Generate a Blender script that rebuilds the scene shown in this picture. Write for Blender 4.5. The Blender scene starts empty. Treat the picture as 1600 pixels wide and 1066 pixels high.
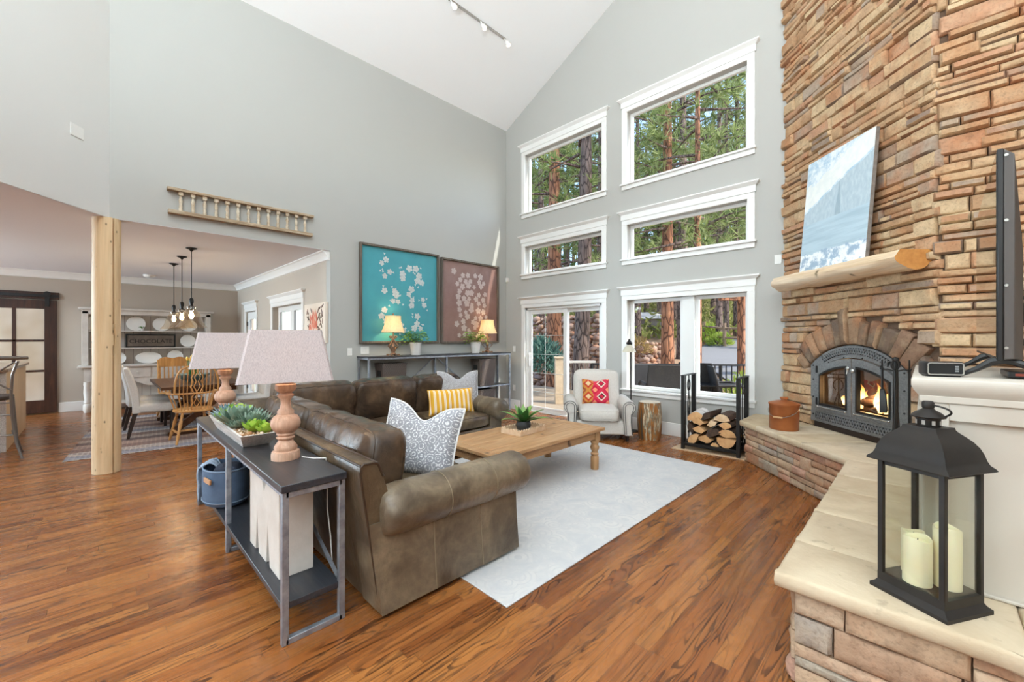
import bpy, bmesh, math, random
from mathutils import Matrix, Vector, noise
R = math.radians; PI = math.pi; S2 = math.sqrt(.5)
random.seed(11)
scene = bpy.context.scene
COL = scene.collection

# ------------------------------------------------------------------ camera
cam_data = bpy.data.cameras.new('camera')
cam = bpy.data.objects.new('camera', cam_data)
COL.objects.link(cam)
cam.location = (0, 0, 1.5)
cam.rotation_euler = (R(90), 0, R(45))
cam_data.sensor_width = 36
cam_data.lens = 645 / 1600 * 36
cam_data.shift_y = -4 / 1600
cam_data.clip_start = .02
cam_data.clip_end = 400
scene.camera = cam

# ------------------------------------------------------------------ sky, sun, added fill
world = bpy.data.worlds.new('sky')
scene.world = world
world.use_nodes = True
wn = world.node_tree
sky = wn.nodes.new('ShaderNodeTexSky')
sky.sky_type = 'NISHITA'
sky.sun_disc = False
sky.sun_elevation = R(50)
sky.sun_rotation = R(80)
bg = wn.nodes['Background']
bg.inputs['Strength'].default_value = .46
wn.links.new(sky.outputs['Color'], bg.inputs['Color'])

def lamp(name, kind, loc, energy, color=(1, 1, 1), size=.1, size_y=None, direction=None):
    d = bpy.data.lights.new(name, kind)
    d.energy = energy; d.color = color
    if kind == 'AREA':
        d.shape = 'RECTANGLE'; d.size = size; d.size_y = size_y or size
    elif kind == 'SUN':
        d.angle = size
    else:
        d.shadow_soft_size = size
    o = bpy.data.objects.new(name, d); COL.objects.link(o); o.location = loc
    if direction: o.rotation_euler = Vector(direction).to_track_quat('-Z', 'Y').to_euler()
    return o

DAY = (.88, .965, 1.0); FILL_TINT_K = (.68, .87, 1.0)
lamp('sun', 'SUN', (6, 8, 12), 3.8, (1, .95, .87), R(.6), direction=(-.635, -.19, -.75))
# added fill lamps, all out of view
lamp('fill_rear', 'AREA', (-3.0, -9.2, 2.8), 80, DAY, 6.4, 4.0, (0, 1, .06))
lamp('fill_gable', 'AREA', (0, -9.0, 6.2), 130, DAY, 6.4, 3.0, (0, .62, 1))
lamp('fill_side', 'AREA', (6.6, -3.0, 4.2), 60, DAY, 5.0, 3.4, (-.7, .1, 1))
lamp('fill_vault', 'AREA', (.7, -4.2, 3.1), 1480, (.82, .945, 1.0), 8.0, 6.0, (0, 0, 1))  # added upward fill to brighten the vault, not a loft fixture
lamp('fill_kitchen', 'AREA', (-12.3, -6.8, 1.7), 900, FILL_TINT_K, 2.6, 1.9, (.8, .85, .20))  # added fill for the dining room from the unseen kitchen side
lamp('fill_kitchen_top', 'AREA', (-9.6, -1.9, 2.82), 62, FILL_TINT_K, 2.2, .5, (0, .25, -1))  # added overhead fill pair for the dining room and kitchen, unseen
lamp('fill_kitchen_top', 'AREA', (-9.6, -3.9, 2.82), 110, FILL_TINT_K, 2.2, .5, (0, .2, -1))

vs = scene.view_settings
vs.view_transform = 'Standard'; vs.look = 'None'; vs.gamma = 1; vs.use_curve_mapping = False
vs.exposure = .49
cy = scene.cycles
cy.max_bounces = 10; cy.diffuse_bounces = 5; cy.glossy_bounces = 5; cy.transmission_bounces = 8
cy.transparent_max_bounces = 24; cy.caustics_reflective = False; cy.caustics_refractive = False
cy.sample_clamp_indirect = 6

# ------------------------------------------------------------------ mesh builder
def T(x=0, y=0, z=0): return Matrix.Translation((x, y, z))
def RX(a): return Matrix.Rotation(R(a), 4, 'X')
def RY(a): return Matrix.Rotation(R(a), 4, 'Y')
def RZ(a): return Matrix.Rotation(R(a), 4, 'Z')
def SC(x, y, z): return Matrix.Diagonal((x, y, z, 1))

class MB:
    def __init__(s): s.v = []; s.f = []; s.mi = []; s.cur = 0
    def mat(s, i): s.cur = i; return s
    def add(s, vs_, fs, M=None):
        n = len(s.v)
        if M is not None: vs_ = [M @ Vector(p) for p in vs_]
        s.v += [tuple(p) for p in vs_]
        flip = M is not None and M.to_3x3().determinant() < 0
        for f in fs:
            q = tuple(i + n for i in f)
            s.f.append(q[::-1] if flip else q); s.mi.append(s.cur)
        return s
    def box(s, x0, y0, z0, x1, y1, z1, M=None):
        if x0 > x1: x0, x1 = x1, x0
        if y0 > y1: y0, y1 = y1, y0
        if z0 > z1: z0, z1 = z1, z0
        v = [(x0, y0, z0), (x1, y0, z0), (x1, y1, z0), (x0, y1, z0), (x0, y0, z1), (x1, y0, z1), (x1, y1, z1), (x0, y1, z1)]
        return s.add(v, [(3, 2, 1, 0), (4, 5, 6, 7), (0, 1, 5, 4), (1, 2, 6, 5), (2, 3, 7, 6), (3, 0, 4, 7)], M)
    def cbox(s, c, d, M=None):
        return s.box(c[0]-d[0]/2, c[1]-d[1]/2, c[2]-d[2]/2, c[0]+d[0]/2, c[1]+d[1]/2, c[2]+d[2]/2, M)
    def prism(s, pts, z0, z1, M=None):
        a = sum(pts[i][0]*pts[(i+1) % len(pts)][1]-pts[(i+1) % len(pts)][0]*pts[i][1] for i in range(len(pts)))
        if a < 0: pts = pts[::-1]
        n = len(pts)
        v = [(p[0], p[1], z0) for p in pts] + [(p[0], p[1], z1) for p in pts]
        f = [tuple(range(n-1, -1, -1)), tuple(range(n, 2*n))] + [(i, (i+1) % n, n+(i+1) % n, n+i) for i in range(n)]
        return s.add(v, f, M)
    def loft(s, rings, caps=True, closed=False, M=None):
        n = len(rings[0]); v = [p for r_ in rings for p in r_]; f = []
        m = len(rings)
        for k in range(m if closed else m-1):
            a, b = k*n, ((k+1) % m)*n
            for i in range(n):
                j = (i+1) % n; f.append((a+i, a+j, b+j, b+i))
        if caps and not closed:
            f.append(tuple(range(n-1, -1, -1))); f.append(tuple(range((m-1)*n, m*n)))
        return s.add(v, f, M)
    def lathe(s, prof, n=24, M=None, sq=None):
        rings = []
        for r_, z in prof:
            r_ = max(r_, .0004)
            rings.append([(r_*math.cos(2*PI*i/n), r_*math.sin(2*PI*i/n), z) for i in range(n)])
        return s.loft(rings, True, False, M)
    def cyl(s, c, r_, z0, z1, n=16, M=None): return s.lathe([(r_, z0), (r_, z1)], n, (M or Matrix()) @ T(c[0], c[1], 0))
    def tube(s, pts, r_, n=8, M=None, closed=False, flat=1.0):
        pts = [Vector(p) for p in pts]; m = len(pts); rings = []
        rr = r_ if isinstance(r_, (list, tuple)) else [r_]*m
        up = None
        for k in range(m):
            if closed: d = pts[(k+1) % m]-pts[k-1]
            else: d = pts[min(k+1, m-1)]-pts[max(k-1, 0)]
            if d.length < 1e-9: d = Vector((0, 0, 1))
            d.normalize()
            if up is None:
                up = Vector((0, 0, 1)) if abs(d.z) < .9 else Vector((1, 0, 0))
            a = d.cross(up)
            if a.length < 1e-6: a = d.cross(Vector((1, 0, 0)))
            a.normalize(); b = a.cross(d).normalized(); up = b
            rings.append([pts[k]+(a*math.cos(2*PI*i/n)+b*math.sin(2*PI*i/n)*flat)*rr[k] for i in range(n)])
        # ring orientation so that normals point out
        rings = [r0[::-1] for r0 in rings]
        return s.loft(rings, True, closed, M)
    def bar(s, a, b, w, h=None, M=None):
        """square bar from a to b"""
        a = Vector(a); b = Vector(b); h = h or w; d = (b-a); L = d.length; d.normalize()
        up = Vector((0, 0, 1)) if abs(d.z) < .95 else Vector((0, 1, 0))
        x = d.cross(up).normalized(); z = x.cross(d).normalized()
        m = Matrix(((x.x, d.x, z.x, a.x), (x.y, d.y, z.y, a.y), (x.z, d.z, z.z, a.z), (0, 0, 0, 1)))
        return s.box(-w/2, 0, -h/2, w/2, L, h/2, (M or Matrix()) @ m)
    def sphere(s, c, r_, n=12, M=None, sc=(1, 1, 1)):
        k = max(4, n//2+1)
        return s.lathe([(r_*math.sin(PI*i/k), -r_*math.cos(PI*i/k)) for i in range(k+1)], n, (M or Matrix()) @ T(*c) @ SC(*sc))
    def grid(s, fn, nu, nv, M=None):
        v = [fn(i/nu, j/nv) for j in range(nv+1) for i in range(nu+1)]
        f = [(j*(nu+1)+i, j*(nu+1)+i+1, (j+1)*(nu+1)+i+1, (j+1)*(nu+1)+i) for j in range(nv) for i in range(nu)]
        return s.add(v, f, M)
    def mesh(s, name, mats, smooth=40):
        me = bpy.data.meshes.new(name)
        me.from_pydata(s.v, [], s.f)
        if not isinstance(mats, (list, tuple)): mats = [mats]
        for m in mats: me.materials.append(m)
        if len(mats) > 1: me.polygons.foreach_set('material_index', s.mi)
        if smooth:
            me.polygons.foreach_set('use_smooth', [True]*len(me.polygons))
            me.set_sharp_from_angle(angle=R(smooth))
        me.update()
        return me
    def build(s, name, mats, parent=None, smooth=40, bevel=0, seg=2, loc=None, rz=None, label=None):
        o = bpy.data.objects.new(name, s.mesh(name, mats, smooth)); COL.objects.link(o)
        if parent is not None: o.parent = parent
        if loc: o.location = loc
        if rz is not None: o.rotation_euler = (0, 0, R(rz))
        if bevel:
            b = o.modifiers.new('bevel', 'BEVEL'); b.width = bevel; b.segments = seg; b.limit_method = 'ANGLE'; b.angle_limit = R(40)
        if label: o['label'] = label
        return o

def tag(o, label, cat, group=None, kind=None):
    o['label'] = label; o['category'] = cat
    if group: o['group'] = group
    if kind: o['kind'] = kind
    return o
def thing(name, label, cat, loc=(0, 0, 0), rz=0, group=None):
    o = bpy.data.objects.new(name, None); COL.objects.link(o)
    o.empty_display_size = .1; o.location = loc; o.rotation_euler = (0, 0, R(rz))
    return tag(o, label, cat, group)
def struct(o, label=None):
    o['kind'] = 'structure'
    if label: o['label'] = label
    return o
def copy_tree(o, parent=None):
    c = o.copy(); COL.objects.link(c)
    if parent is not None: c.parent = parent
    for ch in list(o.children): copy_tree(ch, c)
    return c
def dup(o, loc, rz=0, label=None, group=None, sc=None):
    c = copy_tree(o); c.location = loc; c.rotation_euler = (0, 0, R(rz))
    if sc: c.scale = (sc, sc, sc) if not isinstance(sc, tuple) else sc
    if label: c['label'] = label
    if group: c['group'] = group
    return c
def nz(x, y=0, z=0): return noise.noise(Vector((x, y, z)))

# ------------------------------------------------------------------ materials
class NT:
    def __init__(s, name):
        s.m = bpy.data.materials.new(name); s.m.use_nodes = True
        s.t = s.m.node_tree; s.n = s.t.nodes; s.b = s.n['Principled BSDF']; s.out = s.n['Material Output']
    def new(s, typ, **kw):
        n = s.n.new('ShaderNode'+typ)
        for k, v in kw.items(): setattr(n, k, v)
        return n
    def link(s, a, b): s.t.links.new(a, b)
    def set(s, sock, v):
        if v is None: return
        if isinstance(v, bpy.types.NodeSocket): s.link(v, sock)
        else: sock.default_value = v
    def math(s, op, a, b=None, c=None, clamp=False):
        n = s.new('Math', operation=op); n.use_clamp = clamp
        s.set(n.inputs[0], a); s.set(n.inputs[1], b)
        if c is not None: s.set(n.inputs[2], c)
        return n.outputs[0]
    def coord(s, scale=(1, 1, 1), rot=(0, 0, 0), which='Object', loc=(0, 0, 0)):
        c = s.new('TexCoord'); mp = s.new('Mapping')
        mp.inputs['Scale'].default_value = scale; mp.inputs['Rotation'].default_value = rot; mp.inputs['Location'].default_value = loc
        s.link(c.outputs[which], mp.inputs['Vector']); return mp.outputs['Vector']
    def sep(s, v):
        n = s.new('SeparateXYZ'); s.link(v, n.inputs[0]); return n.outputs
    def comb(s, x=0, y=0, z=0):
        n = s.new('CombineXYZ'); s.set(n.inputs[0], x); s.set(n.inputs[1], y); s.set(n.inputs[2], z); return n.outputs[0]
    def noise(s, v=None, scale=5, detail=3, rough=.55, dist=0, out='Fac', w=None):
        n = s.new('TexNoise')
        if w is not None: n.noise_dimensions = '4D'; s.set(n.inputs['W'], w)
        if v is not None: s.link(v, n.inputs['Vector'])
        n.inputs['Scale'].default_value = scale; n.inputs['Detail'].default_value = detail
        n.inputs['Roughness'].default_value = rough; n.inputs['Distortion'].default_value = dist
        return n.outputs[out]
    def white(s, v, dim='3D'):
        n = s.new('TexWhiteNoise', noise_dimensions=dim)
        s.set(n.inputs['W' if dim == '1D' else 'Vector'], v)
        return n.outputs['Value']
    def vor(s, v=None, scale=5, feat='F1', out='Distance', rnd=1):
        n = s.new('TexVoronoi', feature=feat)
        if v is not None: s.link(v, n.inputs['Vector'])
        n.inputs['Scale'].default_value = scale; n.inputs['Randomness'].default_value = rnd
        return n.outputs[out]
    def ramp(s, fac, stops, interp='LINEAR'):
        n = s.new('ValToRGB'); cr = n.color_ramp; cr.interpolation = interp
        while len(cr.elements) < len(stops): cr.elements.new(.5)
        for e, (p, c) in zip(cr.elements, stops):
            e.position = p; e.color = (*c[:3], 1) if not isinstance(c, (int, float)) else (c, c, c, 1)
        s.set(n.inputs[0], fac); return n.outputs[0]
    def mix(s, fac, a, b, mode='MIX'):
        n = s.new('Mix', data_type='RGBA', blend_type=mode)
        s.set(n.inputs[0], fac)
        for sock, v in ((n.inputs[6], a), (n.inputs[7], b)):
            if isinstance(v, tuple): sock.default_value = (*v[:3], 1)
            else: s.set(sock, v)
        return n.outputs[2]
    def bump(s, h, strength=.3, dist=.01):
        n = s.new('Bump'); n.inputs['Strength'].default_value = strength; n.inputs['Distance'].default_value = dist
        s.link(h, n.inputs['Height']); s.link(n.outputs[0], s.b.inputs['Normal']); return n
    def base(s, c):
        if isinstance(c, tuple): s.b.inputs['Base Color'].default_value = (*c[:3], 1)
        else: s.link(c, s.b.inputs['Base Color'])
    def p(s, **kw):
        names = dict(rough='Roughness', metal='Metallic', spec='Specular IOR Level', trans='Transmission Weight', ior='IOR', coat='Coat Weight', sheen='Sheen Weight', alpha='Alpha', sss='Subsurface Weight')
        for k, v in kw.items(): s.set(s.b.inputs[names[k]], v)
        return s

def lin(r, g, b):
    """sRGB 0-255 to linear"""
    f = lambda c: (c/255/12.92) if c/255 <= .04045 else ((c/255+.055)/1.055)**2.4
    return (f(r), f(g), f(b))
MATS = {}
KN = (13, 13, 7)
def plain(name, c, rough=.5, metal=0, spec=.5, var=0, vscale=6, bump=0, bscale=60, stretch=(1, 1, 1), c2=None, coat=0, bdist=.01):
    if name in MATS: return MATS[name]
    n = NT(name); n.p(rough=rough, metal=metal, spec=spec)
    if coat: n.p(coat=coat)
    v = n.coord(stretch)
    if c2 is not None or var:
        c2 = c2 or tuple(x*(1-var) for x in c)
        n.base(n.ramp(n.noise(v, vscale, 4, .6), [(.3, c2), (.7, c)]))
    else: n.base(c)
    if bump: n.bump(n.noise(v, bscale, 3), bump, bdist)
    MATS[name] = n.m; return n.m
def wood(name, cols, axis=0, scale=1.0, rough=.5, grain=.25, bump=.15, knots=False, spec=.4):
    n = NT(name); n.p(rough=rough, spec=spec)
    st = [9*scale]*3; st[axis] = .9*scale
    v = n.coord(tuple(st))
    a = n.noise(v, 1.6, 4, .6, 1.2)
    st2 = [60*scale]*3; st2[axis] = 2.2*scale
    g = n.noise(n.coord(tuple(st2)), 1.5, 3, .6, .4)
    k = len(cols); base = n.ramp(a, [(.25+.5*i/(k-1), c) for i, c in enumerate(cols)])
    dark = tuple(x*.45 for x in cols[0])
    fac = n.math('MULTIPLY', n.ramp(g, [(.42, 1.0), (.6, 0.0)]), grain)
    col = n.mix(fac, base, dark)
    if knots:
        kv = n.vor(n.coord(KN if axis == 2 else (4.2, 4.2, 2.4)), 1.0)
        col = n.mix(n.ramp(kv, [(.06, 1.0), (.10, .25), (.16, 0.0)]), col, tuple(x*.32 for x in cols[0]))
    n.base(col); n.bump(g, bump, .004)
    return n.m
def glassmat(name, tint=(1, 1, 1), f0=.06, rough=0.0, maxr=.6):
    n = NT(name); n.n.remove(n.b)
    tr = n.new('BsdfTransparent'); tr.inputs[0].default_value = (*tint, 1)
    gl = n.new('BsdfGlossy'); gl.inputs['Roughness'].default_value = rough; gl.inputs[0].default_value = (1, 1, 1, 1)
    lw = n.new('LayerWeight'); lw.inputs['Blend'].default_value = .35
    fac = n.math('MULTIPLY_ADD', n.math('POWER', lw.outputs['Facing'], 3.0), maxr, f0, True)
    mx = n.new('MixShader'); n.link(fac, mx.inputs[0]); n.link(tr.outputs[0], mx.inputs[1]); n.link(gl.outputs[0], mx.inputs[2])
    n.link(mx.outputs[0], n.out.inputs[0]); return n.m
def emit(name, c, strength):
    n = NT(name); n.base((0, 0, 0)); n.b.inputs['Emission Color'].default_value = (*c, 1); n.b.inputs['Emission Strength'].default_value = strength
    return n.m
def translucent(name, c, c2, fac=.5, wscale=160):
    n = NT(name); n.n.remove(n.b)
    v = n.noise(n.coord((wscale, wscale, wscale*.35)), 1, 2)
    col = n.ramp(v, [(.35, c2), (.6, c)])
    d = n.new('BsdfDiffuse'); t = n.new('BsdfTranslucent'); n.link(col, d.inputs[0]); n.link(col, t.inputs[0])
    mx = n.new('MixShader'); mx.inputs[0].default_value = fac
    n.link(d.outputs[0], mx.inputs[1]); n.link(t.outputs[0], mx.inputs[2]); n.link(mx.outputs[0], n.out.inputs[0]); return n.m

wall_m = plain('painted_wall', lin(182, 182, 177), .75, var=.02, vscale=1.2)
wallB_m = plain('painted_wall_window', lin(186, 185, 180), .75, var=.02, vscale=1.2)
taupe_m = plain('taupe_wall', lin(192, 181, 168), .75, var=.03, vscale=1.2)
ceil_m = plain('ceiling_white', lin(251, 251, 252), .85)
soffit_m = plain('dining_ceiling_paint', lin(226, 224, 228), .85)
trim_m = plain('white_trim', lin(240, 239, 236), .4)
vinyl_m = plain('white_vinyl', lin(238, 238, 236), .35)
glass_m = glassmat('window_glass', (.97, .985, .98), .006, 0, .05)
clear_m = glassmat('clear_glass', (.96, .97, .95), .04, 0, .6)
black_m = plain('black_iron', lin(34, 32, 31), .42, .3, var=.2, vscale=30)
steel_m = plain('raw_steel', lin(176, 180, 188), .42, .6, c2=lin(124, 128, 138), vscale=14)
chrome_m = plain('brushed_nickel', lin(190, 188, 182), .25, .9)
white_m = plain('matte_white', lin(236, 234, 230), .5)
plate_m = plain('white_plastic', lin(235, 234, 230), .4)

def floor_mat():
    n = NT('oak_floorboards'); n.p(spec=.5)
    x, y, z = n.sep(n.coord())
    w = .078
    row = n.math('FLOOR', n.math('DIVIDE', x, w))
    rr = n.white(row, '1D')
    yo = n.math('ADD', y, n.math('MULTIPLY', rr, 3.1))
    L = 1.15
    k = n.math('FLOOR', n.math('DIVIDE', yo, L))
    pid = n.white(n.comb(row, k, 0))
    pid2 = n.white(n.comb(row, k, 7.3))
    tone = n.ramp(pid, [(0, lin(124, 70, 34)), (.25, lin(148, 87, 42)), (.5, lin(158, 95, 47)), (.75, lin(172, 110, 57)), (1, lin(132, 77, 38))])
    off = n.math('MULTIPLY', pid2, 40)
    gx = n.math('ADD', n.math('MULTIPLY', x, 21), off)
    gy = n.math('ADD', n.math('MULTIPLY', y, 2.6), off)
    gv = n.comb(gx, gy, pid)
    # cathedral grain: contour lines of a stretched noise field
    fld = n.noise(gv, .62, 2, .42, .5)
    ring = n.math('FRACT', n.math('MULTIPLY', fld, 11))
    line = n.ramp(ring, [(0, .1), (.15, 0), (.60, .06), (.80, 1), (.95, 1), (1, .1)])
    strong = n.ramp(n.noise(n.comb(n.math('MULTIPLY', x, 9), n.math('MULTIPLY', y, .7), pid), 1.0, 2), [(.40, .10), (.56, 1)])
    pores = n.ramp(n.noise(n.comb(n.math('MULTIPLY', x, 300), n.math('MULTIPLY', y, 9), 0), 1, 2), [(.5, 0), (.68, 1)])
    lf = n.math('MULTIPLY', n.math('MULTIPLY', line, strong), .85)
    col = n.mix(lf, tone, lin(52, 25, 10))
    col = n.mix(n.math('MULTIPLY', pores, .2), col, lin(72, 40, 18))
    blot = n.noise(n.comb(n.math('MULTIPLY', x, 6), n.math('MULTIPLY', y, .9), off), 1, 3)
    col = n.mix(n.math('MULTIPLY', n.ramp(blot, [(.45, 0), (.75, 1)]), .35), col, lin(186, 128, 74))
    stk = n.ramp(n.noise(n.comb(n.math('ADD', n.math('MULTIPLY', x, 70), off), n.math('MULTIPLY', y, 1.1), pid), 1, 3, .6), [(.52, 0.0), (.66, 1.0)])
    col = n.mix(n.math('MULTIPLY', stk, .65), col, lin(62, 32, 14))
    fx = n.math('FRACT', n.math('DIVIDE', x, w)); fy = n.math('FRACT', n.math('DIVIDE', yo, L))
    ex = n.math('MINIMUM', fx, n.math('SUBTRACT', 1, fx)); ey = n.math('MINIMUM', fy, n.math('SUBTRACT', 1, fy))
    gap = n.math('MAXIMUM', n.math('LESS_THAN', ex, .012), n.math('LESS_THAN', ey, .0011))
    col = n.mix(n.math('MULTIPLY', gap, .65), col, lin(48, 26, 13))
    n.base(col)
    n.p(rough=n.math('MULTIPLY_ADD', line, .12, .24))
    n.bump(n.math('SUBTRACT', n.math('MULTIPLY', line, -.35), gap), .12, .002)
    return n.m
floor_m = floor_mat()

def stone_mat(name, stops, bumps=.5):
    n = NT(name); n.p(rough=.85, spec=.25)
    g = n.new('NewGeometry')
    rnd = g.outputs['Random Per Island']
    base = n.ramp(rnd, stops, 'CONSTANT')
    v = n.coord()
    hue = n.noise(n.coord((1, 1, 1), loc=(9, 2, 4)), 3.4, 3, .6)
    base = n.mix(n.math('MULTIPLY', n.ramp(hue, [(.48, 0.0), (.66, 1.0)]), .45), base, lin(196, 124, 76))
    a = n.noise(v, 9, 5, .65)
    b = n.noise(v, 55, 3, .6)
    w2 = n.noise(n.coord((1, 1, 1), loc=(5, 3, 1)), 5.5, 4, .6)
    col = n.mix(n.ramp(a, [(.35, .36), (.66, 0.0)]), base, lin(122, 92, 68))
    col = n.mix(n.math('MULTIPLY', n.ramp(w2, [(.5, 0.0), (.75, 1.0)]), .45), col, lin(204, 180, 148))
    col = n.mix(n.math('MULTIPLY', n.ramp(b, [(.3, 1.0), (.5, 0.0)]), .3), col, lin(70, 56, 46))
    n.base(col)
    n.bump(n.math('ADD', n.math('MULTIPLY', a, .7), n.math('MULTIPLY', b, .5)), bumps, .012)
    return n.m
stone_m = stone_mat('ledge_stone', [(0, lin(200, 164, 126)), (.16, lin(212, 182, 144)), (.30, lin(188, 150, 114)), (.42, lin(206, 172, 136)), (.54, lin(180, 158, 138)), (.62, lin(216, 188, 150)), (.75, lin(192, 146, 110)), (.84, lin(182, 164, 146)), (.90, lin(200, 154, 122)), (.97, lin(150, 132, 118))])
hearth_stone_m = stone_mat('hearth_ledge_stone', [(0, lin(196, 168, 140)), (.16, lin(208, 184, 158)), (.3, lin(182, 150, 124)), (.45, lin(170, 158, 146)), (.58, lin(206, 176, 150)), (.7, lin(188, 152, 132)), (.82, lin(176, 166, 150)), (.92, lin(200, 160, 140))], .6)
arch_stone_m = stone_mat('arch_stone', [(0, lin(128, 106, 88)), (.2, lin(160, 130, 104)), (.4, lin(112, 96, 84)), (.6, lin(180, 146, 116)), (.8, lin(142, 112, 92))])
mortar_m = plain('mortar', lin(116, 92, 74), .95, var=.3, vscale=20)
def slab_mat():
    n = NT('hearth_slab_stone'); n.p(rough=.8, spec=.3)
    g = n.new('NewGeometry')
    base = n.ramp(g.outputs['Random Per Island'], [(0, lin(206, 188, 160)), (.35, lin(216, 200, 176)), (.7, lin(198, 178, 146)), (1, lin(212, 194, 166))])
    v = n.coord()
    a = n.noise(v, 4, 6, .65, .4); b = n.noise(v, 38, 4, .6)
    col = n.mix(n.ramp(a, [(.32, .5), (.62, 0.0)]), base, lin(172, 148, 118))
    col = n.mix(n.math('MULTIPLY', n.ramp(n.noise(v, 14, 3), [(.28, 1.0), (.36, 0.0)]), .35), col, lin(120, 104, 88))
    n.base(col); n.bump(n.math('ADD', a, n.math('MULTIPLY', b, .35)), .45, .012)
    return n.m
slab_m = slab_mat()
# ================================================================== THE ROOM
XA, YB, ZE, SL, ZD = -6.43, 6.25, 6.0, .491, 2.845     # left wall, window wall, eave, roof slope, dining ceiling
XE = 7.0; XR = (XA+XE)/2                                   # ridge, right wall
def zroof(x): return ZE + SL*(x-XA) if x < XR else ZE + SL*(XE-x)
def holes_wall(mb, x0, x1, z0, z1, y0, y1, holes, M=None):
    xs = sorted({x0, x1, *[h[0] for h in holes], *[h[1] for h in holes]})
    zs = sorted({z0, z1, *[h[2] for h in holes], *[h[3] for h in holes]})
    for i in range(len(xs)-1):
        j = 0
        while j < len(zs)-1:
            cx = (xs[i]+xs[i+1])/2
            inh = lambda q: any(h[0] < cx < h[1] and h[2] < (zs[q]+zs[q+1])/2 < h[3] for h in holes)
            if inh(j): j += 1; continue
            k = j
            while k+1 < len(zs)-1 and not inh(k+1): k += 1
            mb.box(xs[i], y0, zs[j], xs[i+1], y1, zs[k+1], M); j = k+1

floor = MB().box(-12.6, -9.5, -.12, 7.2, YB+.16, 0).build('floor', floor_m, smooth=0); struct(floor, 'glossy mid-brown oak strip floor with dark cathedral grain')

# window wall
OL, OR_ = (-5.86, -4.01), (-3.52, -1.71)
WIN = [(*OL, 4.09, 5.29), (*OL, 2.83, 3.40), (*OR_, 4.09, 5.29), (*OR_, 2.83, 3.40), (*OR_, .66, 2.14)]
DOOR = (*OL, 0.0, 2.13)
m = MB(); holes_wall(m, XA-.16, XE+.16, 0, ZE, YB, YB+.16, WIN+[DOOR])
m.add([(x, y, z) for y in (YB, YB+.16) for x, z in ((XA-.16, ZE), (XE+.16, ZE), (XR, zroof(XR)))], [(0, 1, 2), (5, 4, 3), (0, 3, 4, 1), (1, 4, 5, 2), (2, 5, 3, 0)])
struct(m.build('wall_window', wallB_m, smooth=0), 'pale grey gable wall holding the white-trimmed windows')
# left upper wall and its return beside the console
m = MB(); m.box(XA-.16, 2.50, 0, XA, YB, ZE); m.box(XA-.16, .08, ZD+.002, XA, 2.50, ZE)
struct(m.build('wall_left', wall_m, smooth=0), 'tall pale grey wall above the dining opening')
# angled wall over the kitchen opening
d = Vector((.77, -.64, 0)).normalized(); n2 = Vector((-d.y, d.x, 0))*-1
a = Vector((XA, .08, 0)); e = a+d*5.2; q = -n2 if n2.x > 0 else n2
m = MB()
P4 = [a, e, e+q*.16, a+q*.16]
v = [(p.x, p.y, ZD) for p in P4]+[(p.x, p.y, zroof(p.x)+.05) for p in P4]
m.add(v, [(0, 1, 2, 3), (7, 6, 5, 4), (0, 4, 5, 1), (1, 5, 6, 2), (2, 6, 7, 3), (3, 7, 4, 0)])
struct(m.build('wall_angled', plain('angled_wall_lit_paint', lin(222, 222, 219), .75), smooth=0), 'pale angled wall over the kitchen opening')  # paint tone lightened to stand in for window light on this face
# vaulted ceiling
def slope(x0, x1, name, lab):
    z0, z1 = zroof(x0), zroof(x1); y0, y1 = -9.6, YB+.16
    m = MB(); m.add([(x0, y0, z0), (x1, y0, z1), (x1, y1, z1), (x0, y1, z0), (x0, y0, z0+.15), (x1, y0, z1+.15), (x1, y1, z1+.15), (x0, y1, z0+.15)],
                    [(0, 1, 2, 3), (7, 6, 5, 4), (0, 4, 5, 1), (1, 5, 6, 2), (2, 6, 7, 3), (3, 7, 4, 0)])
    struct(m.build(name, ceil_m, smooth=0), lab)
slope(XA-.16, XR, 'ceiling', 'white vaulted ceiling rising from the left wall')
slope(XR, XE+.16, 'ceiling_right', 'white vaulted ceiling falling to the right wall')
# rear and right walls (behind and beside the camera), solid, without openings
m = MB(); holes_wall(m, -12.6, XE+.16, 0, ZE, -9.6, -9.44, [])
m.add([(x, y, z) for y in (-9.6, -9.44) for x, z in ((XA-.16, ZE), (XE+.16, ZE), (XR, zroof(XR)))], [(0, 1, 2), (5, 4, 3), (0, 3, 4, 1), (1, 4, 5, 2), (2, 5, 3, 0)])
struct(m.build('wall_rear', wall_m, smooth=0))
m = MB(); holes_wall(m, -9.6, YB, 0, ZE, -.16, 0, [], T(XE, 0, 0) @ RZ(90))
struct(m.build('wall_right', wall_m, smooth=0))
# dining room and kitchen shell
XD, YS = -12.4, 2.5
m = MB(); m.box(XD-.16, -9.6, 0, XD, YS+.16, ZD+.1); struct(m.build('wall_dining_back', taupe_m, smooth=0), 'taupe back wall of the dining room')
DD, DW = (-11.52, -10.62, 0, 2.13), (-9.38, -7.66, .95, 2.13)
m = MB(); holes_wall(m, XD, XA-.165, 0, ZD, YS, YS+.16, [DD, DW]); struct(m.build('wall_dining_side', taupe_m, smooth=0), 'taupe side wall of the dining room')
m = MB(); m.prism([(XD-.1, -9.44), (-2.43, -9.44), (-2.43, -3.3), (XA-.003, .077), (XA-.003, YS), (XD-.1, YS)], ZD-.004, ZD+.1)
struct(m.build('ceiling_dining', soffit_m, smooth=0), 'flat white ceiling over the dining room')
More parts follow.
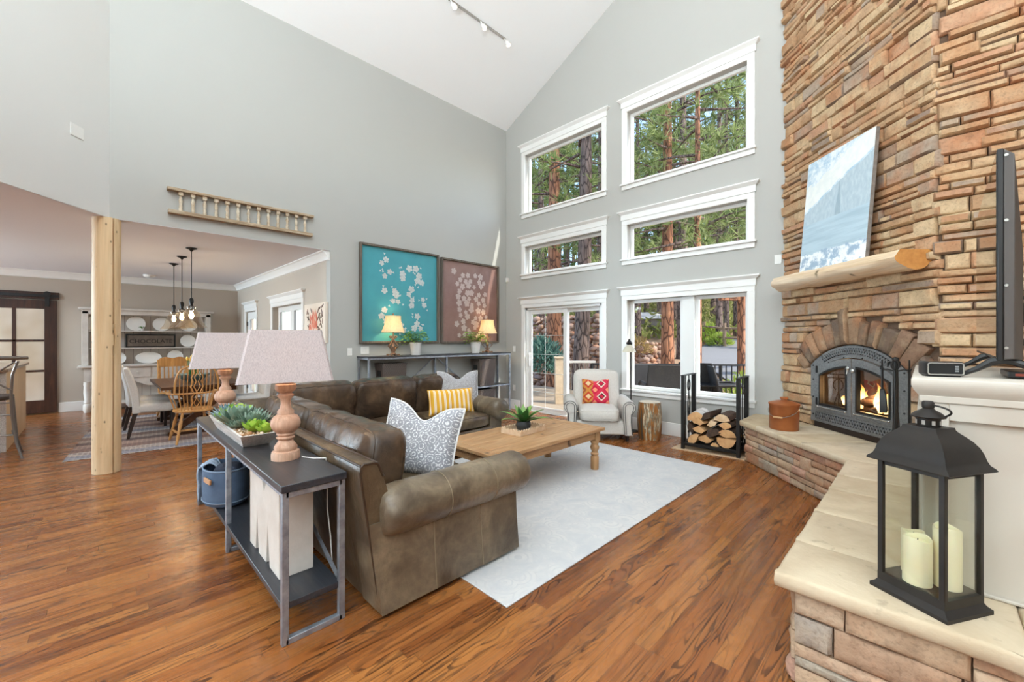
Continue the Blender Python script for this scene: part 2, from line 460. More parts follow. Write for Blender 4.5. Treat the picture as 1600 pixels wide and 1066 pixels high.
# crown moulding
prof = [(0, 0), (.115, 0), (.115, -.018), (.085, -.03), (.05, -.075), (.03, -.115), (.03, -.135), (0, -.145)]
m = MB()
m.loft([[(XD+px, -9.4, ZD+pz) for px, pz in prof], [(XD+px, YS-px, ZD+pz) for px, pz in prof]])
struct(m.build('trim_1', trim_m, smooth=30), 'white crown moulding along the dining back wall')
m = MB()
m.loft([[(XD+px, YS-px, ZD+pz) for px, pz in prof], [(XA-.02, YS-px, ZD+pz) for px, pz in prof]])
struct(m.build('trim_2', trim_m, smooth=30), 'white crown moulding along the dining side wall')
# baseboards
def base_b(name, x0, y0, x1, y1, h=.2, lab=None):
    m = MB(); m.box(x0, y0, 0, x1, y1, h); struct(m.build(name, trim_m, bevel=.006), lab)
base_b('baseboard_back', XD, -.58, XD+.02, YS, lab='white baseboard on the dining back wall')
base_b('baseboard_side', -10.5, YS-.02, XA-.01, YS)
base_b('baseboard_left', XA, 2.56, XA+.02, YB)
base_b('baseboard_window', -3.86, YB-.02, -1.3, YB, lab='white baseboard under the big lower window')
base_b('baseboard_corner', XA+.02, YB-.02, -6.0, YB)

# ---------------------------------------------------------------- windows in the gable wall
def casing(root, x0, x1, z0, z1, sill=True, y=YB, M=None, w=.095):
    """flat casings, cornice head and sill around an opening, face towards -y"""
    m = MB()
    m.box(x0-w, y-.022, z0-.005, x0, y, z1, M); m.box(x1, y-.022, z0-.005, x1+w, y, z1, M)
    m.box(x0-w, y-.022, z1, x1+w, y, z1+.075, M)
    m.build('casing', trim_m, root, bevel=.003)
    h = MB(); h.box(x0-w-.012, y-.032, z1+.075, x1+w+.012, y, z1+.175, M)
    a_, b_ = x0-w-.012, x1+w+.012
    h.loft([[(a_-.0, y-.032, z1+.165), (b_, y-.032, z1+.165), (b_, y, z1+.165), (a_, y, z1+.165)],
            [(a_-.05, y-.075, z1+.205), (b_+.05, y-.075, z1+.205), (b_+.05, y, z1+.205), (a_-.05, y, z1+.205)],
            [(a_-.05, y-.075, z1+.222), (b_+.05, y-.075, z1+.222), (b_+.05, y, z1+.222), (a_-.05, y, z1+.222)]], M=M)
    h.build('head', trim_m, root, smooth=0)
    if sill:
        s = MB(); s.box(x0-w-.02, y-.055, z0-.03, x1+w+.02, y, z0, M); s.box(x0-w, y-.025, z0-.10, x1+w, y, z0-.03, M)
        s.build('sill', trim_m, root, bevel=.004)
def pane_frame(root, x0, x1, z0, z1, yc, w=.045, dpt=.05, name='frame', mat=None, M=None):
    m = MB()
    m.box(x0, yc-dpt/2, z0, x0+w, yc+dpt/2, z1, M); m.box(x1-w, yc-dpt/2, z0, x1, yc+dpt/2, z1, M)
    m.box(x0+w, yc-dpt/2, z0, x1-w, yc+dpt/2, z0+w, M); m.box(x0+w, yc-dpt/2, z1-w, x1-w, yc+dpt/2, z1, M)
    return m.build(name, mat or vinyl_m, root, bevel=.003)
def pane(root, x0, x1, z0, z1, yc, M=None):
    return MB().box(x0, yc-.004, z0, x1, yc+.004, z1, M).build('pane', glass_m, root, smooth=0)
wl = ['upper left picture window under the gable', 'left transom window above the sliding door', 'upper right picture window showing pine boughs', 'right transom window above the double window']
for i, (x0, x1, z0, z1) in enumerate(WIN):
    if i < 4:
        o = thing('window_%d' % (i+1), wl[i], 'window', (0, 0, 0)); struct(o)
        casing(o, x0, x1, z0, z1)
        f = pane_frame(o, x0+.002, x1-.002, z0+.002, z1-.002, YB+.12); pane(f, x0+.045, x1-.045, z0+.045, z1-.045, YB+.12)
    else:
        o = thing('window_5', 'wide lower window of two panes with a white mullion', 'window'); struct(o)
        casing(o, x0, x1, z0, z1)
        MB().box(-2.62, YB+.05, z0, -2.44, YB+.15, z1).build('mullion', vinyl_m, o, bevel=.004)
        for a_, b_ in ((x0+.002, -2.62), (-2.44, x1-.002)):
            f = pane_frame(o, a_, b_, z0+.002, z1-.002, YB+.12, .05); pane(f, a_+.05, b_-.05, z0+.05, z1-.05, YB+.12)
# sliding door
o = thing('door_1', 'white sliding patio door left of the armchair', 'door'); struct(o)
x0, x1, z0, z1 = DOOR
casing(o, x0, x1, z0, z1, False)
m = MB(); m.box(x0, YB+.02, 0, x0+.05, YB+.16, z1); m.box(x1-.05, YB+.02, 0, x1, YB+.16, z1); m.box(x0, YB+.02, z1-.05, x1, YB+.16, z1); m.box(x0, YB+.02, 0, x1, YB+.16, .025)
m.build('frame', vinyl_m, o, bevel=.003)
xm = -4.86
f = pane_frame(o, x0+.05, xm+.04, .03, z1-.05, YB+.065, .085, .035, 'sliding_panel'); pane(f, x0+.13, xm-.04, .11, z1-.13, YB+.065)
m = MB()
for zz in (.42, .80, 1.18, 1.56): m.box(x0+.13, YB+.062, zz-.004, xm-.04, YB+.068, zz+.004)
m.box(-5.38, YB+.062, .11, -5.372, YB+.068, z1-.13)
m.build('grille', vinyl_m, f, smooth=0)
m = MB(); m.box(x0+.075, YB+.01, .93, x0+.105, YB+.047, 1.20); m.build('handle', vinyl_m, f, bevel=.008)
f = pane_frame(o, xm-.04, x1-.05, .03, z1-.05, YB+.12, .075, .035, 'fixed_panel'); pane(f, xm+.03, x1-.12, .10, z1-.12, YB+.12)

# ---------------------------------------------------------------- dining side wall: door, window
o = thing('door_2', 'narrow white glazed door in the dining side wall', 'door'); struct(o)
casing(o, DD[0], DD[1], 0, 2.13, False, YS)
m = MB(); holes_wall(m, DD[0]+.005, DD[1]-.005, .01, 2.12, YS+.03, YS+.07, [(DD[0]+.19, DD[1]-.19, .25, 1.95)])
lf = m.build('door_leaf', trim_m, o, bevel=.004)
pane(lf, DD[0]+.19, DD[1]-.19, .25, 1.95, YS+.05)
m = MB(); m.sphere((DD[1]-.08, YS+.0, 1.0), .03); m.cyl((0, 0), .012, 0, .04, 10, T(DD[1]-.08, YS+.03, 1.0) @ RX(90)); m.build('knob', black_m, lf)
m = MB()
for zz in (1.80, 1.1, .3): m.box(DD[0]+.0, YS+.012, zz, DD[0]+.03, YS+.03, zz+.1)
m.build('hinge', black_m, lf)
o = thing('window_6', 'deep white window in the dining side wall beside the floral canvas', 'window'); struct(o)
casing(o, DW[0], DW[1], DW[2], 2.13, True, YS)
for a_, b_ in ((DW[0], -8.52), (-8.52, DW[1])):
    f = pane_frame(o, a_+.003, b_-.003, DW[2]+.003, 2.127, YS+.12, .10, .05); pane(f, a_+.10, b_-.10, DW[2]+.1, 2.03, YS+.12)

# ---------------------------------------------------------------- log post
logm = wood('peeled_log', [lin(208, 174, 130), lin(224, 194, 152), lin(232, 206, 168)], 2, .5, .55, .12, .12, True)
m = MB(); rings = []
for k in range(25):
    z = .002+(ZD-.004)*k/24; ring = []
    for i in range(90):
        th = 2*PI*i/90
        rr = .120*(1-.02*z/ZD)+.005*nz(math.cos(th)*1.5, math.sin(th)*1.5, z*1.3)
        if i == int(3.0*nz(z*1.7, 4)+.5) % 90: rr -= .055                       # the long drying crack
        ring.append((rr*math.cos(th), rr*math.sin(th), z))
    rings.append(ring)
m.loft(rings)
o = m.build('log_post', logm, smooth=60, loc=(-6.50, .06, 0), rz=27); tag(o, 'peeled pine log post with knots and a long drying crack', 'post')

# ---------------------------------------------------------------- stone chimney
def stone(mb, x0, x1, z0, z1, dep, M, ns=.0):
    L, H = x1-x0, z1-z0
    nx = max(2, min(7, int(L/.05))); nzv = 3 if H > .09 else 2
    sx, sz = random.random()*50, random.random()*50
    V = []; nX, nZ = nx+2, nzv+2
    ins = min(.013, H*.20)
    tilt = random.uniform(-.010, .010)
    for j in range(nZ+1):
        for i in range(nX+1):
            u = [0, .0]+[0]*0
            fx = 0 if i == 0 else 1 if i == nX else (i-1)/(nX-2)*(1-2*ins/L)+ins/L
            fz = 0 if j == 0 else 1 if j == nZ else (j-1)/(nZ-2)*(1-2*ins/H)+ins/H
            edge = i in (0, nX) or j in (0, nZ)
            x = x0+fx*L; z = z0+fz*H
            n_ = nz(x*7+sx, z*9, sz)*.011+nz(x*22+sx, z*22, sz+9)*.004
            y = -(dep*.58) if edge else -(dep+n_+tilt*(fx-.5))
            wob = .004*nz(x*10+sx, z*10+sz, 3)
            if edge: x += wob if i in (0, nX) else 0; z += wob if j in (0, nZ) else 0
            V.append((x, y, z))
    F = [(j*(nX+1)+i, j*(nX+1)+i+1, (j+1)*(nX+1)+i+1, (j+1)*(nX+1)+i) for j in range(nZ) for i in range(nX)]
    # back skirt
    b0 = [j*(nX+1) for j in range(nZ+1)]; b1 = [j*(nX+1)+nX for j in range(nZ+1)]
    lo = [i for i in range(nX+1)]; hi = [nZ*(nX+1)+i for i in range(nX+1)]
    loop = lo+b1[1:]+hi[::-1][1:]+b0[::-1][1:-1]
    base = len(V); V += [(V[i][0], 0.0, V[i][2]) for i in loop]
    n_ = len(loop)
    F += [(loop[(i+1) % n_], loop[i], base+i, base+(i+1) % n_) for i in range(n_)]
    mb.add(V, F, M)
def veneer(mb, X0, X1, Z0, Z1, M, excl=None, hs=(.06, .068, .078, .11, .13, .15), lens=(.16, .52), dep=(.030, .078), proud=0):
    """rough ledgestone courses between X0..X1, Z0..Z1; excl(z0,z1) -> list of (xa,xb) to leave out"""
    z = Z0; gap = .006
    def row(z0, z1, xa, xb):
        x = xa-random.random()*.2
        while x < xb:
            L = random.uniform(*lens)*(1.0 if z1-z0 < .085 else .8)
            a_, b_ = max(x, xa), min(x+L, xb)
            if xb-b_ < .07: b_ = xb
            if b_-a_ > .05:
                stone(mb, a_+gap/2 - (random.random()*proud if a_ == xa else 0), b_-gap/2+(random.random()*proud if b_ == xb else 0), z0+gap/2, z1-gap/2, random.uniform(*dep), M)
            x = b_ if b_ == xb else x+L
            if x >= xb-.001: break
    def fill(z0, z1):
        spans = [(X0, X1)]
        if excl:
            for (ea, eb) in excl(z0, z1):
                ns_ = []
                for (sa, sb) in spans:
                    if eb <= sa or ea >= sb: ns_.append((sa, sb)); continue
                    if ea-sa > .05: ns_.append((sa, ea))
                    if sb-eb > .05: ns_.append((eb, sb))
                spans = ns_
        for sa, sb in spans: row(z0, z1, sa, sb)
    while z < Z1-.02:
        h = random.choice(hs)
        if Z1-z-h < .04: h = Z1-z
        if h > .095 and random.random() < .62:
            # band: alternate one tall stone with two stacked ones
            x = X0; hz = z+h*random.uniform(.42, .58)
            ex = excl(z, z+h) if excl else []
            if ex: fill(z, z+h)
            else:
                while x < X1:
                    L = random.uniform(.14, .42)
                    b_ = min(x+L, X1)
                    if X1-b_ < .09: b_ = X1
                    if random.random() < .42:
                        stone(mb, x+gap/2-(random.random()*proud if x == X0 else 0), b_-gap/2, z+gap/2, z+h-gap/2, random.uniform(*dep), M)
                    else:
                        L2 = random.uniform(.26, .6); b_ = min(x+L2, X1)
                        if X1-b_ < .09: b_ = X1
                        for (za, zb) in ((z, hz), (hz, z+h)): row(za, zb, x, b_)
                    x = b_
        else: fill(z, z+h)
        z += h
FM = T(-1.25, 6.25, 0) @ RZ(-45)                       # frame of the 45 degree fireplace face
FCX = 1.078
def fex(z0, z1):
    hw = 0
    for z in (z0, (z0+z1)/2, z1):
        if z < 1.12: w = .605
        elif z < 1.36: w = .605+(z-1.12)/.24*.24
        else:
            q_ = 1.13**2-(z-.574)**2; w = math.sqrt(q_) if q_ > 0 else 0
        hw = max(hw, w)
    return [(FCX-hw-.004, FCX+hw+.004)] if hw > .02 else []
m = MB()
veneer(m, 0.0, 1.885, .49, 8.6, FM, fex, proud=.05)
W2 = T(.086, 4.914, 0)
random.seed(5)
veneer(m, 0.0, 2.4, .49, 8.3, W2, lens=(.14, .5), proud=.05)
ch = m.build('wall_chimney', stone_m, smooth=50); struct(ch, 'tall ledgestone chimney breast in tan, rust and brown')
# arch stones
m = MB(); rng = random.Random(3)
a0 = -50; angs = []
while a0 < 50:
    w = rng.uniform(5.4, 9.2); angs.append((a0, min(a0+w, 51))); a0 += w
for (p, q_) in angs:
    r0 = .868; r1 = rng.uniform(1.09, 1.17)
    key = abs((p+q_)/2+6) < 4
    if key: r1 = 1.24
    if abs((p+q_)/2) > 42: r1 = rng.uniform(1.04, 1.1)
    g_ = .35
    th = [R(p+g_), R((p+q_)/2), R(q_-g_)]
    dep = rng.uniform(.05, .085)
    def pt(t_, r_): return (FCX+r_*math.sin(t_), .574+r_*math.cos(t_))
    outer = [pt(t_, r1+rng.uniform(-.012, .012)) for t_ in th]; inner = [pt(t_, r0) for t_ in th]
    ring = inner+outer[::-1]
    cx_ = sum(p_[0] for p_ in ring)/6; cz_ = sum(p_[1] for p_ in ring)/6
    mk = lambda k_, y_: [(cx_+(p_[0]-cx_)*k_, y_+rng.uniform(-.004, .004), cz_+(p_[1]-cz_)*k_) for p_ in ring]
    m.loft([mk(1, 0), mk(1, -dep*.7), mk(.95, -dep*.93), mk(.72, -dep-.008)], M=FM)
am = m.build('arch', arch_stone_m, ch, smooth=55, label='fan of dark upright arch stones')
for p in am.data.polygons: pass
# mortar backing and the chimney body
m = MB(); bx = lambda a_, b_, c_, d_: m.box(a_, .002, c_, b_, .05, d_, FM)
bx(0, FCX-.6, .0, 8.7); bx(FCX+.6, 1.885, .0, 8.7); bx(FCX-.6, FCX+.6, 1.43, 8.7)
for s_ in (-1, 1):
    m.prism([(FCX+s_*.6, 1.0), (FCX+s_*.6, 1.44), (FCX+s_*.22, 1.44), (FCX+s_*.42, 1.325)], -.05, -.002, FM @ RX(90))
m.box(0, .002, 0, 4.4, .05, 8.7, W2)
m.build('mortar', mortar_m, ch, smooth=0)

# ---------------------------------------------------------------- raised hearth
ZH = .49
o = thing('stone_hearth', 'raised ledgestone hearth with thick buff slabs bending round the fireplace', 'hearth')
pa = (-1.56, 5.59); pb = (-.42, 4.45); pc = (-.42, 2.12); pd = (2.4, 2.12)
m = MB(); core = [(-1.54, 6.24), (-1.54, 5.60), (-.40, 4.46), (-.40, 2.14), (2.4, 2.14), (2.4, 4.90), (.10, 4.90), (-1.24, 6.24)]
m.prism(core, 0.002, ZH-.066); m.build('core', mortar_m, o, smooth=0)
m = MB(); random.seed(21)
def seg(p, q_, **k):
    L = math.hypot(q_[0]-p[0], q_[1]-p[1]); an = math.degrees(math.atan2(q_[1]-p[1], q_[0]-p[0]))
    veneer(m, 0, L, .004, ZH-.068, T(p[0], p[1], 0) @ RZ(an), hs=(.085, .10, .07, .125), lens=(.18, .46), dep=(.014, .036), **k)
seg((-1.54, 6.24), (-1.54, 5.60)); seg((-1.54, 5.60), (-.40, 4.46)); seg((-.40, 4.46), (-.40, 2.14)); seg((-.40, 2.14), (2.2, 2.14))
m.build('ledgestone_facing', hearth_stone_m, o, smooth=50)
m = MB()
def slab(poly):
    # chipped-edge slab: subdivide outline, jitter slightly
    out = []
    if sum(poly[i][0]*poly[(i+1) % len(poly)][1]-poly[(i+1) % len(poly)][0]*poly[i][1] for i in range(len(poly))) < 0: poly = poly[::-1]
    for i in range(len(poly)):
        a_ = Vector(poly[i]); b_ = Vector(poly[(i+1) % len(poly)]); k = max(1, int((b_-a_).length/.06))
        for j in range(k):
            p = a_.lerp(b_, j/k); nrm = Vector((b_.y-a_.y, a_.x-b_.x)).normalized()
            out.append((p, nrm))
    rings = []
    for (dz, ins) in ((-.066, .010), (-.058, .002), (-.035, -.003), (-.012, 0.0), (-.003, .006), (0, .018)):
        rings.append([(p.x-nr.x*ins+.004*nz(p.x*14, p.y*14, dz*60)*(1 if ins < .015 else .3), p.y-nr.y*ins+.004*nz(p.x*14, p.y*14, dz*60+5), ZH+dz) for p, nr in out])
    m.loft(rings)
def RT(r_, t_): return (S2*(r_-t_), S2*(r_+t_))
ta = [5.28, 4.76, 4.37, 4.02, 3.72]
slab([(-1.62, 6.24), (-1.62, 5.60), RT(2.81, 4.766), RT(3.53, 4.77), (-1.26, 6.24)])
for a_, b_ in ((4.762, 4.374), (4.366, 4.024), (4.016, 3.50)):
    if b_ > 3.6: slab([RT(2.81, a_), RT(2.81, b_), RT(3.53, b_), RT(3.53, a_)])
slab([RT(2.81, 4.018), (-.462, 4.436), (-.0, 4.436), (.086, 4.90), RT(3.53, 4.018)])
ys = [4.432, 3.89, 3.49, 2.98, 2.48, 2.07]
for i in range(5):
    a_, b_ = ys[i]-.003, ys[i+1]+.003
    slab([(-.462, a_), (-.462, b_), (.245, b_), (.245, a_)])
for a_, b_ in ((2.06, 2.9), (2.904, 3.7), (3.704, 4.43)): slab([(.249, b_), (.249, a_), (1.2, a_-.01), (1.2, b_)])
slab([(1.204, 4.43), (1.204, 2.05), (2.4, 2.05), (2.4, 4.43)])
slab([(.004, 4.436), (2.4, 4.436), (2.4, 4.90), (.092, 4.90)])
for f_ in m.f: pass
m.build('slab', slab_m, o, smooth=60)

# tile under the log rack
m = MB(); m.prism([(-2.44, 5.50), (-1.56, 5.60), (-1.56, 6.22), (-2.44, 6.22)], .0, .014)
struct(m.build('trim_3', plain('beige_tile', lin(206, 176, 142), .6, var=.12, vscale=10), bevel=.003), 'beige stone tile set in the floor under the log rack')
# ================================================================== FIREPLACE INSERT
FX, FY = (FM @ Vector((FCX, 0, 0)))[:2]
iron_m = plain('hammered_grey_iron', lin(134, 135, 135), .45, .25, c2=lin(106, 107, 109), vscale=60, bump=.3, bscale=220, bdist=.004)
dark_m = plain('soot_black', lin(24, 22, 21), .8)
o = thing('fireplace_insert', 'arched grey iron fireplace insert with glazed double doors and a lit fire', 'fireplace', (FX, FY, ZH), -45)
def arc_z(x, r=.86, c=.574): return c+math.sqrt(max(r*r-x*x, 0))-ZH
def arched(mb, hw, z0, off, y0, y1, n=24, holes=None):
    top = [(hw-2*hw*i/n, arc_z(hw-2*hw*i/n)-off) for i in range(n+1)]
    return top
def ring_plate(mb, outer, inner, y0, y1):
    """plate between two outlines with equal point counts, front at y0 (towards room), back y1"""
    n = len(outer)
    V = [(x, y0, z) for x, z in outer]+[(x, y0, z) for x, z in inner]+[(x, y1, z) for x, z in outer]+[(x, y1, z) for x, z in inner]
    F = []
    for i in range(n):
        j = (i+1) % n
        F += [(i, j, n+j, n+i), (2*n+j, 2*n+i, 3*n+i, 3*n+j), (j, i, 2*n+i, 2*n+j), (n+i, n+j, 3*n+j, 3*n+i)]
    mb.add(V, F)
def arch_outline(x0, x1, z0, off, n=20):
    pts = [(x0, z0), (x1, z0)]
    pts += [(x1+(x0-x1)*i/n, arc_z(x1+(x0-x1)*i/n)-off) for i in range(n+1)]
    return pts
# surround plate
m = MB(); ring_plate(m, arch_outline(-.595, .595, .065, .006), arch_outline(-.50, .50, .20, .135), -.045, .04)
m.build('surround', iron_m, o, smooth=30)
# lattice strips: bottom and arched top
def lattice(mb, path, h, n):
    """crossing bars along a path function path(u)->(x,z,normal angle)"""
    for i in range(n):
        for s_ in (1, -1):
            a_ = path(i/n); b_ = path((i+1)/n)
            ax, az, nx_, nz_ = a_; bx_, bz, mx, mz = b_
            p = (ax+nx_*(-h/2*s_), -.052, az+nz_*(-h/2*s_)); q = (bx_+mx*(h/2*s_), -.052, bz+mz*(h/2*s_))
            mb.bar(p, q, .010, .008)
m = MB(); lattice(m, lambda u: (-.50+1.0*u, .132, 0, 1), .07, 30)
m.build('lower_lattice', iron_m, o, smooth=0)
def ap(u):
    th = R(-30+60*u); r_ = .86-.062
    return (r_*math.sin(th), .574-ZH+r_*math.cos(th), math.sin(th), math.cos(th))
m = MB(); lattice(m, ap, .06, 28); m.build('upper_lattice', iron_m, o, smooth=0)
MB().box(-.52, -.047, .095, .52, -.0455, .17).build('vent_backing', dark_m, o, smooth=0)
m = MB(); pts = []
for k in range(25):
    th = R(-31+62*k/24); pts.append((math.sin(th), math.cos(th)))
V = []; 
for (s_, c_) in pts: V += [((.86-.095)*s_, -.0465, .574-ZH+(.86-.095)*c_), ((.86-.03)*s_, -.0465, .574-ZH+(.86-.03)*c_)]
m.add(V, [(2*k, 2*k+1, 2*k+3, 2*k+2) for k in range(24)])
m.build('vent_backing', dark_m, o, smooth=0)
# rivets
m = MB()
for x in (-.555, .555):
    for z in (.14, .34, .54, .70 if x < 0 else .70): m.sphere((x, -.047, z), .009, 8)
for th in (-26, -9, 9, 26): m.sphere((.735*math.sin(R(th)), -.047, .574-ZH+.735*math.cos(R(th))), .008, 8)
m.build('rivet', black_m, o)
# doors
flame_glass = glassmat('fire_glass', (.9, .88, .85), .05, 0, .5)
for s_ in (-1, 1):
    xa, xb = (-.49, -.006) if s_ < 0 else (.006, .49)
    m = MB(); ring_plate(m, arch_outline(xa, xb, .205, .145), arch_outline(xa+.055, xb-.055, .265, .225), -.062, -.02)
    dr = m.build('door', iron_m, o, smooth=30)
    m = MB(); ring_plate(m, arch_outline(xa+.05, xb-.05, .26, .218), arch_outline(xa+.068, xb-.068, .28, .24), -.070, -.03)
    m.build('inner_frame', black_m, dr, smooth=30)
    m = MB(); ol = arch_outline(xa+.06, xb-.06, .27, .228)
    m.add([(x, -.034, z) for x, z in ol]+[(x, -.030, z) for x, z in ol], [tuple(range(len(ol))), tuple(range(2*len(ol)-1, len(ol)-1, -1))]+[((i+1) % len(ol), i, len(ol)+i, len(ol)+(i+1) % len(ol)) for i in range(len(ol))])
    m.build('glass_pane', flame_glass, dr, smooth=0)
    m = MB(); m.tube([(xa+.05, -.082, .245), (xb-.05, -.082, .245)], .006); m.sphere((xa+.05, -.082, .245), .011, 8); m.sphere((xb-.05, -.082, .245), .011, 8)
    m.build('guard_rail', chrome_m, dr)
    m = MB()
    xh = xa+.012 if s_ < 0 else xb-.012
    for zz in (.26, .62): m.cyl((xh, -.066), .011, zz, zz+.06, 10); m.sphere((xh, -.066, zz+.068), .012, 8)
    m.build('hinge', black_m, dr)
m = MB(); m.sphere((-.03, -.078, .70), .02, 10, sc=(1, .6, 1.2)); m.sphere((.03, -.078, .68), .02, 10, sc=(1, .6, 1.2)); m.tube([(-.03, -.075, .70), (-.03, -.085, .64)], .007)
m.build('latch', chrome_m, o)
# kick plate, firebox, fire
MB().box(-.56, -.03, .0, .56, .02, .07).build('kick_plate', plain('dark_brown_steel', lin(44, 32, 27), .5, .3), o, bevel=.003)
m = MB(); D_ = .42
m.box(-.52, .03, .19, .52, D_, .205); m.box(-.52, D_, .19, .52, D_+.02, .95); m.box(-.54, .03, .19, -.52, D_, .95); m.box(.52, .03, .19, .54, D_, .95); m.box(-.52, .03, .93, .52, D_, .95)
m.build('firebox', plain('sooty_firebrick', lin(74, 60, 52), .9, var=.6, vscale=12), o, smooth=0)
barkfire = plain('charred_log', lin(70, 52, 42), .9, var=.6, vscale=24, bump=.6, bscale=40)
rng = random.Random(4)
for (xa, za, ya, xb, zb, yb, r_) in ((-.34, .25, .20, .30, .27, .26, .045), (-.25, .33, .14, .22, .36, .30, .04), (-.40, .26, .30, .05, .44, .22, .035), (.05, .27, .12, .42, .38, .28, .04)):
    m = MB(); p = [Vector((xa, ya, za)).lerp(Vector((xb, yb, zb)), k/6) for k in range(7)]
    m.tube(p, [r_*(.95+.12*rng.random()) for _ in p], 10); m.build('burning_log', barkfire, o)
def flame_mat():
    n = NT('flame'); n.n.remove(n.b)
    z = n.sep(n.coord(which='Generated'))[2]
    col = n.ramp(z, [(0, (1, .55, .16)), (.35, (1, .78, .36)), (.75, (1, .55, .14)), (1, (.9, .28, .05))])
    e = n.new('Emission'); n.link(col, e.inputs[0]); e.inputs[1].default_value = 4.0
    tr = n.new('BsdfTransparent'); mx = n.new('MixShader')
    n.link(n.ramp(z, [(0, .85), (.5, .55), (1, .08)]), mx.inputs[0]); n.link(tr.outputs[0], mx.inputs[1]); n.link(e.outputs[0], mx.inputs[2]); n.link(mx.outputs[0], n.out.inputs[0]); return n.m
flame_m = flame_mat()
for i in range(15):
    x = -.40+.80*i/14+rng.uniform(-.03, .03); h = rng.uniform(.10, .30)*(1.15 if abs(x) < .25 else .8); y = rng.uniform(.10, .30)
    m = MB(); p = []; ph = rng.random()*6
    for k in range(8): p.append((x+.025*math.sin(ph+k*.9)*k/5, y, .27+h*k/7))
    m.tube(p, [.035*math.sin(PI*min(1, .22+.78*k/7))+.001 for k in range(8)], 8, flat=.5)
    m.build('flame', flame_m, o)
l = lamp('fire_glow', 'POINT', (0, .18, .42), 14, (1, .55, .22), .08); l.parent = o

# ================================================================== MANTEL AND CANVAS
mantel_m = wood('pale_log', [lin(222, 190, 150), lin(230, 204, 172), lin(238, 222, 200)], 0, .6, .6, .2, .2, True)
o = thing('mantel_log', 'half-round pale log mantel shelf on the ledgestone chimney', 'mantel', (-1.25, 6.25, 2.08), -45)
m = MB(); n_ = 22; rings = []
for k in range(n_+1):
    X = .20+1.66*k/n_; ring = []
    for i in range(15):
        th = PI*i/14
        yy = -.335+0.0; 
        # D profile: flat top at z=.17, belly round to the wall
        a_ = -PI/2-1.35+ (i/14)*2.9
        rr = 1+.10*nz(X*3, i*.4, 2)+(.10*nz(X*9, i*.5, 7) if X < 1.0 else 0)
        y = -.18+.165*rr*math.sin(a_+PI/2)*1.0
        z = .155-.155*rr*max(0, math.cos(a_+PI/2))**.7
        ring.append((X, y, z))
    ring += [(X, -.06+.0*k, .165), (X, -.30, .165+.01*nz(X*6, 3))]
    ring = ring[::-1]
    rings.append(ring)
m.loft(rings[::-1]); m.build('log', mantel_m, o, smooth=50)
m = MB(); ring = [(1.861, p[1], p[2]) for p in rings[-1]]
m.add(ring, [tuple(range(len(ring)))[::-1]]); m.add([(1.8605, p[1], p[2]) for p in rings[-1]], [tuple(range(len(ring)))])
m.build('cut_end', plain('sawn_end_grain', lin(214, 152, 82), .6, c2=lin(190, 124, 62), vscale=18), o, smooth=0, label='orange sawn end of the log')

def painting_mat():
    n = NT('snowy_lake_painting'); n.p(rough=.6)
    x, y, z = n.sep(n.coord(which='Object'))
    u = n.math('DIVIDE', x, .88); w = n.math('DIVIDE', z, 1.24)
    n1 = n.noise(n.coord((9, 1, 9)), 1, 5, .65); n2_ = n.noise(n.coord((30, 1, 14), (0, .5, 0)), 1, 3)
    skyc = n.mix(n.ramp(n1, [(.42, 0), (.58, 1)]), lin(232, 238, 240), lin(176, 202, 218))
    hill = n.mix(n.ramp(n2_, [(.4, 0), (.7, 1)]), lin(176, 194, 204), lin(196, 210, 216))
    lake = n.mix(n.ramp(n.noise(n.coord((2, 1, 26)), 1, 3), [(.4, 0), (.65, 1)]), lin(186, 206, 216), lin(168, 190, 202))
    shore = n.mix(n.ramp(n1, [(.45, 0), (.55, 1)]), lin(238, 242, 243), lin(158, 180, 200))
    ridge = n.math('ADD', n.math('MULTIPLY_ADD', u, .30, .50), n.math('MULTIPLY', n.noise(n.coord((3, 1, 0)), 1, 4), .08))
    col = n.mix(n.math('GREATER_THAN', w, ridge), hill, skyc)
    peak = n.math('MULTIPLY', n.math('GREATER_THAN', w, n.math('ADD', ridge, .02)), n.math('LESS_THAN', w, n.math('ADD', ridge, n.math('MULTIPLY', n1, .42))))
    col = n.mix(n.math('MULTIPLY', peak, .8), col, lin(240, 240, 234))
    col = n.mix(n.math('LESS_THAN', w, .43), col, lake)
    tree = n.math('LESS_THAN', n.math('ABSOLUTE', n.math('SUBTRACT', u, .56)), n.math('MULTIPLY', n.math('SUBTRACT', .74, w), n.math('MULTIPLY_ADD', n2_, .25, .02)))
    tree = n.math('MULTIPLY', n.math('MULTIPLY', tree, n.math('GREATER_THAN', w, .43)), n.math('LESS_THAN', w, .74))
    col = n.mix(n.math('MULTIPLY', tree, .5), col, lin(128, 152, 168))
    col = n.mix(n.math('LESS_THAN', w, n.math('MULTIPLY_ADD', n1, .12, .10)), col, shore)
    n.base(col); n.bump(n.noise(n.coord((160, 160, 160)), 1, 2), .2, .002); return n.m
o = thing('canvas_painting', 'pale blue snowy lake canvas leaning on the log mantel', 'painting', FM @ Vector((.55, -.215, 2.249)), -45)
m = MB(); m.box(0, -.012, 0, .88, -.009, 1.25, RX(-5)); m.build('picture', painting_mat(), o, smooth=0)
m = MB(); m.box(0.001, -.009, 0.001, .879, .028, 1.249, RX(-5)); m.build('stretcher', plain('canvas_edge', lin(150, 140, 132), .8, var=.5, vscale=14), o, smooth=0)

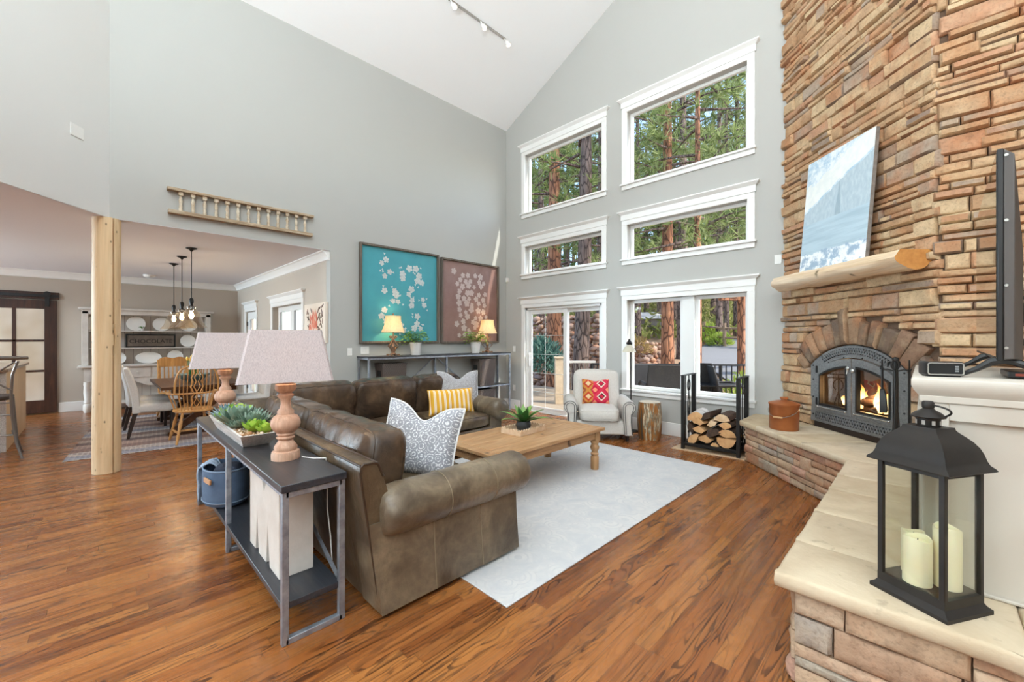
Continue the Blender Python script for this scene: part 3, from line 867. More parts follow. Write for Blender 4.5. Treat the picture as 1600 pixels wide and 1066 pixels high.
# ================================================================== FIRE TOOLS
TX, TY = RT(3.15, 3.39)
o = thing('fire_tool_stand', 'black wrought iron fire tool stand on the hearth by the insert', 'tool stand', (TX, TY, ZH), -45)
m = MB(); m.lathe([(.11, 0), (.11, .012), (.085, .025), (.03, .035), (.018, .06)], 20); m.build('base', black_m, o)
m = MB(); m.cyl((0, 0), .017, .05, .82, 12); m.sphere((0, 0, .835), .024, 10); m.build('pole', black_m, o)
m = MB()
for a_ in range(4):
    c_, s_ = math.cos(R(45+90*a_)), math.sin(R(45+90*a_))
    m.tube([(0, 0, .74), (.05*c_, .05*s_, .755), (.085*c_, .085*s_, .745), (.095*c_, .095*s_, .765)], .006)
m.build('hook', black_m, o)
def tool(name, lab, cat, a_, head, lo=.20):
    c_, s_ = .082*math.cos(R(a_)), .082*math.sin(R(a_))
    p = (RZ(-45) @ Vector((c_, s_, 0)))
    t = thing(name, lab, cat, (TX+p.x, TY+p.y, ZH+.09), -45+a_)
    m = MB(); m.tube([(0, 0, lo), (0, 0, .66)], .0085); ring = [(.0, .024*math.cos(2*PI*i/12), .705+.036*math.sin(2*PI*i/12)) for i in range(12)]
    m.tube(ring, .006, 6, closed=True); m.tube([(0, 0, .655), (0, 0, .67)], .011)
    m.build('shaft', black_m, t)
    head(t)
def shovel(t):
    m = MB(); m.loft([[(-.014, -.022, .50), (.014, -.022, .50), (.014, .022, .50), (-.014, .022, .50)], [(-.024, -.06, .455), (.014, -.06, .455), (.014, .06, .455), (-.024, .06, .455)], [(-.034, -.075, .31), (.012, -.075, .31), (.012, .075, .31), (-.034, .075, .31)]])
    m.build('blade', black_m, t, bevel=.004)
def poker(t):
    m = MB(); m.tube([(0, 0, .21), (0, 0, .02)], [.0075, .003]); m.tube([(0, 0, .10), (.02, 0, .085), (.035, 0, .11)], .005); m.build('point', black_m, t)
def brush(t):
    m = MB(); m.lathe([(.018, .20), (.03, .18), (.03, .14), (.045, .02)], 12); m.build('bristles', dark_m, t)
def tongs(t):
    m = MB(); m.tube([(0, .012, .30), (0, .02, .12), (0, .008, .01)], .006); m.tube([(0, -.012, .30), (0, -.02, .12), (0, -.008, .01)], .006); m.build('jaws', black_m, t)
tool('hearth_shovel', 'black hearth shovel hanging at the front of the tool stand', 'shovel', 225, shovel, .48)
tool('hearth_poker', 'black fire poker hanging on the hooked tool stand beside the shovel', 'poker', 315, poker)
tool('hearth_brush', 'black hearth brush hanging behind the tool stand pole', 'brush', 45, brush)
tool('hearth_tongs', 'black fire tongs hanging on the far side of the tool stand', 'tongs', 135, tongs)

# ================================================================== ASH BUCKET
cop = plain('copper_brown', lin(176, 106, 58), .38, .25, c2=lin(150, 84, 44), vscale=5)
o = thing('ash_bucket', 'lidded copper ash bucket with a wire bail on the hearth', 'bucket', (-1.11, 5.40, ZH+.001), -10)
m = MB(); m.lathe([(.135, 0), (.14, .006), (.143, .26), (.147, .265), (.147, .275)], 40); m.build('body', cop, o)
m = MB(); m.lathe([(.15, .272), (.152, .286), (.146, .292), (.06, .318), (.03, .322), (.028, .333), (.04, .338), (.04, .35), (.03, .356), (0, .358)], 40); m.build('lid', cop, o)
m = MB(); m.tube([(-.15*math.cos(PI*k/16), -.15*math.sin(PI*k/16)-.004, .235-.09*math.sin(PI*k/16)) for k in range(17)], .0035, 6)
m.sphere((-.148, 0, .235), .012, 8); m.sphere((.148, 0, .235), .012, 8); m.build('bail', chrome_m, o)
m = MB(); m.tube([(-.045, -.153, .144), (.045, -.153, .144)], .011, 10); m.build('grip', plain('turned_grip', lin(196, 150, 104), .5), o)

# ================================================================== LOG RACK AND SPLIT LOGS
RKX, RKY = -1.99, 5.83
o = thing('log_rack', 'open black iron log rack with scrolled ends beside the hearth', 'log rack', (RKX, RKY, .014), 4)
hx, hy, RH = .335, .235, .98
for x in (-hx, hx):
    for y in (-hy, hy): MB().box(x-.021, y-.021, 0, x+.021, y+.021, RH).build('corner_post', black_m, o, bevel=.003)
m = MB()
for y in (-hy, hy): m.box(-hx, y-.018, .05, hx, y+.018, .09)
for x in (-hx, hx): m.box(x-.018, -hy, .05, x+.018, hy, .09); m.box(x-.024, -hy-.03, RH, x+.024, hy+.03, RH+.012)
m.build('frame', black_m, o, bevel=.002)
m = MB(); 
for k in range(9): m.box(-hx, -hy+.02+.05*k, .07, hx, -hy+.032+.05*k, .08)
m.build('grate', dark_m, o, smooth=0)
for x in (-hx, hx):
    m = MB()
    for y in ((-.13, .13) if x < 0 else (-.13, -.02, .10)): m.tube([(x, y, .09), (x, y, RH)], .007, 8)
    m.build('end_bar', black_m, o)
m = MB(); x = -hx
for s_ in (1, -1):
    m.tube([(x, s_*(.004+.042*math.sin(PI*k/20)**1.5), .30+.44*k/20) for k in range(21)], .007, 8)
    m.tube([(x, s_*(.03-.03*(1-.03*k)*math.cos(.6*k)), .93-.018*k+.02*math.sin(.6*k)) for k in range(9)], .007, 8)
    m.tube([(x, s_*.028*math.sin(k*.55)*(1-.05*k), .17+.008*k) for k in range(9)], .007, 8)
m.tube([(x, 0, .09), (x, 0, .30)], .008); m.tube([(x, 0, .74), (x, 0, RH)], .008)
m.sphere((x, 0, .45), .012, 8); m.tube([(x, 0, .38), (x, .02, .43), (x, 0, .50), (x, -.02, .43), (x, 0, .38)], .005, 6); m.tube([(x, 0, .50), (x, 0, .56)], [.008, .002])
m.build('scroll', black_m, o)
log_in = plain('split_pine', lin(222, 176, 124), .8, c2=lin(186, 134, 86), vscale=9, stretch=(1, .3, 1), bump=.3, bscale=40)
log_pale = plain('pale_split_pine', lin(236, 210, 176), .8, c2=lin(208, 170, 128), vscale=9, bump=.3, bscale=40)
bark_m = plain('pine_bark', lin(96, 72, 56), .9, c2=lin(54, 42, 36), vscale=22, bump=.8, bscale=30)
birch_m = plain('white_bark', lin(226, 220, 212), .8, c2=lin(180, 166, 152), vscale=9, bump=.5, bscale=30)
def split_log(kind, r_, L, ang0, span, rng):
    m = MB(); n_ = 7; rings = []
    arc = [ang0+span*i/n_ for i in range(n_+1)]
    sec = [(0, 0)]+[(r_*math.cos(R(a_))*(1+.08*rng.uniform(-1, 1)), r_*math.sin(R(a_))*(1+.08*rng.uniform(-1, 1))) for a_ in arc]
    cx_ = sum(p[0] for p in sec)/len(sec); cz_ = sum(p[1] for p in sec)/len(sec)
    sec = [(p[0]-cx_, p[1]-cz_) for p in sec]
    for k in range(5):
        y = -L/2+L*k/4; w = .004
        rings.append([(p[0]+rng.uniform(-w, w), y+(rng.uniform(-.012, .012) if k in (0, 4) else 0), p[1]+rng.uniform(-w, w)) for p in sec])
    N = len(sec); base = 0
    m.cur = 0; V = [p for r0 in rings for p in r0]; F = []; mi = []
    for k in range(4):
        for i in range(N):
            j = (i+1) % N; F.append((k*N+j, k*N+i, (k+1)*N+i, (k+1)*N+j)); mi.append(0 if i == 0 or i == N-1 else 1)
    F += [tuple(range(N)), tuple(range(5*N-1, 4*N-1, -1))]; mi += [0, 0]
    m.v = V; m.f = F; m.mi = mi
    return m
rng = random.Random(8)
logs = [  # x, z, radius, rotation of the section, span, kind, label
    (-.22, .155, .105, 70, 150, 1, 'split log with a bark arch at the bottom front of the rack'),
    (-.06, .145, .105, 200, 120, 0, 'pale split log leaning in the bottom middle of the rack'),
    (.045, .115, .06, 20, 140, 0, 'small split log low in the rack beside the big dark one'),
    (.20, .155, .12, 180, 180, 1, 'broad half log lying in the bottom right of the rack'),
    (-.14, .265, .095, 210, 110, 0, 'orange split log in the second layer of the rack'),
    (.03, .265, .10, 30, 170, 2, 'dark bark-covered log in the middle of the stack'),
    (.20, .285, .11, 10, 150, 0, 'thick split log in the second layer by the front right post'),
    (-.26, .295, .085, 130, 130, 2, 'dark charred split log at the left side of the stack'),
    (-.14, .375, .10, 200, 110, 0, 'pale wedge log in the third layer at the left'),
    (.03, .365, .085, 240, 100, 3, 'triangular pale log in the third layer, middle'),
    (.18, .385, .095, 30, 120, 0, 'wedge log in the third layer at the right'),
    (-.20, .455, .115, 20, 160, 4, 'white barked log on top at the left of the stack'),
    (-.02, .465, .085, 250, 130, 2, 'dark square-cut log at the very top of the stack'),
    (.14, .475, .10, 15, 150, 3, 'pale flat log on top at the right of the stack')]
for (x, z, r_, a0_, sp, kd, lab) in logs:
    mats = [(log_in, bark_m), (log_in, bark_m), (bark_m, bark_m), (log_pale, bark_m), (log_in, birch_m)][kd]
    q = split_log(kd, r_, .40, a0_, sp, rng).build('split_log', list(mats), smooth=35)
    p = RZ(4) @ Vector((x, rng.uniform(-.02, .02), z))
    q.location = (RKX+p.x, RKY+p.y, p.z+.01); q.rotation_euler = (rng.uniform(-.03, .03), 0, R(4+rng.uniform(-6, 6)))
    tag(q, lab, 'log', 'split logs in the rack')

# ================================================================== TV CABINET, TV, RADIO
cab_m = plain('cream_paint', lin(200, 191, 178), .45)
CX0, CX1, CY0, CY1, CZ = -.005, .42, 2.46, 3.58, 1.334
o = thing('media_cabinet', 'cream panelled media cabinet standing on the stone hearth', 'cabinet', (CX0, CY0, ZH+.001))
W_, L_, H_ = CX1-CX0, CY1-CY0, CZ-ZH
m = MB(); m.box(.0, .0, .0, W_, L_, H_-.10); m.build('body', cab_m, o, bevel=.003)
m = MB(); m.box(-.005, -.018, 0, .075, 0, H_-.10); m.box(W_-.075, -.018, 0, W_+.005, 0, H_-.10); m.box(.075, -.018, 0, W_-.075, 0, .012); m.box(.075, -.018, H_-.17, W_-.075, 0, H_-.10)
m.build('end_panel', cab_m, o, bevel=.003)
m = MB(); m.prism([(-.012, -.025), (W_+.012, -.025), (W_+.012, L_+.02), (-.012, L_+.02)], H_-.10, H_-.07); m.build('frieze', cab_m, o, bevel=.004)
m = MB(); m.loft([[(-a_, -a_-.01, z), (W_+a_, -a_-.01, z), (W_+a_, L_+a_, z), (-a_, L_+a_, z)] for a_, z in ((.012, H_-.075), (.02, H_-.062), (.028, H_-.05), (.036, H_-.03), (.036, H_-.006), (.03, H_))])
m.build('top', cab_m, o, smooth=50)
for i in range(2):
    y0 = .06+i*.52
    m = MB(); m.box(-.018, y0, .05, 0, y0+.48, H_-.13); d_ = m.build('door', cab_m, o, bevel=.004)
    m = MB(); m.sphere((-.03, y0+(.44 if i == 0 else .04), .4), .014, 10); m.build('knob', black_m, d_)
# television: stands along the wall, its screen to the room
scr = NT('black_screen'); scr.base((.004, .004, .005)); scr.p(rough=.03, spec=.7); scr_m = scr.m
tvb = plain('black_plastic', lin(30, 28, 28), .35, var=.2)
tvs = plain('dark_grey_plastic', lin(82, 76, 72), .45)
TVX, TVY0, TVY1, TZ0, TZ1 = .205, 2.555, 3.97, 1.412, 2.262
o = thing('television', 'large black flat television seen edge-on on the cream cabinet', 'television', (TVX, TVY0, TZ0), -1.2)
L_ = TVY1-TVY0; H_ = TZ1-TZ0
MB().box(0, 0, 0, .018, L_, H_).build('bezel', tvb, o, bevel=.004)
MB().box(-.0015, .012, .014, .0, L_-.012, H_-.012).build('screen', scr_m, o, smooth=0)
m = MB(); m.loft([[(.018, y, z) for y, z in ((.003, .003), (L_-.003, .003), (L_-.003, H_-.003), (.003, H_-.003))], [(.046, y, z) for y, z in ((.004, .006), (L_-.004, .006), (L_-.004, H_-.03), (.004, H_-.03))], [(.072, y, z) for y, z in ((.05, .0), (L_-.05, .0), (L_-.05, H_*.5), (.05, H_*.5))]])
m.build('back_cover', tvs, o, smooth=30, bevel=.003)
m = MB()
for z in (.05, .30, .56, .82): m.cyl((0, 0), .006, 0, .003, 8, T(.025, .002, z) @ RX(90))
m.build('screw', chrome_m, o)
for y in (.05, L_*.46):
    m = MB()
    for s_, e_ in ((-1, .12), (1, .16)):
        m.tube([(.025, y, .0), (.02+s_*.03, y, -.006), (.02+s_*e_*.6, y, -.04), (.02+s_*e_, y, -.068), (.02+s_*(e_+.03), y, -.072)], [.018, .016, .011, .008, .005], 8)
    m.build('foot', tvb, o)
m = MB(); m.tube([(.05, .25, .35), (.09, .2, .25), (.08, .22, .1), (.12, .25, -.05)], .004, 6); m.tube([(.05, .3, .25), (.10, .26, .18), (.12, .3, -.05)], .004, 6); m.build('cable', tvb, o)
o = thing('clock_radio', 'black clock radio with a grey rimmed face on the cabinet corner', 'radio', (.062, 2.56, CZ+.001), 22); o.scale = (.74, .74, .78)
m = MB(); rr_ = []
def rrect(w, h, r_, y, k=5):
    out = []
    for cx_, cz_, a0_ in ((w/2-r_, h/2-r_, 0), (-w/2+r_, h/2-r_, 90), (-w/2+r_, -h/2+r_, 180), (w/2-r_, -h/2+r_, 270)):
        for i in range(k+1): a_ = R(a0_+90*i/k); out.append((cx_+r_*math.cos(a_), y, cz_+h/2*0+r_*math.sin(a_)))
    return out
m.loft([[(x, y, z+.045) for x, y, z in rrect(w, h, .014, yy)][::-1] for w, h, yy in ((.165, .074, 0), (.17, .078, .012), (.17, .078, .085), (.15, .06, .10))][::-1]); m.build('body', tvb, o, smooth=40)
m = MB(); a_ = [(x, z+.045) for x, y, z in rrect(.16, .069, .012, 0)]; b_ = [(x, z+.045) for x, y, z in rrect(.148, .057, .009, 0)]
ring_plate(m, a_, b_, -.006, .002); m.build('face_rim', chrome_m, o, smooth=30)
m = MB(); m.box(-.07, -.001, .02, .07, .002, .07); m.build('grille', dark_m, o, smooth=0)
m = MB(); 
for dx, dz in ((0, .012), (0, -.012), (.0, 0)): m.box(.05+dx-.008, -.004, .045+dz-.004, .05+dx+.008, .0, .045+dz+.004)
m.build('button', plain('grey_button', lin(150, 150, 150), .4), o, bevel=.001)
m = MB(); m.box(-.07, .01, 0, .07, .085, .008); m.build('base', dark_m, o)
o = thing('cable_box', 'flat black cable box lying under the television', 'set-top box', (.24, 2.63, CZ+.001))
m = MB(); m.box(0, 0, .004, .17, .24, .03); m.build('case', tvb, o, bevel=.004)
m = MB(); m.box(.02, -.002, .012, .12, 0, .022); m.build('display', plain('dim_red_display', lin(150, 60, 40), .4), o, smooth=0)

# ================================================================== LANTERN AND CANDLES
lan_m = plain('bronze_black', lin(46, 41, 37), .48, .35, c2=lin(34, 30, 28), vscale=8)
LX, LY = .009, 2.275
o = thing('candle_lantern', 'tall dark bronze glass lantern with a flared roof on the near hearth slab', 'lantern', (LX, LY, ZH+.001), -31)
b = .127; c = .107
m = MB(); m.loft([[(-a_, -a_*.93, z), (a_, -a_*.93, z), (a_, a_*.93, z), (-a_, a_*.93, z)] for a_, z in ((b, 0), (b, .014), (b-.012, .024), (c+.002, .034), (c+.002, .066))]); m.build('base', lan_m, o, smooth=20)
for sx in (-1, 1):
    for sy in (-1, 1): MB().cbox((sx*(c-.007), sy*(c*.93-.007), .29), (.018, .018, .46)).build('corner_post', lan_m, o, bevel=.002)
m = MB(); k = c
for s_ in (-1, 1): m.box(-k, s_*k*.93-.007*s_, .50, k, s_*k*.93-.014*s_, .525); m.box(s_*k-.007*s_, -k*.93, .50, s_*k-.014*s_, k*.93, .525)
m.build('top_rail', lan_m, o)
for i in range(4):
    m = MB()
    if i < 2: s_ = -1 if i == 0 else 1; m.box(-c+.016, s_*(c*.93-.006)-.0015, .066, c-.016, s_*(c*.93-.006)+.0015, .50)
    else: s_ = -1 if i == 2 else 1; m.box(s_*(c-.006)-.0015, -c*.93+.016, .066, s_*(c-.006)+.0015, c*.93-.016, .50)
    m.build('glass_pane', clear_m, o, smooth=0)
m = MB(); prof = ((.132, .520), (.136, .524), (.131, .532), (.121, .542), (.115, .558), (.110, .580), (.102, .602), (.090, .622), (.076, .638), (.064, .650), (.056, .660), (.054, .670))
m.loft([[(-a_, -a_*.93, z), (a_, -a_*.93, z), (a_, a_*.93, z), (-a_, a_*.93, z)] for a_, z in prof]); m.build('roof', lan_m, o, smooth=28)
m = MB(); m.lathe([(.034, .668), (.036, .672), (.036, .700), (.05, .704), (.052, .708), (.038, .722), (.022, .732), (.016, .738), (.018, .742), (.018, .76), (.014, .766), (0, .767)], 24); m.build('chimney_cap', lan_m, o, smooth=40)
m = MB()
for i in range(8): m.box(.0355, -.005, .678, .0368, .005, .694, RZ(45*i+10))
m.build('vent_hole', plain('pale_vent', lin(170, 165, 158), .6), o, smooth=0)
m = MB(); m.tube([(.017+.0*k, .0, .752) if k == 0 else (.02+.045*math.sin(k/10*PI*.9), .004*k*.5, .752-.045*(k/10)**1.4) for k in range(11)], .0035, 6); m.build('ring_handle', lan_m, o)
m = MB(); pr = [(-.125, -.0, .524), (-.142, -.03, .526), (-.150, -.05, .522), (-.146, -.062, .514), (-.136, -.058, .510)]; m.tube(pr, .004, 6)
m.tube([(-.13, -.05, .525), (-.128, 0, .54), (-.13, .05, .525)], .0035, 6); m.build('latch', lan_m, o)
wax = NT('ivory_wax'); wax.base(lin(240, 230, 196)); wax.p(rough=.45, sss=.25); wax.b.inputs['Subsurface Radius'].default_value = (.03, .02, .01); wax_m = wax.m
for (x, y, r_, h, lab) in ((-.062, .02, .036, .165, 'shorter ivory pillar candle at the left inside the lantern'), (-.006, -.048, .043, .175, 'front ivory pillar candle nearest the lantern glass'), (.042, .03, .040, .225, 'tallest ivory pillar candle at the back of the lantern')):
    p = RZ(-31) @ Vector((x, y, 0))
    c_ = thing('pillar_candle', lab, 'candle', (LX+p.x, LY+p.y, ZH+.0675), 0, 'ivory candles in the lantern')
    m = MB(); n_ = 28; rings = []
    for (rr, z) in ((r_, 0), (r_, h*.5), (r_, h-.004), (r_*.94, h), (r_*.84, h-.002), (r_*.78, h-.016), (.001, h-.018)):
        rings.append([(rr*math.cos(2*PI*i/n_), rr*math.sin(2*PI*i/n_), z+(.006*math.sin(2*PI*i/n_*2+x*90) if z > h*.6 and rr > r_*.8 else 0)) for i in range(n_)])
    m.loft(rings); m.build('wax', wax_m, c_, smooth=50)
    MB().tube([(0, 0, h-.02), (.002, 0, h-.004)], .0015, 6).build('wick', dark_m, c_)
# ================================================================== SOFT THINGS
def rbox(mb, w, d, h, M, n=(14, 10, 6), k=7, bulge=(0, 0, .02), wr=.004, wf=5, seed=0, pipe=None, sag=0):
    """rounded, slightly bulging and wrinkled cushion centred on M"""
    def mp(x, y, z):
        l = (abs(x)**k+abs(y)**k+abs(z)**k)**(1/k)
        a, b, c = x/l, y/l, z/l
        X = a*w/2+math.copysign(bulge[0]*max(0, 1-b*b)*max(0, 1-c*c), a)*abs(a)
        Y = b*d/2+math.copysign(bulge[1]*max(0, 1-a*a)*max(0, 1-c*c), b)*abs(b)
        Z = c*h/2+math.copysign(bulge[2]*max(0, 1-a*a)*max(0, 1-b*b), c)*abs(c)-sag*(1-a*a)*(1 if c > 0 else 0)
        q = wr*nz(X*wf+seed, Y*wf, Z*wf*.5)+wr*.5*nz(X*wf*2.6+Z*wf*.8+seed, Y*wf*.8, Z*wf*.7+9)
        return (X+q*a, Y+q*b, Z+q*c)
    nx, ny, nz_ = n
    idx = {}; V = []; F = []
    def vid(i, j, l):
        key = (i, j, l)
        if key not in idx: idx[key] = len(V); V.append(mp(2*i/nx-1, 2*j/ny-1, 2*l/nz_-1))
        return idx[key]
    for i in range(nx):
        for j in range(ny):
            F.append((vid(i, j+1, 0), vid(i+1, j+1, 0), vid(i+1, j, 0), vid(i, j, 0))); F.append((vid(i, j, nz_), vid(i+1, j, nz_), vid(i+1, j+1, nz_), vid(i, j+1, nz_)))
        for l in range(nz_):
            F.append((vid(i, 0, l), vid(i+1, 0, l), vid(i+1, 0, l+1), vid(i, 0, l+1))); F.append((vid(i, ny, l+1), vid(i+1, ny, l+1), vid(i+1, ny, l), vid(i, ny, l)))
    for j in range(ny):
        for l in range(nz_):
            F.append((vid(0, j, l+1), vid(0, j+1, l+1), vid(0, j+1, l), vid(0, j, l))); F.append((vid(nx, j, l), vid(nx, j+1, l), vid(nx, j+1, l+1), vid(nx, j, l+1)))
    mb.add(V, F, M)
    if pipe:
        for (ax, val, r_) in pipe:
            path = []
            per = [(-1+2*i/24, -1) for i in range(24)]+[(1, -1+2*i/14) for i in range(14)]+[(1-2*i/24, 1) for i in range(24)]+[(-1, 1-2*i/14) for i in range(14)]
            for a, b in per:
                path.append(mp(*{'y': (a, val, b), 'z': (a, b, val), 'x': (val, a, b)}[ax]))
            mb.tube(path, r_, 6, M, closed=True)
def pillow(w, h, t, chop=0, seed=0, n=22, concave=.06):
    """throw pillow standing in the x-z plane, origin at the bottom middle"""
    m = MB(); V = []; F = []
    def pt(i, j, s_):
        u, v = 2*i/n-1, 2*j/n-1
        x = w/2*u*(1-concave*(1-v*v)); z = h/2*v*(1-concave*(1-u*u))
        th = t/2*(max(0, (1-u**4)*(1-v**4)))**.55
        if v > -.2: z -= chop*math.exp(-(u/.40)**2)*((v+.2)/1.2)**2
        th *= 1-.35*math.exp(-(u/.2)**2)*max(0, v)*(1 if chop else 0)
        th += .006*nz(x*9+seed, z*9, s_)*min(1, th*30)
        return (x, s_*th, z+h/2*(1-concave))
    for s_ in (-1, 1):
        b = len(V); V += [pt(i, j, s_) for j in range(n+1) for i in range(n+1)]
        for j in range(n):
            for i in range(n):
                q = (b+j*(n+1)+i, b+j*(n+1)+i+1, b+(j+1)*(n+1)+i+1, b+(j+1)*(n+1)+i)
                F.append(q if s_ < 0 else q[::-1])
    m.add(V, F)
    edge = [pt(i, 0, 0) for i in range(n)]+[pt(n, j, 0) for j in range(n)]+[pt(n-i, n, 0) for i in range(n)]+[pt(0, n-j, 0) for j in range(n)]
    return m, edge
def leather(name, c0, c1, c2, rough=.36):
    n = NT(name); n.p(rough=rough, spec=.5, coat=.12); n.b.inputs['Coat Roughness'].default_value = .25
    a = n.noise(n.coord(), 3.2, 5, .62, .5); b = n.noise(n.coord(), 26, 4, .6)
    col = n.ramp(a, [(.3, c0), (.5, c1), (.72, c2)])
    col = n.mix(n.math('MULTIPLY', n.ramp(b, [(.35, 1.0), (.6, 0.0)]), .3), col, c0)
    n.base(col)
    wr = n.noise(n.coord((1, 1, .5)), 6, 3, .55, 1.5); fine = n.vor(n.coord(), 260)
    n.bump(n.math('ADD', n.math('MULTIPLY', wr, 1.0), n.math('MULTIPLY', fine, .08)), .38, .02); return n.m
leather_m = leather('brown_leather', lin(58, 46, 36), lin(92, 75, 56), lin(130, 111, 84), .30)
leather2_m = leather('dark_cushion_leather', lin(46, 35, 28), lin(76, 58, 43), lin(108, 84, 62), .27)
leather3_m = leather('arm_leather_lit', lin(76, 64, 51), lin(114, 99, 80), lin(148, 132, 108), .32)  # lighter olive copy of the sofa leather, reflected light put into its colour
seam_m = plain('leather_piping', lin(60, 44, 32), .4)
stitch_m = plain('worn_seam', lin(138, 124, 100), .5)

SOX, SOY = -3.6, 1.6
sofa = thing('sectional_sofa', 'worn brown leather L-shaped sectional sofa with rolled arms', 'sofa', (SOX, SOY, 0))
SM = T(-SOX, -SOY, 0)
X0, X1 = -5.12, -2.06; Y0, Y1 = 1.06, 3.86
# bases
m = MB(); m.box(-5.05, 1.12, .07, -2.24, 2.03, .33, SM); m.box(-5.05, 2.0, .07, -4.07, 3.74, .33, SM); m.build('base', leather_m, sofa, bevel=.02, seg=3)
for (x, y) in ((-2.16, 1.15), (-2.16, 1.98), (-4.9, 1.2), (-4.2, 3.78), (-4.95, 3.78)): MB().box(x-.03, y-.03, .012 if x > -3 and y > 1.6 else 0, x+.03, y+.03, .075, SM).build('foot', black_m, sofa)
# backs: outer face leans out towards the top
def back_prof(o, k): # o outward coordinate, returns (depth, z)
    return [(.005, .035), (-.02, .20), (-.055, .45), (-.095, .70), (-.108, .80), (-.105, .832), (-.09, .845), (-.03, .842), (-.01, .832), (.02, .76), (.10, .50), (.14, .30), (.14, .035)]
pr = back_prof(0, 0)
m = MB(); rings = []
for k in range(25):
    x = X1-.0-(X1-(-5.12))*k/24
    rings.append([(x, Y0+d_+.003*nz(x*3, z*4), z+.004*nz(x*4, z*3, 5)) for d_, z in pr])
m.loft([r0[::-1] for r0 in rings][::-1] if False else rings, M=SM)
m.build('back_frame', leather_m, sofa, smooth=45)
m = MB(); rings = []
for k in range(25):
    y = 1.05+(3.88-1.05)*k/24
    rings.append([(-5.10+d_+.003*nz(y*3, z*4), y, z) for d_, z in pr])
m.loft([r0[::-1] for r0 in rings], M=SM); m.build('back_frame', leather_m, sofa, smooth=45)
m = MB()
for xx in (X1+.002,): m.tube([(xx, Y0+d_, z) for d_, z in pr[:10]], .007, 6, SM)
m.tube([(X1-.0-(3.0)*k/20, Y0-.106, .838) for k in range(21)], .006, 6, SM)
m.tube([(X1-.0-(3.0)*k/20, Y0-.012, .838) for k in range(21)], .006, 6, SM)
m.build('piping', seam_m, sofa)
# arms
def arm(p0, p1, out, name_seed):
    """rolled arm from p0 (at the back) to p1 (front); out = outward unit vector in xy"""
    p0 = Vector((*p0, 0)); p1 = Vector((*p1, 0)); o_ = Vector((*out, 0)); L = (p1-p0).length; d = (p1-p0).normalized()
    prof = [(.040, .035), (.028, .15), (.014, .30), (.010, .42), (.010, .52), (-.16, .52), (-.19, .4), (-.19, .035)]
    rings = []
    for k in range(13):
        c = p0+d*(L-.10)*k/12
        rings.append([tuple(c+o_*(w+.003*nz(k*.4, z*4, name_seed))+d*(-.12*z if k == 0 else 0)+Vector((0, 0, z))) for w, z in prof])
    det = d.x*o_.y-d.y*o_.x
    if det > 0: rings = [r0[::-1] for r0 in rings]
    m = MB(); m.loft(rings, M=SM); side = m.build('arm_panel', leather3_m, sofa, smooth=45)
    # roll with softly gathered ends
    m = MB(); n_ = 28; rings = []; ks = [0, .012, .03, .06, .10]+[.1+.8*i/22 for i in range(1, 22)]+[.90, .94, .97, .988, 1.0]
    for s_ in ks:
        e = min(s_, 1-s_); rr = .138*(1-(max(0, .07-e)/.07)**2.4*.32)
        c = p0+d*(L*s_)+o_*(-.045)+Vector((0, 0, .548))
        if e < .005: rr *= .72
        ring = []
        for i in range(n_):
            th = 2*PI*i/n_
            q = rr+.004*nz(s_*5, math.cos(th)*2, math.sin(th)*2+name_seed)+(.006*nz(s_*60, th*2.2, name_seed)*(1 if e < .14 else .25))
            ring.append(tuple(c+o_*(q*1.08*math.cos(th))+Vector((0, 0, q*math.sin(th)))))
        rings.append(ring if det < 0 else ring[::-1])
    m.loft(rings, M=SM); ar = m.build('arm_roll', leather3_m, sofa, smooth=70)
    for s_ in (.36, .68):
        m = MB(); m.tube([tuple(p0+d*(L*s_)+o_*(-.045+.1395*1.08*math.cos(2*PI*i/30))+Vector((0, 0, .548+.1395*math.sin(2*PI*i/30)))) for i in range(30)], .0028, 5, SM, closed=True)
        m.tube([tuple(p0+d*(L*(s_-.06))+o_*(w+.001)+Vector((0, 0, z))) for w, z in prof[:5]], .003, 5, SM)
        m.build('seam', stitch_m, ar, label='pale worn seam across the arm')
arm((X1, Y0), (X1, 2.19), (1, 0), 3)
arm((-5.12, 3.88), (-4.0, 3.88), (0, 1), 8)
# seats
def cush(name, mat, w, d, h, M, **k):
    m = MB(); rbox(m, w, d, h, SM @ M, **k); return m.build(name, mat, sofa, smooth=60)
cush('seat_cushion', leather_m, .92, .80, .17, T(-2.70, 1.66, .415), bulge=(0, .01, .025), pipe=[('z', .82, .006)], seed=1)
cush('seat_cushion', leather_m, .92, .80, .17, T(-3.63, 1.66, .415), bulge=(0, .01, .025), pipe=[('z', .82, .006)], seed=2)
cush('seat_cushion', leather_m, .92, .96, .17, T(-4.55, 1.74, .415), bulge=(0, .01, .025), seed=3)
cush('seat_cushion', leather_m, .92, .76, .17, T(-4.53, 2.61, .415), bulge=(.01, 0, .025), pipe=[('z', .82, .006)], seed=4)
cush('seat_cushion', leather_m, .92, .72, .17, T(-4.53, 3.36, .415), bulge=(.01, 0, .025), pipe=[('z', .82, .006)], seed=5)
# back cushions
bc = dict(n=(34, 10, 22), k=8, bulge=(.012, .055, .02), wr=.017, wf=6)
def bcush(M, seed, w): return cush('back_cushion', leather2_m, w, .25, .50, M, seed=seed, pipe=[('y', .80, .0055), ('y', -.80, .0055)], **bc)
bcush(T(-2.80, 1.20, .70) @ RX(-9), 11, 1.10)
bcush(T(-3.93, 1.22, .70) @ RX(-9), 12, 1.08)
bcush(T(-4.93, 1.76, .73) @ RZ(90) @ RX(9), 13, .86)
bcush(T(-4.93, 2.60, .73) @ RZ(90) @ RX(9), 14, .84)
bcush(T(-4.93, 3.38, .73) @ RZ(90) @ RX(9), 15, .72)

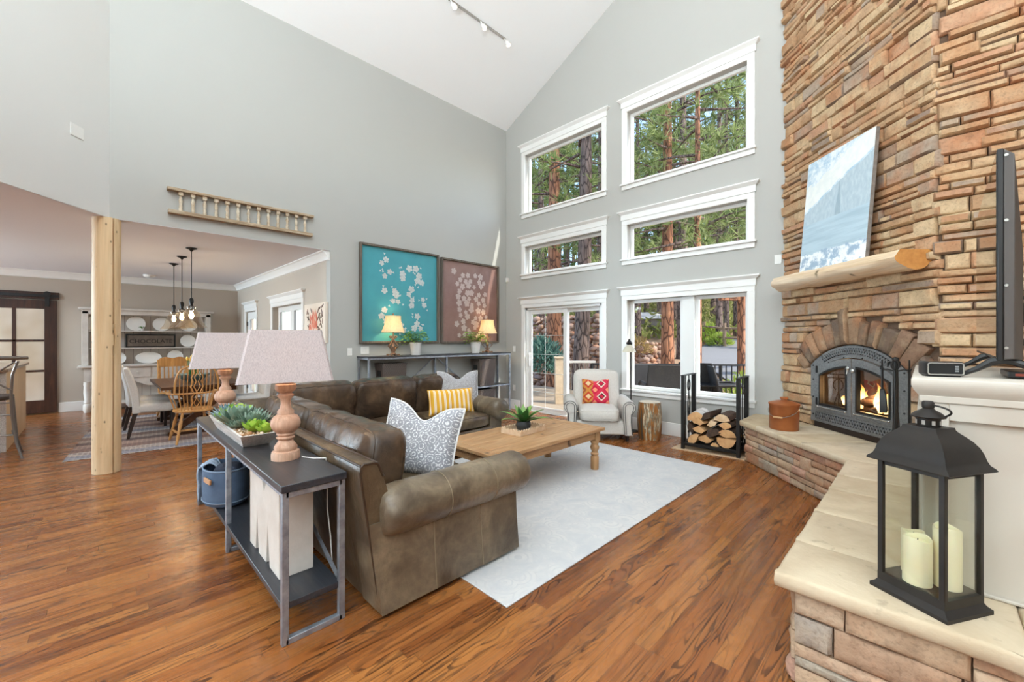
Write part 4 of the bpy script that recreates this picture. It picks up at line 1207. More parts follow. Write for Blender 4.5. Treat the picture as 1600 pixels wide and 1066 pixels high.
# ---------------------------------------------------------------- throw pillows
def damask(name, c0, c1, sc):
    n = NT(name); n.p(rough=.9, spec=.2)
    v = n.coord((sc, sc, sc)); d = n.noise(v, 1.1, 2, .5, out='Color')
    mixv = n.new('Vector' if False else 'VectorMath', operation='MULTIPLY_ADD'); n.link(d, mixv.inputs[0]); mixv.inputs[1].default_value = (.35, .35, .35); n.link(v, mixv.inputs[2])
    x, y, z = n.sep(mixv.outputs[0])
    fl = n.comb(x, 0, z)
    r1 = n.vor(fl, 1.0, rnd=.35); cell = n.math('SINE', n.math('MULTIPLY', r1, 26))
    pet = n.vor(fl, 3.4, 'DISTANCE_TO_EDGE', rnd=.7)
    f = n.math('MAXIMUM', n.ramp(cell, [(.1, 0.0), (.25, 1.0)]), 0)
    f = n.math('MULTIPLY', f, n.ramp(pet, [(.05, 0.0), (.10, 1.0)]))
    n.base(n.mix(f, c0, c1)); n.bump(n.noise(n.coord((400, 400, 400)), 1, 1), .15, .002); return n.m
dam_m = damask('damask_print', lin(156, 156, 162), lin(228, 228, 230), 15)
dam2_m = damask('woven_grey_print', lin(152, 148, 148), lin(214, 214, 218), 26)
lining_m = plain('pillow_edge', lin(226, 224, 222), .9)
def throw_pillow(lab, w, h, t, M, mat, chop=0, seed=0, edge_r=.006, edge_m=None, name='throw_pillow'):
    m, e = pillow(w, h, t, chop, seed)
    o = thing(name, lab, 'pillow')
    o.matrix_world = M
    m.build('cover', mat, o, smooth=80)
    m2 = MB(); m2.tube(e, edge_r, 5, closed=True); m2.build('edging', edge_m or lining_m, o)
    return o
throw_pillow('grey and white damask pillow with a chopped top beside the near sofa arm', .60, .54, .20, T(-2.66, 1.62, .505) @ RZ(38) @ RX(-20) @ RY(7), dam_m, .12, 2, .009)
def stripes():
    n = NT('yellow_stripe'); n.p(rough=.85, spec=.2)
    x, y, z = n.sep(n.coord()); f = n.math('FRACT', n.math('MULTIPLY_ADD', x, 15.5, .25))
    w = n.ramp(f, [(0, lin(232, 176, 58)), (.42, lin(240, 224, 204)), (.60, lin(238, 196, 110)), (.68, lin(242, 226, 208)), (.86, lin(228, 166, 44))], 'CONSTANT')
    n.base(w); n.bump(n.noise(n.coord((300, 300, 300)), 1, 1), .15, .002); return n.m
throw_pillow('yellow and cream striped lumbar pillow', .62, .33, .16, T(-4.42, 3.30, .51) @ RZ(72) @ RX(-14), stripes(), 0, 5, .008, plain('ochre_fringe', lin(214, 164, 70), .9))
throw_pillow('grey woven pillow behind the yellow striped one', .58, .56, .17, T(-4.60, 3.56, .51) @ RZ(62) @ RX(-16), dam2_m, .11, 9, .006)

# ================================================================== SOFA TABLE AND WHAT STANDS ON IT
top_m = wood('black_stained_plank', [lin(40, 42, 48), lin(54, 56, 62), lin(74, 68, 66)], 0, 1, .32, .35, .3, spec=.5)
STX, STY = -3.43, .78
o = thing('sofa_table', 'long console table of black planks on raw steel frames behind the sofa', 'table', (STX, STY, 0))
TM = T(-STX, -STY, 0)
MB().box(-4.66, .62, .748, -2.19, .94, .786, TM).build('table_top', top_m, o, bevel=.004)
m = MB(); m.box(-4.63, .628, .168, -2.215, .915, .202, TM); m.build('shelf', top_m, o, bevel=.003)
for x in (-2.215, -3.46, -4.63):
    m = MB(); w = .016
    for y in (.642, .918): m.box(x-w, y-w, 0, x+w, y+w, .748, TM)
    m.box(x-w, .642, 0, x+w, .918, .03, TM); m.box(x-w, .642, .718, x+w, .918, .748, TM)
    m.build('steel_frame', steel_m, o, bevel=.003)
m = MB(); m.box(-4.63, .632, .722, -2.215, .652, .748, TM); m.box(-4.63, .908, .722, -2.215, .928, .748, TM); m.build('side_rail', steel_m, o)
m = MB()
for a_, b_ in (((-2.25, .915, .21), (-3.42, .915, .70)), ((-3.50, .915, .70), (-4.60, .915, .21))): m.bar(a_, b_, .018, .01, TM)
m.build('brace', steel_m, o)

lampwood = wood('whitewashed_turned_wood', [lin(186, 140, 112), lin(212, 170, 144), lin(226, 192, 170)], 2, .8, .6, .2, .2)
linen_m = translucent('linen_shade', lin(218, 208, 208), lin(198, 188, 190), .18, 260)
def big_lamp(lab):
    o = thing('table_lamp', lab, 'lamp', group='turned lamps on the sofa table')
    prof = [(.080, 0), (.081, .028), (.076, .046), (.062, .052), (.065, .066), (.062, .078), (.047, .098), (.039, .112), (.050, .120), (.053, .128), (.042, .136), (.052, .146), (.050, .156), (.060, .164), (.078, .184), (.084, .206), (.081, .228), (.066, .252), (.046, .264), (.047, .282), (.032, .300), (.026, .328), (.030, .352), (.046, .370), (.046, .380), (.032, .390), (.050, .402), (.060, .418), (.058, .440), (.040, .450), (.050, .458), (.040, .472), (.024, .486), (.018, .512)]
    m = MB(); m.lathe([(r_*.96, z) for r_, z in prof], 40); m.build('base', lampwood, o, smooth=50)
    # open rectangular shade, double-skinned
    a, b = (.142, .246), (.104, .186); z0, z1 = .462, .762
    def ring(k, z, ins): 
        hx, hy = a[0]+(b[0]-a[0])*k-ins, a[1]+(b[1]-a[1])*k-ins; c = .012
        return [(-hx+c, -hy, z), (hx-c, -hy, z), (hx, -hy+c, z), (hx, hy-c, z), (hx-c, hy, z), (-hx+c, hy, z), (-hx, hy-c, z), (-hx, -hy+c, z)]
    m = MB(); m.loft([ring(0, z0, 0), ring(1, z1, 0), ring(1, z1, .003), ring(0, z0, .003)], caps=False, closed=True); m.build('shade', linen_m, o, smooth=25)
    m = MB(); m.tube([(0, 0, .50), (0, 0, .60)], .006, 8); m.tube([(-.09, 0, .755), (0, 0, .752), (.09, 0, .755)], .003, 6); m.tube([(0, 0, .60), (0, 0, .752)], .003, 6); m.build('socket_rod', chrome_m, o)
    m = MB(); m.sphere((0, 0, .635), .032, 14); m.build('bulb', emit('warm_bulb', (1, .76, .46), 14) if 'wb' not in MATS else MATS['wb'], o)
    return o
b1 = big_lamp('turned wood table lamp with a linen shade on the near end of the sofa table'); b1.location = (-2.69, .785, .787); b1.rotation_euler[2] = R(-13)
b2 = dup(b1, (-4.30, .775, .787), -10, 'turned wood table lamp with a linen shade beyond the succulent planter')
m = MB(); m.tube([(-2.64, .86, .79), (-2.56, .90, .79), (-2.50, .945, .795), (-2.5, .955, .74), (-2.49, .95, .5), (-2.44, .95, .35), (-2.42, .95, .22)], .0035, 6)
tag(m.build('lamp_cord', plain('white_cord', lin(226, 224, 220), .5)), 'white lamp cord trailing off the back of the sofa table', 'cord')
for b_ in (b1, b2):
    l = lamp('lamp_glow', 'POINT', (0, 0, .60), 4, (1, .72, .42), .03); l.parent = b_

# succulent planter
o = thing('succulent_planter', 'long whitewashed trough planted with succulents and pebbles on the sofa table', 'planter', (-3.57, .74, .787))
wash = wood('whitewashed_board', [lin(206, 200, 194), lin(224, 220, 216), lin(236, 232, 228)], 0, 1, .7, .35, .3)
def rr4(hx, hy, z): return [(-hx, -hy, z), (hx, -hy, z), (hx, hy, z), (-hx, hy, z)]
m = MB(); m.loft([rr4(.42, .075, 0), rr4(.53, .112, .092), rr4(.515, .098, .092), rr4(.50, .092, .075), rr4(.41, .06, .012)], True); m.build('trough', wash, o, smooth=20)
m = MB(); rng = random.Random(2)
m.grid(lambda u, v: (-.505+1.01*u, -.094+.188*v, .070+.004*nz(u*9, v*5)), 30, 8)
for i in range(520):
    x, y = rng.uniform(-.495, .495), rng.uniform(-.088, .088); r_ = rng.uniform(.005, .012)
    m.sphere((x, y, .074+r_*.3), r_, 6, sc=(1, rng.uniform(.7, 1), .7))
for (x, y, r_) in ((.43, -.04, .02), (.40, .03, .017), (.47, .02, .015)): m.sphere((x, y, .085), r_, 8, sc=(1.2, .9, .8))
pb = stone_mat('pebbles', [(0, lin(214, 180, 140)), (.2, lin(226, 206, 180)), (.45, lin(180, 138, 96)), (.65, lin(236, 226, 212)), (.85, lin(150, 112, 80))], .1)
q = m.build('pebbles', pb, o, smooth=60); q['kind'] = 'stuff'
def succ(x, y, z, rad, kind, mat):
    m = MB(); rg = random.Random(int(x*1000)+int(rad*999)); layers = {'agave': 5, 'jelly': 4, 'blue': 4}[kind]
    for L in range(layers):
        nl = 7+ (layers-L)*2 if kind != 'jelly' else 6
        el = R(12+70*L/(layers-1)) ; ll = rad*(1-.12*L)
        for i in range(nl):
            th = 2*PI*(i+.5*(L % 2))/nl+rg.uniform(-.1, .1)
            w = {'agave': .15, 'jelly': .34, 'blue': .10}[kind]*rad*1.2
            rings = []
            for k in range(6):
                s_ = k/5; e2 = el+ {'agave': .35, 'jelly': .5, 'blue': .15}[kind]*s_
                ww = w*({'agave': (1-s_**2.2)*(.75+.5*s_), 'jelly': math.sin(PI*(.18+.76*s_)), 'blue': (1-s_**3)*.9}[kind])+.0006
                r_ = ll*s_; cx_, cz_ = r_*math.cos(e2), r_*math.sin(e2)
                tk = ww*.42
                rings.append([(cx_, -ww, cz_+tk*.5), (cx_, 0, cz_-tk*.5), (cx_, ww, cz_+tk*.5), (cx_, 0, cz_+tk*.4)])
            m.loft(rings, M=T(x, y, z) @ RZ(math.degrees(th)))
    return m
def leafmat(name, c0, c1, c2=None, rough=.45):
    n = NT(name); n.p(rough=rough, spec=.4)
    g = n.new('NewGeometry'); rnd = g.outputs['Random Per Island']
    n.base(n.ramp(rnd, [(0, c0), (.6, c1), (1, c2 or c1)])); return n.m
ag = leafmat('grey_green_succulent', lin(84, 108, 92), lin(132, 156, 138), lin(160, 178, 160)); jl = leafmat('lime_succulent', lin(108, 156, 48), lin(158, 196, 70), lin(190, 210, 100)); bl = leafmat('blue_succulent', lin(84, 116, 128), lin(122, 152, 162), lin(150, 176, 180))
for (x, y, rd, kd, mt, lab) in ((-.40, -.01, .16, 'blue', bl, 'spiky blue rosette'), (-.22, .02, .15, 'jelly', jl, 'bright lime rosette'), (.0, -.02, .20, 'agave', ag, 'large grey-green rosette'), (-.02, .07, .15, 'agave', ag, None), (.18, .04, .16, 'agave', ag, None), (.33, .01, .10, 'jelly', jl, 'small lime rosette'), (-.24, -.06, .09, 'jelly', jl, None), (.42, .05, .08, 'jelly', jl, None), (-.12, .08, .12, 'agave', ag, None), (.14, -.05, .09, 'agave', ag, None)):
    succ(x, y, .078, rd, kd, mt).build('succulent', mt, o, smooth=50, label=lab)

# denim basket and throw
den = plain('denim', lin(92, 112, 138), .9, c2=lin(74, 92, 118), vscale=7, bump=.3, bscale=400, bdist=.002)
o = thing('fabric_basket', 'round denim basket with leather handles on the lower shelf', 'basket', (-3.95, .72, .203))
m = MB(); n_ = 36; rings = []
for (rr, z) in ((.165, 0), (.20, .012), (.214, .05), (.218, .16), (.21, .27), (.205, .29), (.196, .285), (.20, .16), (.19, .06), (.16, .03)):
    rings.append([(rr*(1+.03*nz(math.cos(2*PI*i/n_)*2, math.sin(2*PI*i/n_)*2, z*6))*math.cos(2*PI*i/n_)*1.0, .72*rr*(1+.03*nz(math.cos(2*PI*i/n_)*2, 4, z*6))*math.sin(2*PI*i/n_), z) for i in range(n_)])
m.loft(rings); m.build('bag', den, o, smooth=60)
m = MB(); m.tube([(.219*math.cos(2*PI*i/n_), .72*.219*math.sin(2*PI*i/n_), .045) for i in range(n_)], .004, 5, closed=True); m.tube([(.209*math.cos(2*PI*i/n_), .72*.209*math.sin(2*PI*i/n_), .283) for i in range(n_)], .006, 5, closed=True); m.build('seam', plain('pale_denim', lin(128, 146, 168), .9), o)
m = MB(); m.box(.03, -.163, .20, .16, -.15, .235, RZ(8)); m.build('leather_handle', plain('tan_leather', lin(196, 142, 96), .5), o, bevel=.003)
thr = plain('knit_throw_denim', lin(178, 192, 208), .95, c2=lin(136, 154, 178), vscale=30, bump=.6, bscale=120)
o = thing('throw_blanket', 'pale blue knitted throw spilling out of the denim basket', 'blanket', (-3.95, .72, .203))
m = MB()
def thr_fn(u, v):
    # over the rim at the camera-left side, hanging down outside
    a = R(200+50*v); s_ = u
    if s_ < .35: r_ = .08+.13*(s_/.35); z = .27+.04*math.sin(s_/.35*PI)
    else: r_ = .222+.012*math.sin(v*14); z = .285-.27*(s_-.35)/.65
    r_ += .012*nz(u*5, v*9)
    return (r_*math.cos(a), .74*r_*math.sin(a)-.006, z+.02*nz(u*4, v*6, 3))
m.grid(thr_fn, 18, 14)
q = m.build('fold', thr, o, smooth=80); md = q.modifiers.new('solid', 'SOLIDIFY'); md.thickness = .012; md.offset = 1
m = MB()
for i in range(3): rbox(m, .24-.03*i, .19-.03*i, .06, T(.02*i, .0, .19+.035*i) @ RZ(30*i), n=(10, 10, 4), k=4, wr=.018, wf=9, seed=i*7)
m.build('bundle', plain('navy_knit', lin(66, 72, 88), .95, c2=lin(44, 48, 62), vscale=30, bump=.6, bscale=120), o, smooth=80)

# letter M
o = thing('letter_block', 'chunky white distressed wooden letter M standing on the lower shelf', 'letter', (-2.75, .77, .203))
m = MB(); h = .532
out = [(-.30, 0), (-.17, 0), (-.135, .235), (-.10, 0), (.055, 0), (.085, .235), (.125, 0), (.30, 0), (.30, h), (.10, h), (.01, .40), (-.08, h), (-.30, h)]
m.prism(out, -.088, .088, RX(90)); m.build('letter', plain('chipped_white_paint', lin(222, 214, 206), .7, c2=lin(204, 194, 184), vscale=5, bump=.2, bscale=30), o, smooth=0, bevel=.003)

# ================================================================== RUG, COFFEE TABLE
def rug_mat(name, c0, c1, c2, sc=1.0):
    n = NT(name); n.p(rough=.95, spec=.1)
    v = n.coord()
    a = n.noise(v, 5*sc, 5, .65, .8); b = n.vor(n.coord((6*sc, 6*sc, 1)), 1, rnd=.6)
    rings = n.math('SINE', n.math('MULTIPLY', b, 30))
    f = n.math('MULTIPLY', n.ramp(rings, [(.4, 0.0), (.7, 1.0)]), n.ramp(a, [(.45, 0.0), (.65, 1.0)]))
    col = n.mix(n.math('MULTIPLY', f, .38), n.ramp(a, [(.35, c1), (.6, c0)]), c2)
    n.base(col); n.bump(n.noise(n.coord((300, 300, 300)), 1, 2), .25, .003); return n.m
m = MB(); m.box(-4.08, 1.60, .001, -1.64, 5.05, .011); o = m.build('area_rug', rug_mat('faded_rug', lin(212, 210, 208), lin(196, 197, 199), lin(166, 170, 178)), bevel=.003)
tag(o, 'large pale grey faded rug under the coffee table', 'rug')
pine_m = wood('reclaimed_pine', [lin(168, 124, 84), lin(194, 150, 106), lin(208, 170, 128)], 1, .8, .45, .3, .25, True)
pine2_m = wood('reclaimed_pine_leg', [lin(170, 124, 80), lin(192, 148, 104), lin(206, 168, 124)], 2, .8, .5, .25, .2)
CTX, CTY = -3.015, 3.24
o = thing('coffee_table', 'chunky reclaimed pine coffee table with turned legs on the rug', 'table', (CTX, CTY, .011))
HX, HY, HZ = .435, .845, .475
m = MB(); 
for i in range(4):
    a_ = -HX+2*HX*i/4
    m.box(a_+.0015, -HY+.10, HZ-.035, a_+2*HX/4-.0015, HY-.10, HZ)
m.box(-HX, -HY, HZ-.035, HX, -HY+.098, HZ); m.box(-HX, HY-.098, HZ-.035, HX, HY, HZ)
m.build('table_top', pine_m, o, bevel=.006)
m = MB(); a_ = .05; m.box(-HX+a_, -HY+a_, HZ-.125, -HX+a_+.025, HY-a_, HZ-.036); m.box(HX-a_-.025, -HY+a_, HZ-.125, HX-a_, HY-a_, HZ-.036); m.box(-HX+a_, -HY+a_, HZ-.125, HX-a_, -HY+a_+.025, HZ-.036); m.box(-HX+a_, HY-a_-.025, HZ-.125, HX-a_, HY-a_, HZ-.036); m.build('apron', pine_m, o, bevel=.003)
for sx in (-1, 1):
    for sy in (-1, 1):
        m = MB(); c_ = (sx*(HX-.085), sy*(HY-.085)); m.box(c_[0]-.045, c_[1]-.045, HZ-.15, c_[0]+.045, c_[1]+.045, HZ-.036)
        m.lathe([(.043, .0), (.046, .03), (.047, .14), (.036, .155), (.044, .166), (.046, .18), (.034, .194), (.036, .21), (.05, .235), (.052, .255), (.042, .275), (.036, .285), (.044, .296), (.05, .31), (.044, .325)], 24, T(*c_, 0))
        m.build('leg', pine2_m, o, smooth=45)
# tray
TRX, TRY, TRZ = -3.10, 3.28, .011+HZ+.0015
o = thing('serving_tray', 'scalloped pale wooden tray on the coffee table', 'tray', (TRX, TRY, TRZ), 4)
m = MB(); m.box(-.13, -.21, 0, .13, .21, .012); m.build('tray_floor', plain('pale_carved_wood', lin(228, 202, 172), .6, c2=lin(206, 172, 138), vscale=20), o)
m = MB()
def scal(a, b, n_):
    a = Vector(a); b = Vector(b); d = (b-a).normalized(); L = (b-a).length; p = [(0, 0), (L, 0)]
    for i in range(n_*8, -1, -1): s_ = i/(n_*8); p.append((L*s_, .042+.020*abs(math.sin(PI*s_*n_))))
    M = T(*a) @ Matrix.Rotation(math.atan2(d.y, d.x), 4, 'Z') @ RX(90)
    m.prism(p, -.006, .006, M)
scal((-.135, -.215, 0), (.135, -.215, 0), 7); scal((.135, -.215, 0), (.135, .215, 0), 10); scal((.135, .215, 0), (-.135, .215, 0), 7); scal((-.135, .215, 0), (-.135, -.215, 0), 10)
m.build('scalloped_rim', plain('pale_carved_wood', lin(214, 178, 138), .6, c2=lin(184, 140, 100), vscale=20), o, smooth=30)
o = thing('potted_agave', 'broad-leaved green agave in a dark pot on the tray', 'plant', (TRX, TRY, TRZ+.0125))
m = MB(); m.lathe([(.055, 0), (.07, .01), (.082, .05), (.075, .09), (.066, .10), (.06, .095), (0, .085)], 24); m.build('pot', plain('charcoal_pot', lin(44, 46, 48), .5), o)
rng = random.Random(6); am_ = leafmat('agave_leaf', lin(40, 84, 50), lin(78, 130, 66), lin(140, 176, 84), .35)
for i in range(17):
    m = MB(); th = 137.5*i; el = 74-3.6*i if i < 17 else 10; L = .19+.008*i; rings = []
    for k in range(9):
        s_ = k/8; w = .036*(math.sin(PI*(.14+.80*s_)))**.8*(1-s_**5)+.0008
        e2 = R(el-34*s_*s_ if i > 4 else el-8*s_); r_ = .02+L*s_
        cx_ = .012+sum(L/8*math.cos(R(el-34*(q/8)**2 if i > 4 else el)) for q in range(k)); cz_ = .085+sum(L/8*math.sin(R(el-34*(q/8)**2 if i > 4 else el)) for q in range(k))
        rings.append([(cx_, -w, cz_+w*.35), (cx_+.001, 0, cz_-.002), (cx_, w, cz_+w*.35), (cx_-.001, 0, cz_+.003)])
    m.loft(rings, M=RZ(th)); m.build('leaf', am_, o, smooth=60)

# ================================================================== ARMCHAIR, PILLOW, FLOOR LAMP, STUMP
cream = plain('oatmeal_linen', lin(216, 210, 202), .95, c2=lin(204, 198, 190), vscale=60, bump=.35, bscale=350, bdist=.002, spec=.15)
ACX, ACY = -3.56, 5.42
o = thing('armchair', 'oatmeal linen rolled-arm armchair with nailhead trim in front of the patio door', 'armchair', (ACX, ACY, 0), 38)
m = MB(); m.box(-.46, -.34, .10, .46, .38, .30); m.build('base', cream, o, bevel=.02, seg=3)
m = MB(); rbox(m, .58, .72, .17, T(0, -.06, .385), n=(12, 12, 6), k=7, bulge=(0, .02, .03), wr=.004, pipe=[('z', .8, .005), ('z', -.8, .005)]); m.build('seat_cushion', cream, o, smooth=60)
m = MB(); rbox(m, .70, .22, .66, T(0, .30, .66) @ RX(-10), n=(12, 6, 12), k=9, bulge=(.01, .03, .02), wr=.006, pipe=[('y', -.8, .004)]); m.build('backrest', cream, o, smooth=60)
for s_ in (-1, 1):
    m = MB(); prof = [(.36, .10), (.335, .30), (.325, .44), (.33, .52), (.36, .55), (.46, .5), (.455, .42), (.45, .30), (.47, .10)]
    rr_ = [[(s_*x, y, z) for x, z in prof] for y in (-.37, .36)]
    m.loft([r0 if s_ < 0 else r0[::-1] for r0 in rr_] if False else ([r0[::-1] for r0 in rr_] if s_ > 0 else rr_)[::-1] if False else ([r0[::-1] for r0 in rr_] if s_ > 0 else rr_))
    cyl = [[(s_*.42+.098*math.cos(2*PI*i/24), y, .505+.092*math.sin(2*PI*i/24)) for i in range(24)] for y in (-.385, -.375, .0, .38)]
    m.loft([r0[::-1] for r0 in cyl]); m.build('arm', cream, o, smooth=45)
    for ins in (0, .028):
        m = MB(); path = [(s_*(.355+ins*.8), -.389, .12), (s_*(.338+ins), -.389, .30), (s_*(.332+ins), -.389, .44)]
        path += [(s_*.42+s_*-.0+(.088-ins)*math.cos(a_)*s_, -.389, .505+(.082-ins)*math.sin(a_)) for a_ in [PI*1.05-(PI*1.15)*k/14 for k in range(15)]]
        path += [(s_*(.452-ins*.3), -.389, .40), (s_*(.450-ins*.3), -.389, .30), (s_*(.462-ins*.3), -.389, .12)]
        L = [0]
        for k in range(1, len(path)): L.append(L[-1]+(Vector(path[k])-Vector(path[k-1])).length)
        m.tube(path, .0045, 6); m.build('nailhead_trim', plain('pewter', lin(98, 96, 96), .35, .7), o)
m = MB()
for sx in (-.40, .40):
    for sy in (-.30, .32): m.lathe([(.018, 0), (.024, .03), (.028, .10)], 12, T(sx, sy, 0))
m.build('foot', black_m, o)
def kilim():
    n = NT('kilim'); n.p(rough=.95, spec=.15)
    x, y, z = n.sep(n.coord())
    qx = n.math('SNAP', x, .012); qz = n.math('SNAP', z, .012)
    dx = n.math('ABSOLUTE', n.math('SUBTRACT', n.math('FRACT', n.math('MULTIPLY_ADD', qx, 5.0, .1)), .5)); dz = n.math('ABSOLUTE', n.math('SUBTRACT', n.math('FRACT', n.math('MULTIPLY', qz, 5.0)), .5))
    dd = n.math('ADD', dx, dz)
    dia = n.ramp(dd, [(0, lin(206, 44, 70)), (.16, lin(60, 30, 40)), (.24, lin(236, 214, 196)), (.36, lin(216, 60, 84)), (.62, lin(206, 40, 74)), (.78, lin(240, 150, 120))], 'CONSTANT')
    dia2 = n.ramp(dd, [(0, lin(226, 196, 150)), (.2, lin(196, 70, 50)), (.38, lin(206, 140, 70)), (.6, lin(170, 90, 60)), (.8, lin(214, 160, 100))], 'CONSTANT')
    n.base(n.mix(n.math('LESS_THAN', n.math('ADD', qx, n.math('MULTIPLY', dz, .06)), -.04), dia, dia2)); return n.m
throw_pillow('red and orange kilim pillow on the armchair', .42, .40, .15, T(ACX, ACY, 0) @ RZ(38) @ T(-.02, .08, .485) @ RX(-16), kilim(), .03, 4, .004, plain('kilim_back', lin(206, 150, 130), .9))
o = thing('floor_lamp', 'slim black pharmacy floor lamp with a pale glass shade by the window', 'lamp', (-3.36, 6.08, 0))
m = MB(); m.lathe([(.12, 0), (.12, .012), (.03, .025), (.012, .04)], 24); m.build('base', black_m, o)
m = MB(); m.tube([(0, 0, .03), (0, 0, 1.22), (-.0, 0, 1.44)], .010, 8); m.build('pole', black_m, o)
m = MB(); m.lathe([(.11, 1.28), (.105, 1.285), (.09, 1.33), (.05, 1.38), (.03, 1.40), (.028, 1.395), (.047, 1.375), (.085, 1.328), (.10, 1.285)], 24, T(-.03, 0, 0)); m.build('lamp_shade', translucent('opal_glass', lin(244, 240, 226), lin(238, 232, 216), .5, 8), o)
m = MB(); m.lathe([(.02, 1.39), (.045, 1.405), (.05, 1.43), (.03, 1.45), (.02, 1.47), (.008, 1.49)], 16, T(-.03, 0, 0)); m.build('cap', black_m, o)
st = NT('barky_stump'); st.p(rough=.55)
x, y, z = st.sep(st.coord()); 
a = st.noise(st.coord((14, 14, 1.6)), 1, 4, .6); b = st.noise(st.coord((26, 26, 5), loc=(3, 1, 2)), 1, 2)
col = st.ramp(a, [(.36, lin(88, 84, 70)), (.44, lin(140, 86, 38)), (.50, lin(170, 112, 52)), (.54, lin(112, 108, 92)), (.575, lin(226, 210, 176)), (.61, lin(136, 92, 52)), (.68, lin(120, 124, 108))])
st.base(col); st.bump(a, .3, .01)
o = thing('stump_table', 'barrel-shaped tree stump side table beside the armchair', 'side table', (-2.93, 5.86, 0))
m = MB(); n_ = 40; rings = []
for k in range(11):
    z = .545*k/10; rr = .158+.018*math.sin(PI*k/10)
    rings.append([((rr+.005*nz(math.cos(2*PI*i/n_)*4, math.sin(2*PI*i/n_)*4, z))*math.cos(2*PI*i/n_), (rr+.005*nz(math.cos(2*PI*i/n_)*4, math.sin(2*PI*i/n_)*4, z))*math.sin(2*PI*i/n_), z) for i in range(n_)])
m.loft(rings); m.build('trunk', st.m, o, smooth=50)
m = MB(); m.lathe([(.150, .5455), (.152, .5475), (.148, .550)], 40); m.build('top_face', plain('pale_end_grain', lin(226, 216, 196), .5, c2=lin(206, 190, 164), vscale=8), o)

# ================================================================== TALL CONSOLE ON THE LEFT WALL
KX0, KX1, KY0, KY1, KZ = -6.425, -6.03, 2.92, 5.985, 1.215
o = thing('tall_console', 'tall steel framed console with black shelves behind the sofa', 'console table', ((KX0+KX1)/2, (KY0+KY1)/2, 0))
KM = T(-(KX0+KX1)/2, -(KY0+KY1)/2, 0)
MB().box(KX0, KY0-.01, KZ-.02, KX1, KY1+.01, KZ, KM).build('top', plain('weathered_black', lin(66, 66, 70), .45, c2=lin(48, 48, 52), vscale=10), o, bevel=.003)
MB().box(KX0+.02, KY0, .545, KX1-.02, KY1, .565, KM).build('shelf', top_m, o, bevel=.003)
m = MB(); w = .014
ym = [KY0+w, 4.39, KY1-w]
for y in ym:
    for x in (KX0+w+.012, KX1-w): m.box(x-w, y-w, 0, x+w, y+w, KZ-.02, KM)
m.build('upright', steel_m, o)
m = MB()
for x in (KX0+w+.012, KX1-w):
    for z in (KZ-.048, .545, .03): m.box(x-w*.9, KY0, z-.0, x+w*.9, KY1, z+.027, KM)
for y in (KY0+w, KY1-w):
    for z in (KZ-.048, .53, .03): m.box(KX0+.02, y-w*.9, z, KX1-.01, y+w*.9, z+.027, KM)
m.build('rail', steel_m, o)
m = MB()
for (a_, b_) in ((4.37, 3.62), (4.41, 5.16)): m.bar((KX0+.03, a_, KZ-.06), (KX0+.03, b_, .58), .02, .01, KM)
m.build('brace', steel_m, o)
# lamps with scroll bases
brz = plain('rose_bronze_scroll', lin(166, 128, 100), .5, .3, c2=lin(120, 92, 74), vscale=30)
sil = translucent('cream_silk', lin(248, 236, 210), lin(240, 226, 198), .5, 60)
def scroll_lamp(lab):
    o = thing('scroll_lamp', lab, 'lamp', group='scroll lamps on the tall console')
    m = MB(); 
    for a_ in (45, 135, 225, 315): m.box(-.022, -.012, 0, .022, .012, .03, RZ(a_) @ T(.09, 0, 0)); m.box(.0, -.008, .012, .09, .008, .024, RZ(a_))
    m.lathe([(.05, .02), (.055, .03), (.03, .05), (.018, .06)], 16); m.build('base', brz, o, bevel=.004)
    m = MB(); m.lathe([(.016, .05), (.03, .09), (.022, .12), (.034, .15), (.02, .19), (.012, .24), (.018, .27), (.010, .30), (.008, .42)], 16); m.build('stem', brz, o)
    for a_ in (0, 90, 180, 270):
        m = MB(); p = []
        for k in range(14): s_ = k/13; p.append((.018+.085*math.sin(PI*s_)*(.75+.25*math.cos(4*PI*s_)), 0, .06+.20*s_))
        m.tube(p, .007, 6, RZ(a_+25)); m.tube([(.05+.03*math.cos(.7*k)*(1-.07*k), 0, .30+.03*math.sin(.7*k)*(1-.07*k)) for k in range(10)], .006, 6, RZ(a_+25)); m.build('scroll', brz, o)
    m = MB(); prof = [(.19, .385), (.165, .44), (.142, .50), (.128, .56), (.122, .62), (.124, .655)]
    n_ = 24
    def rg(r_, z, ins): return [((r_-ins)*(1+.035*(1 if i % 4 else -.6))*math.cos(2*PI*i/n_), (r_-ins)*(1+.035*(1 if i % 4 else -.6))*math.sin(2*PI*i/n_), z) for i in range(n_)]
    m.loft([rg(r_, z, 0) for r_, z in prof]+[rg(r_, z, .003) for r_, z in prof[::-1]], caps=False, closed=True); m.build('shade', sil, o, smooth=60)
    m = MB(); m.tube([(0, 0, .42), (0, 0, .67)], .004, 6); m.sphere((0, 0, .685), .014, 10); m.tube([(-.125, 0, .65), (0, 0, .66), (.125, 0, .65)], .0025, 5); m.build('finial', brz, o)
    return o
s1 = scroll_lamp('cream shaded scroll lamp in front of the teal panel'); s1.location = (-6.22, 3.44, KZ+.001)
s2 = dup(s1, (-6.22, 5.52, KZ+.001), 15, 'cream shaded scroll lamp in front of the mauve panel')
for b_ in (s1, s2): l = lamp('lamp_glow', 'POINT', (0, 0, .52), 4.5, (1, .74, .42), .04); l.parent = b_
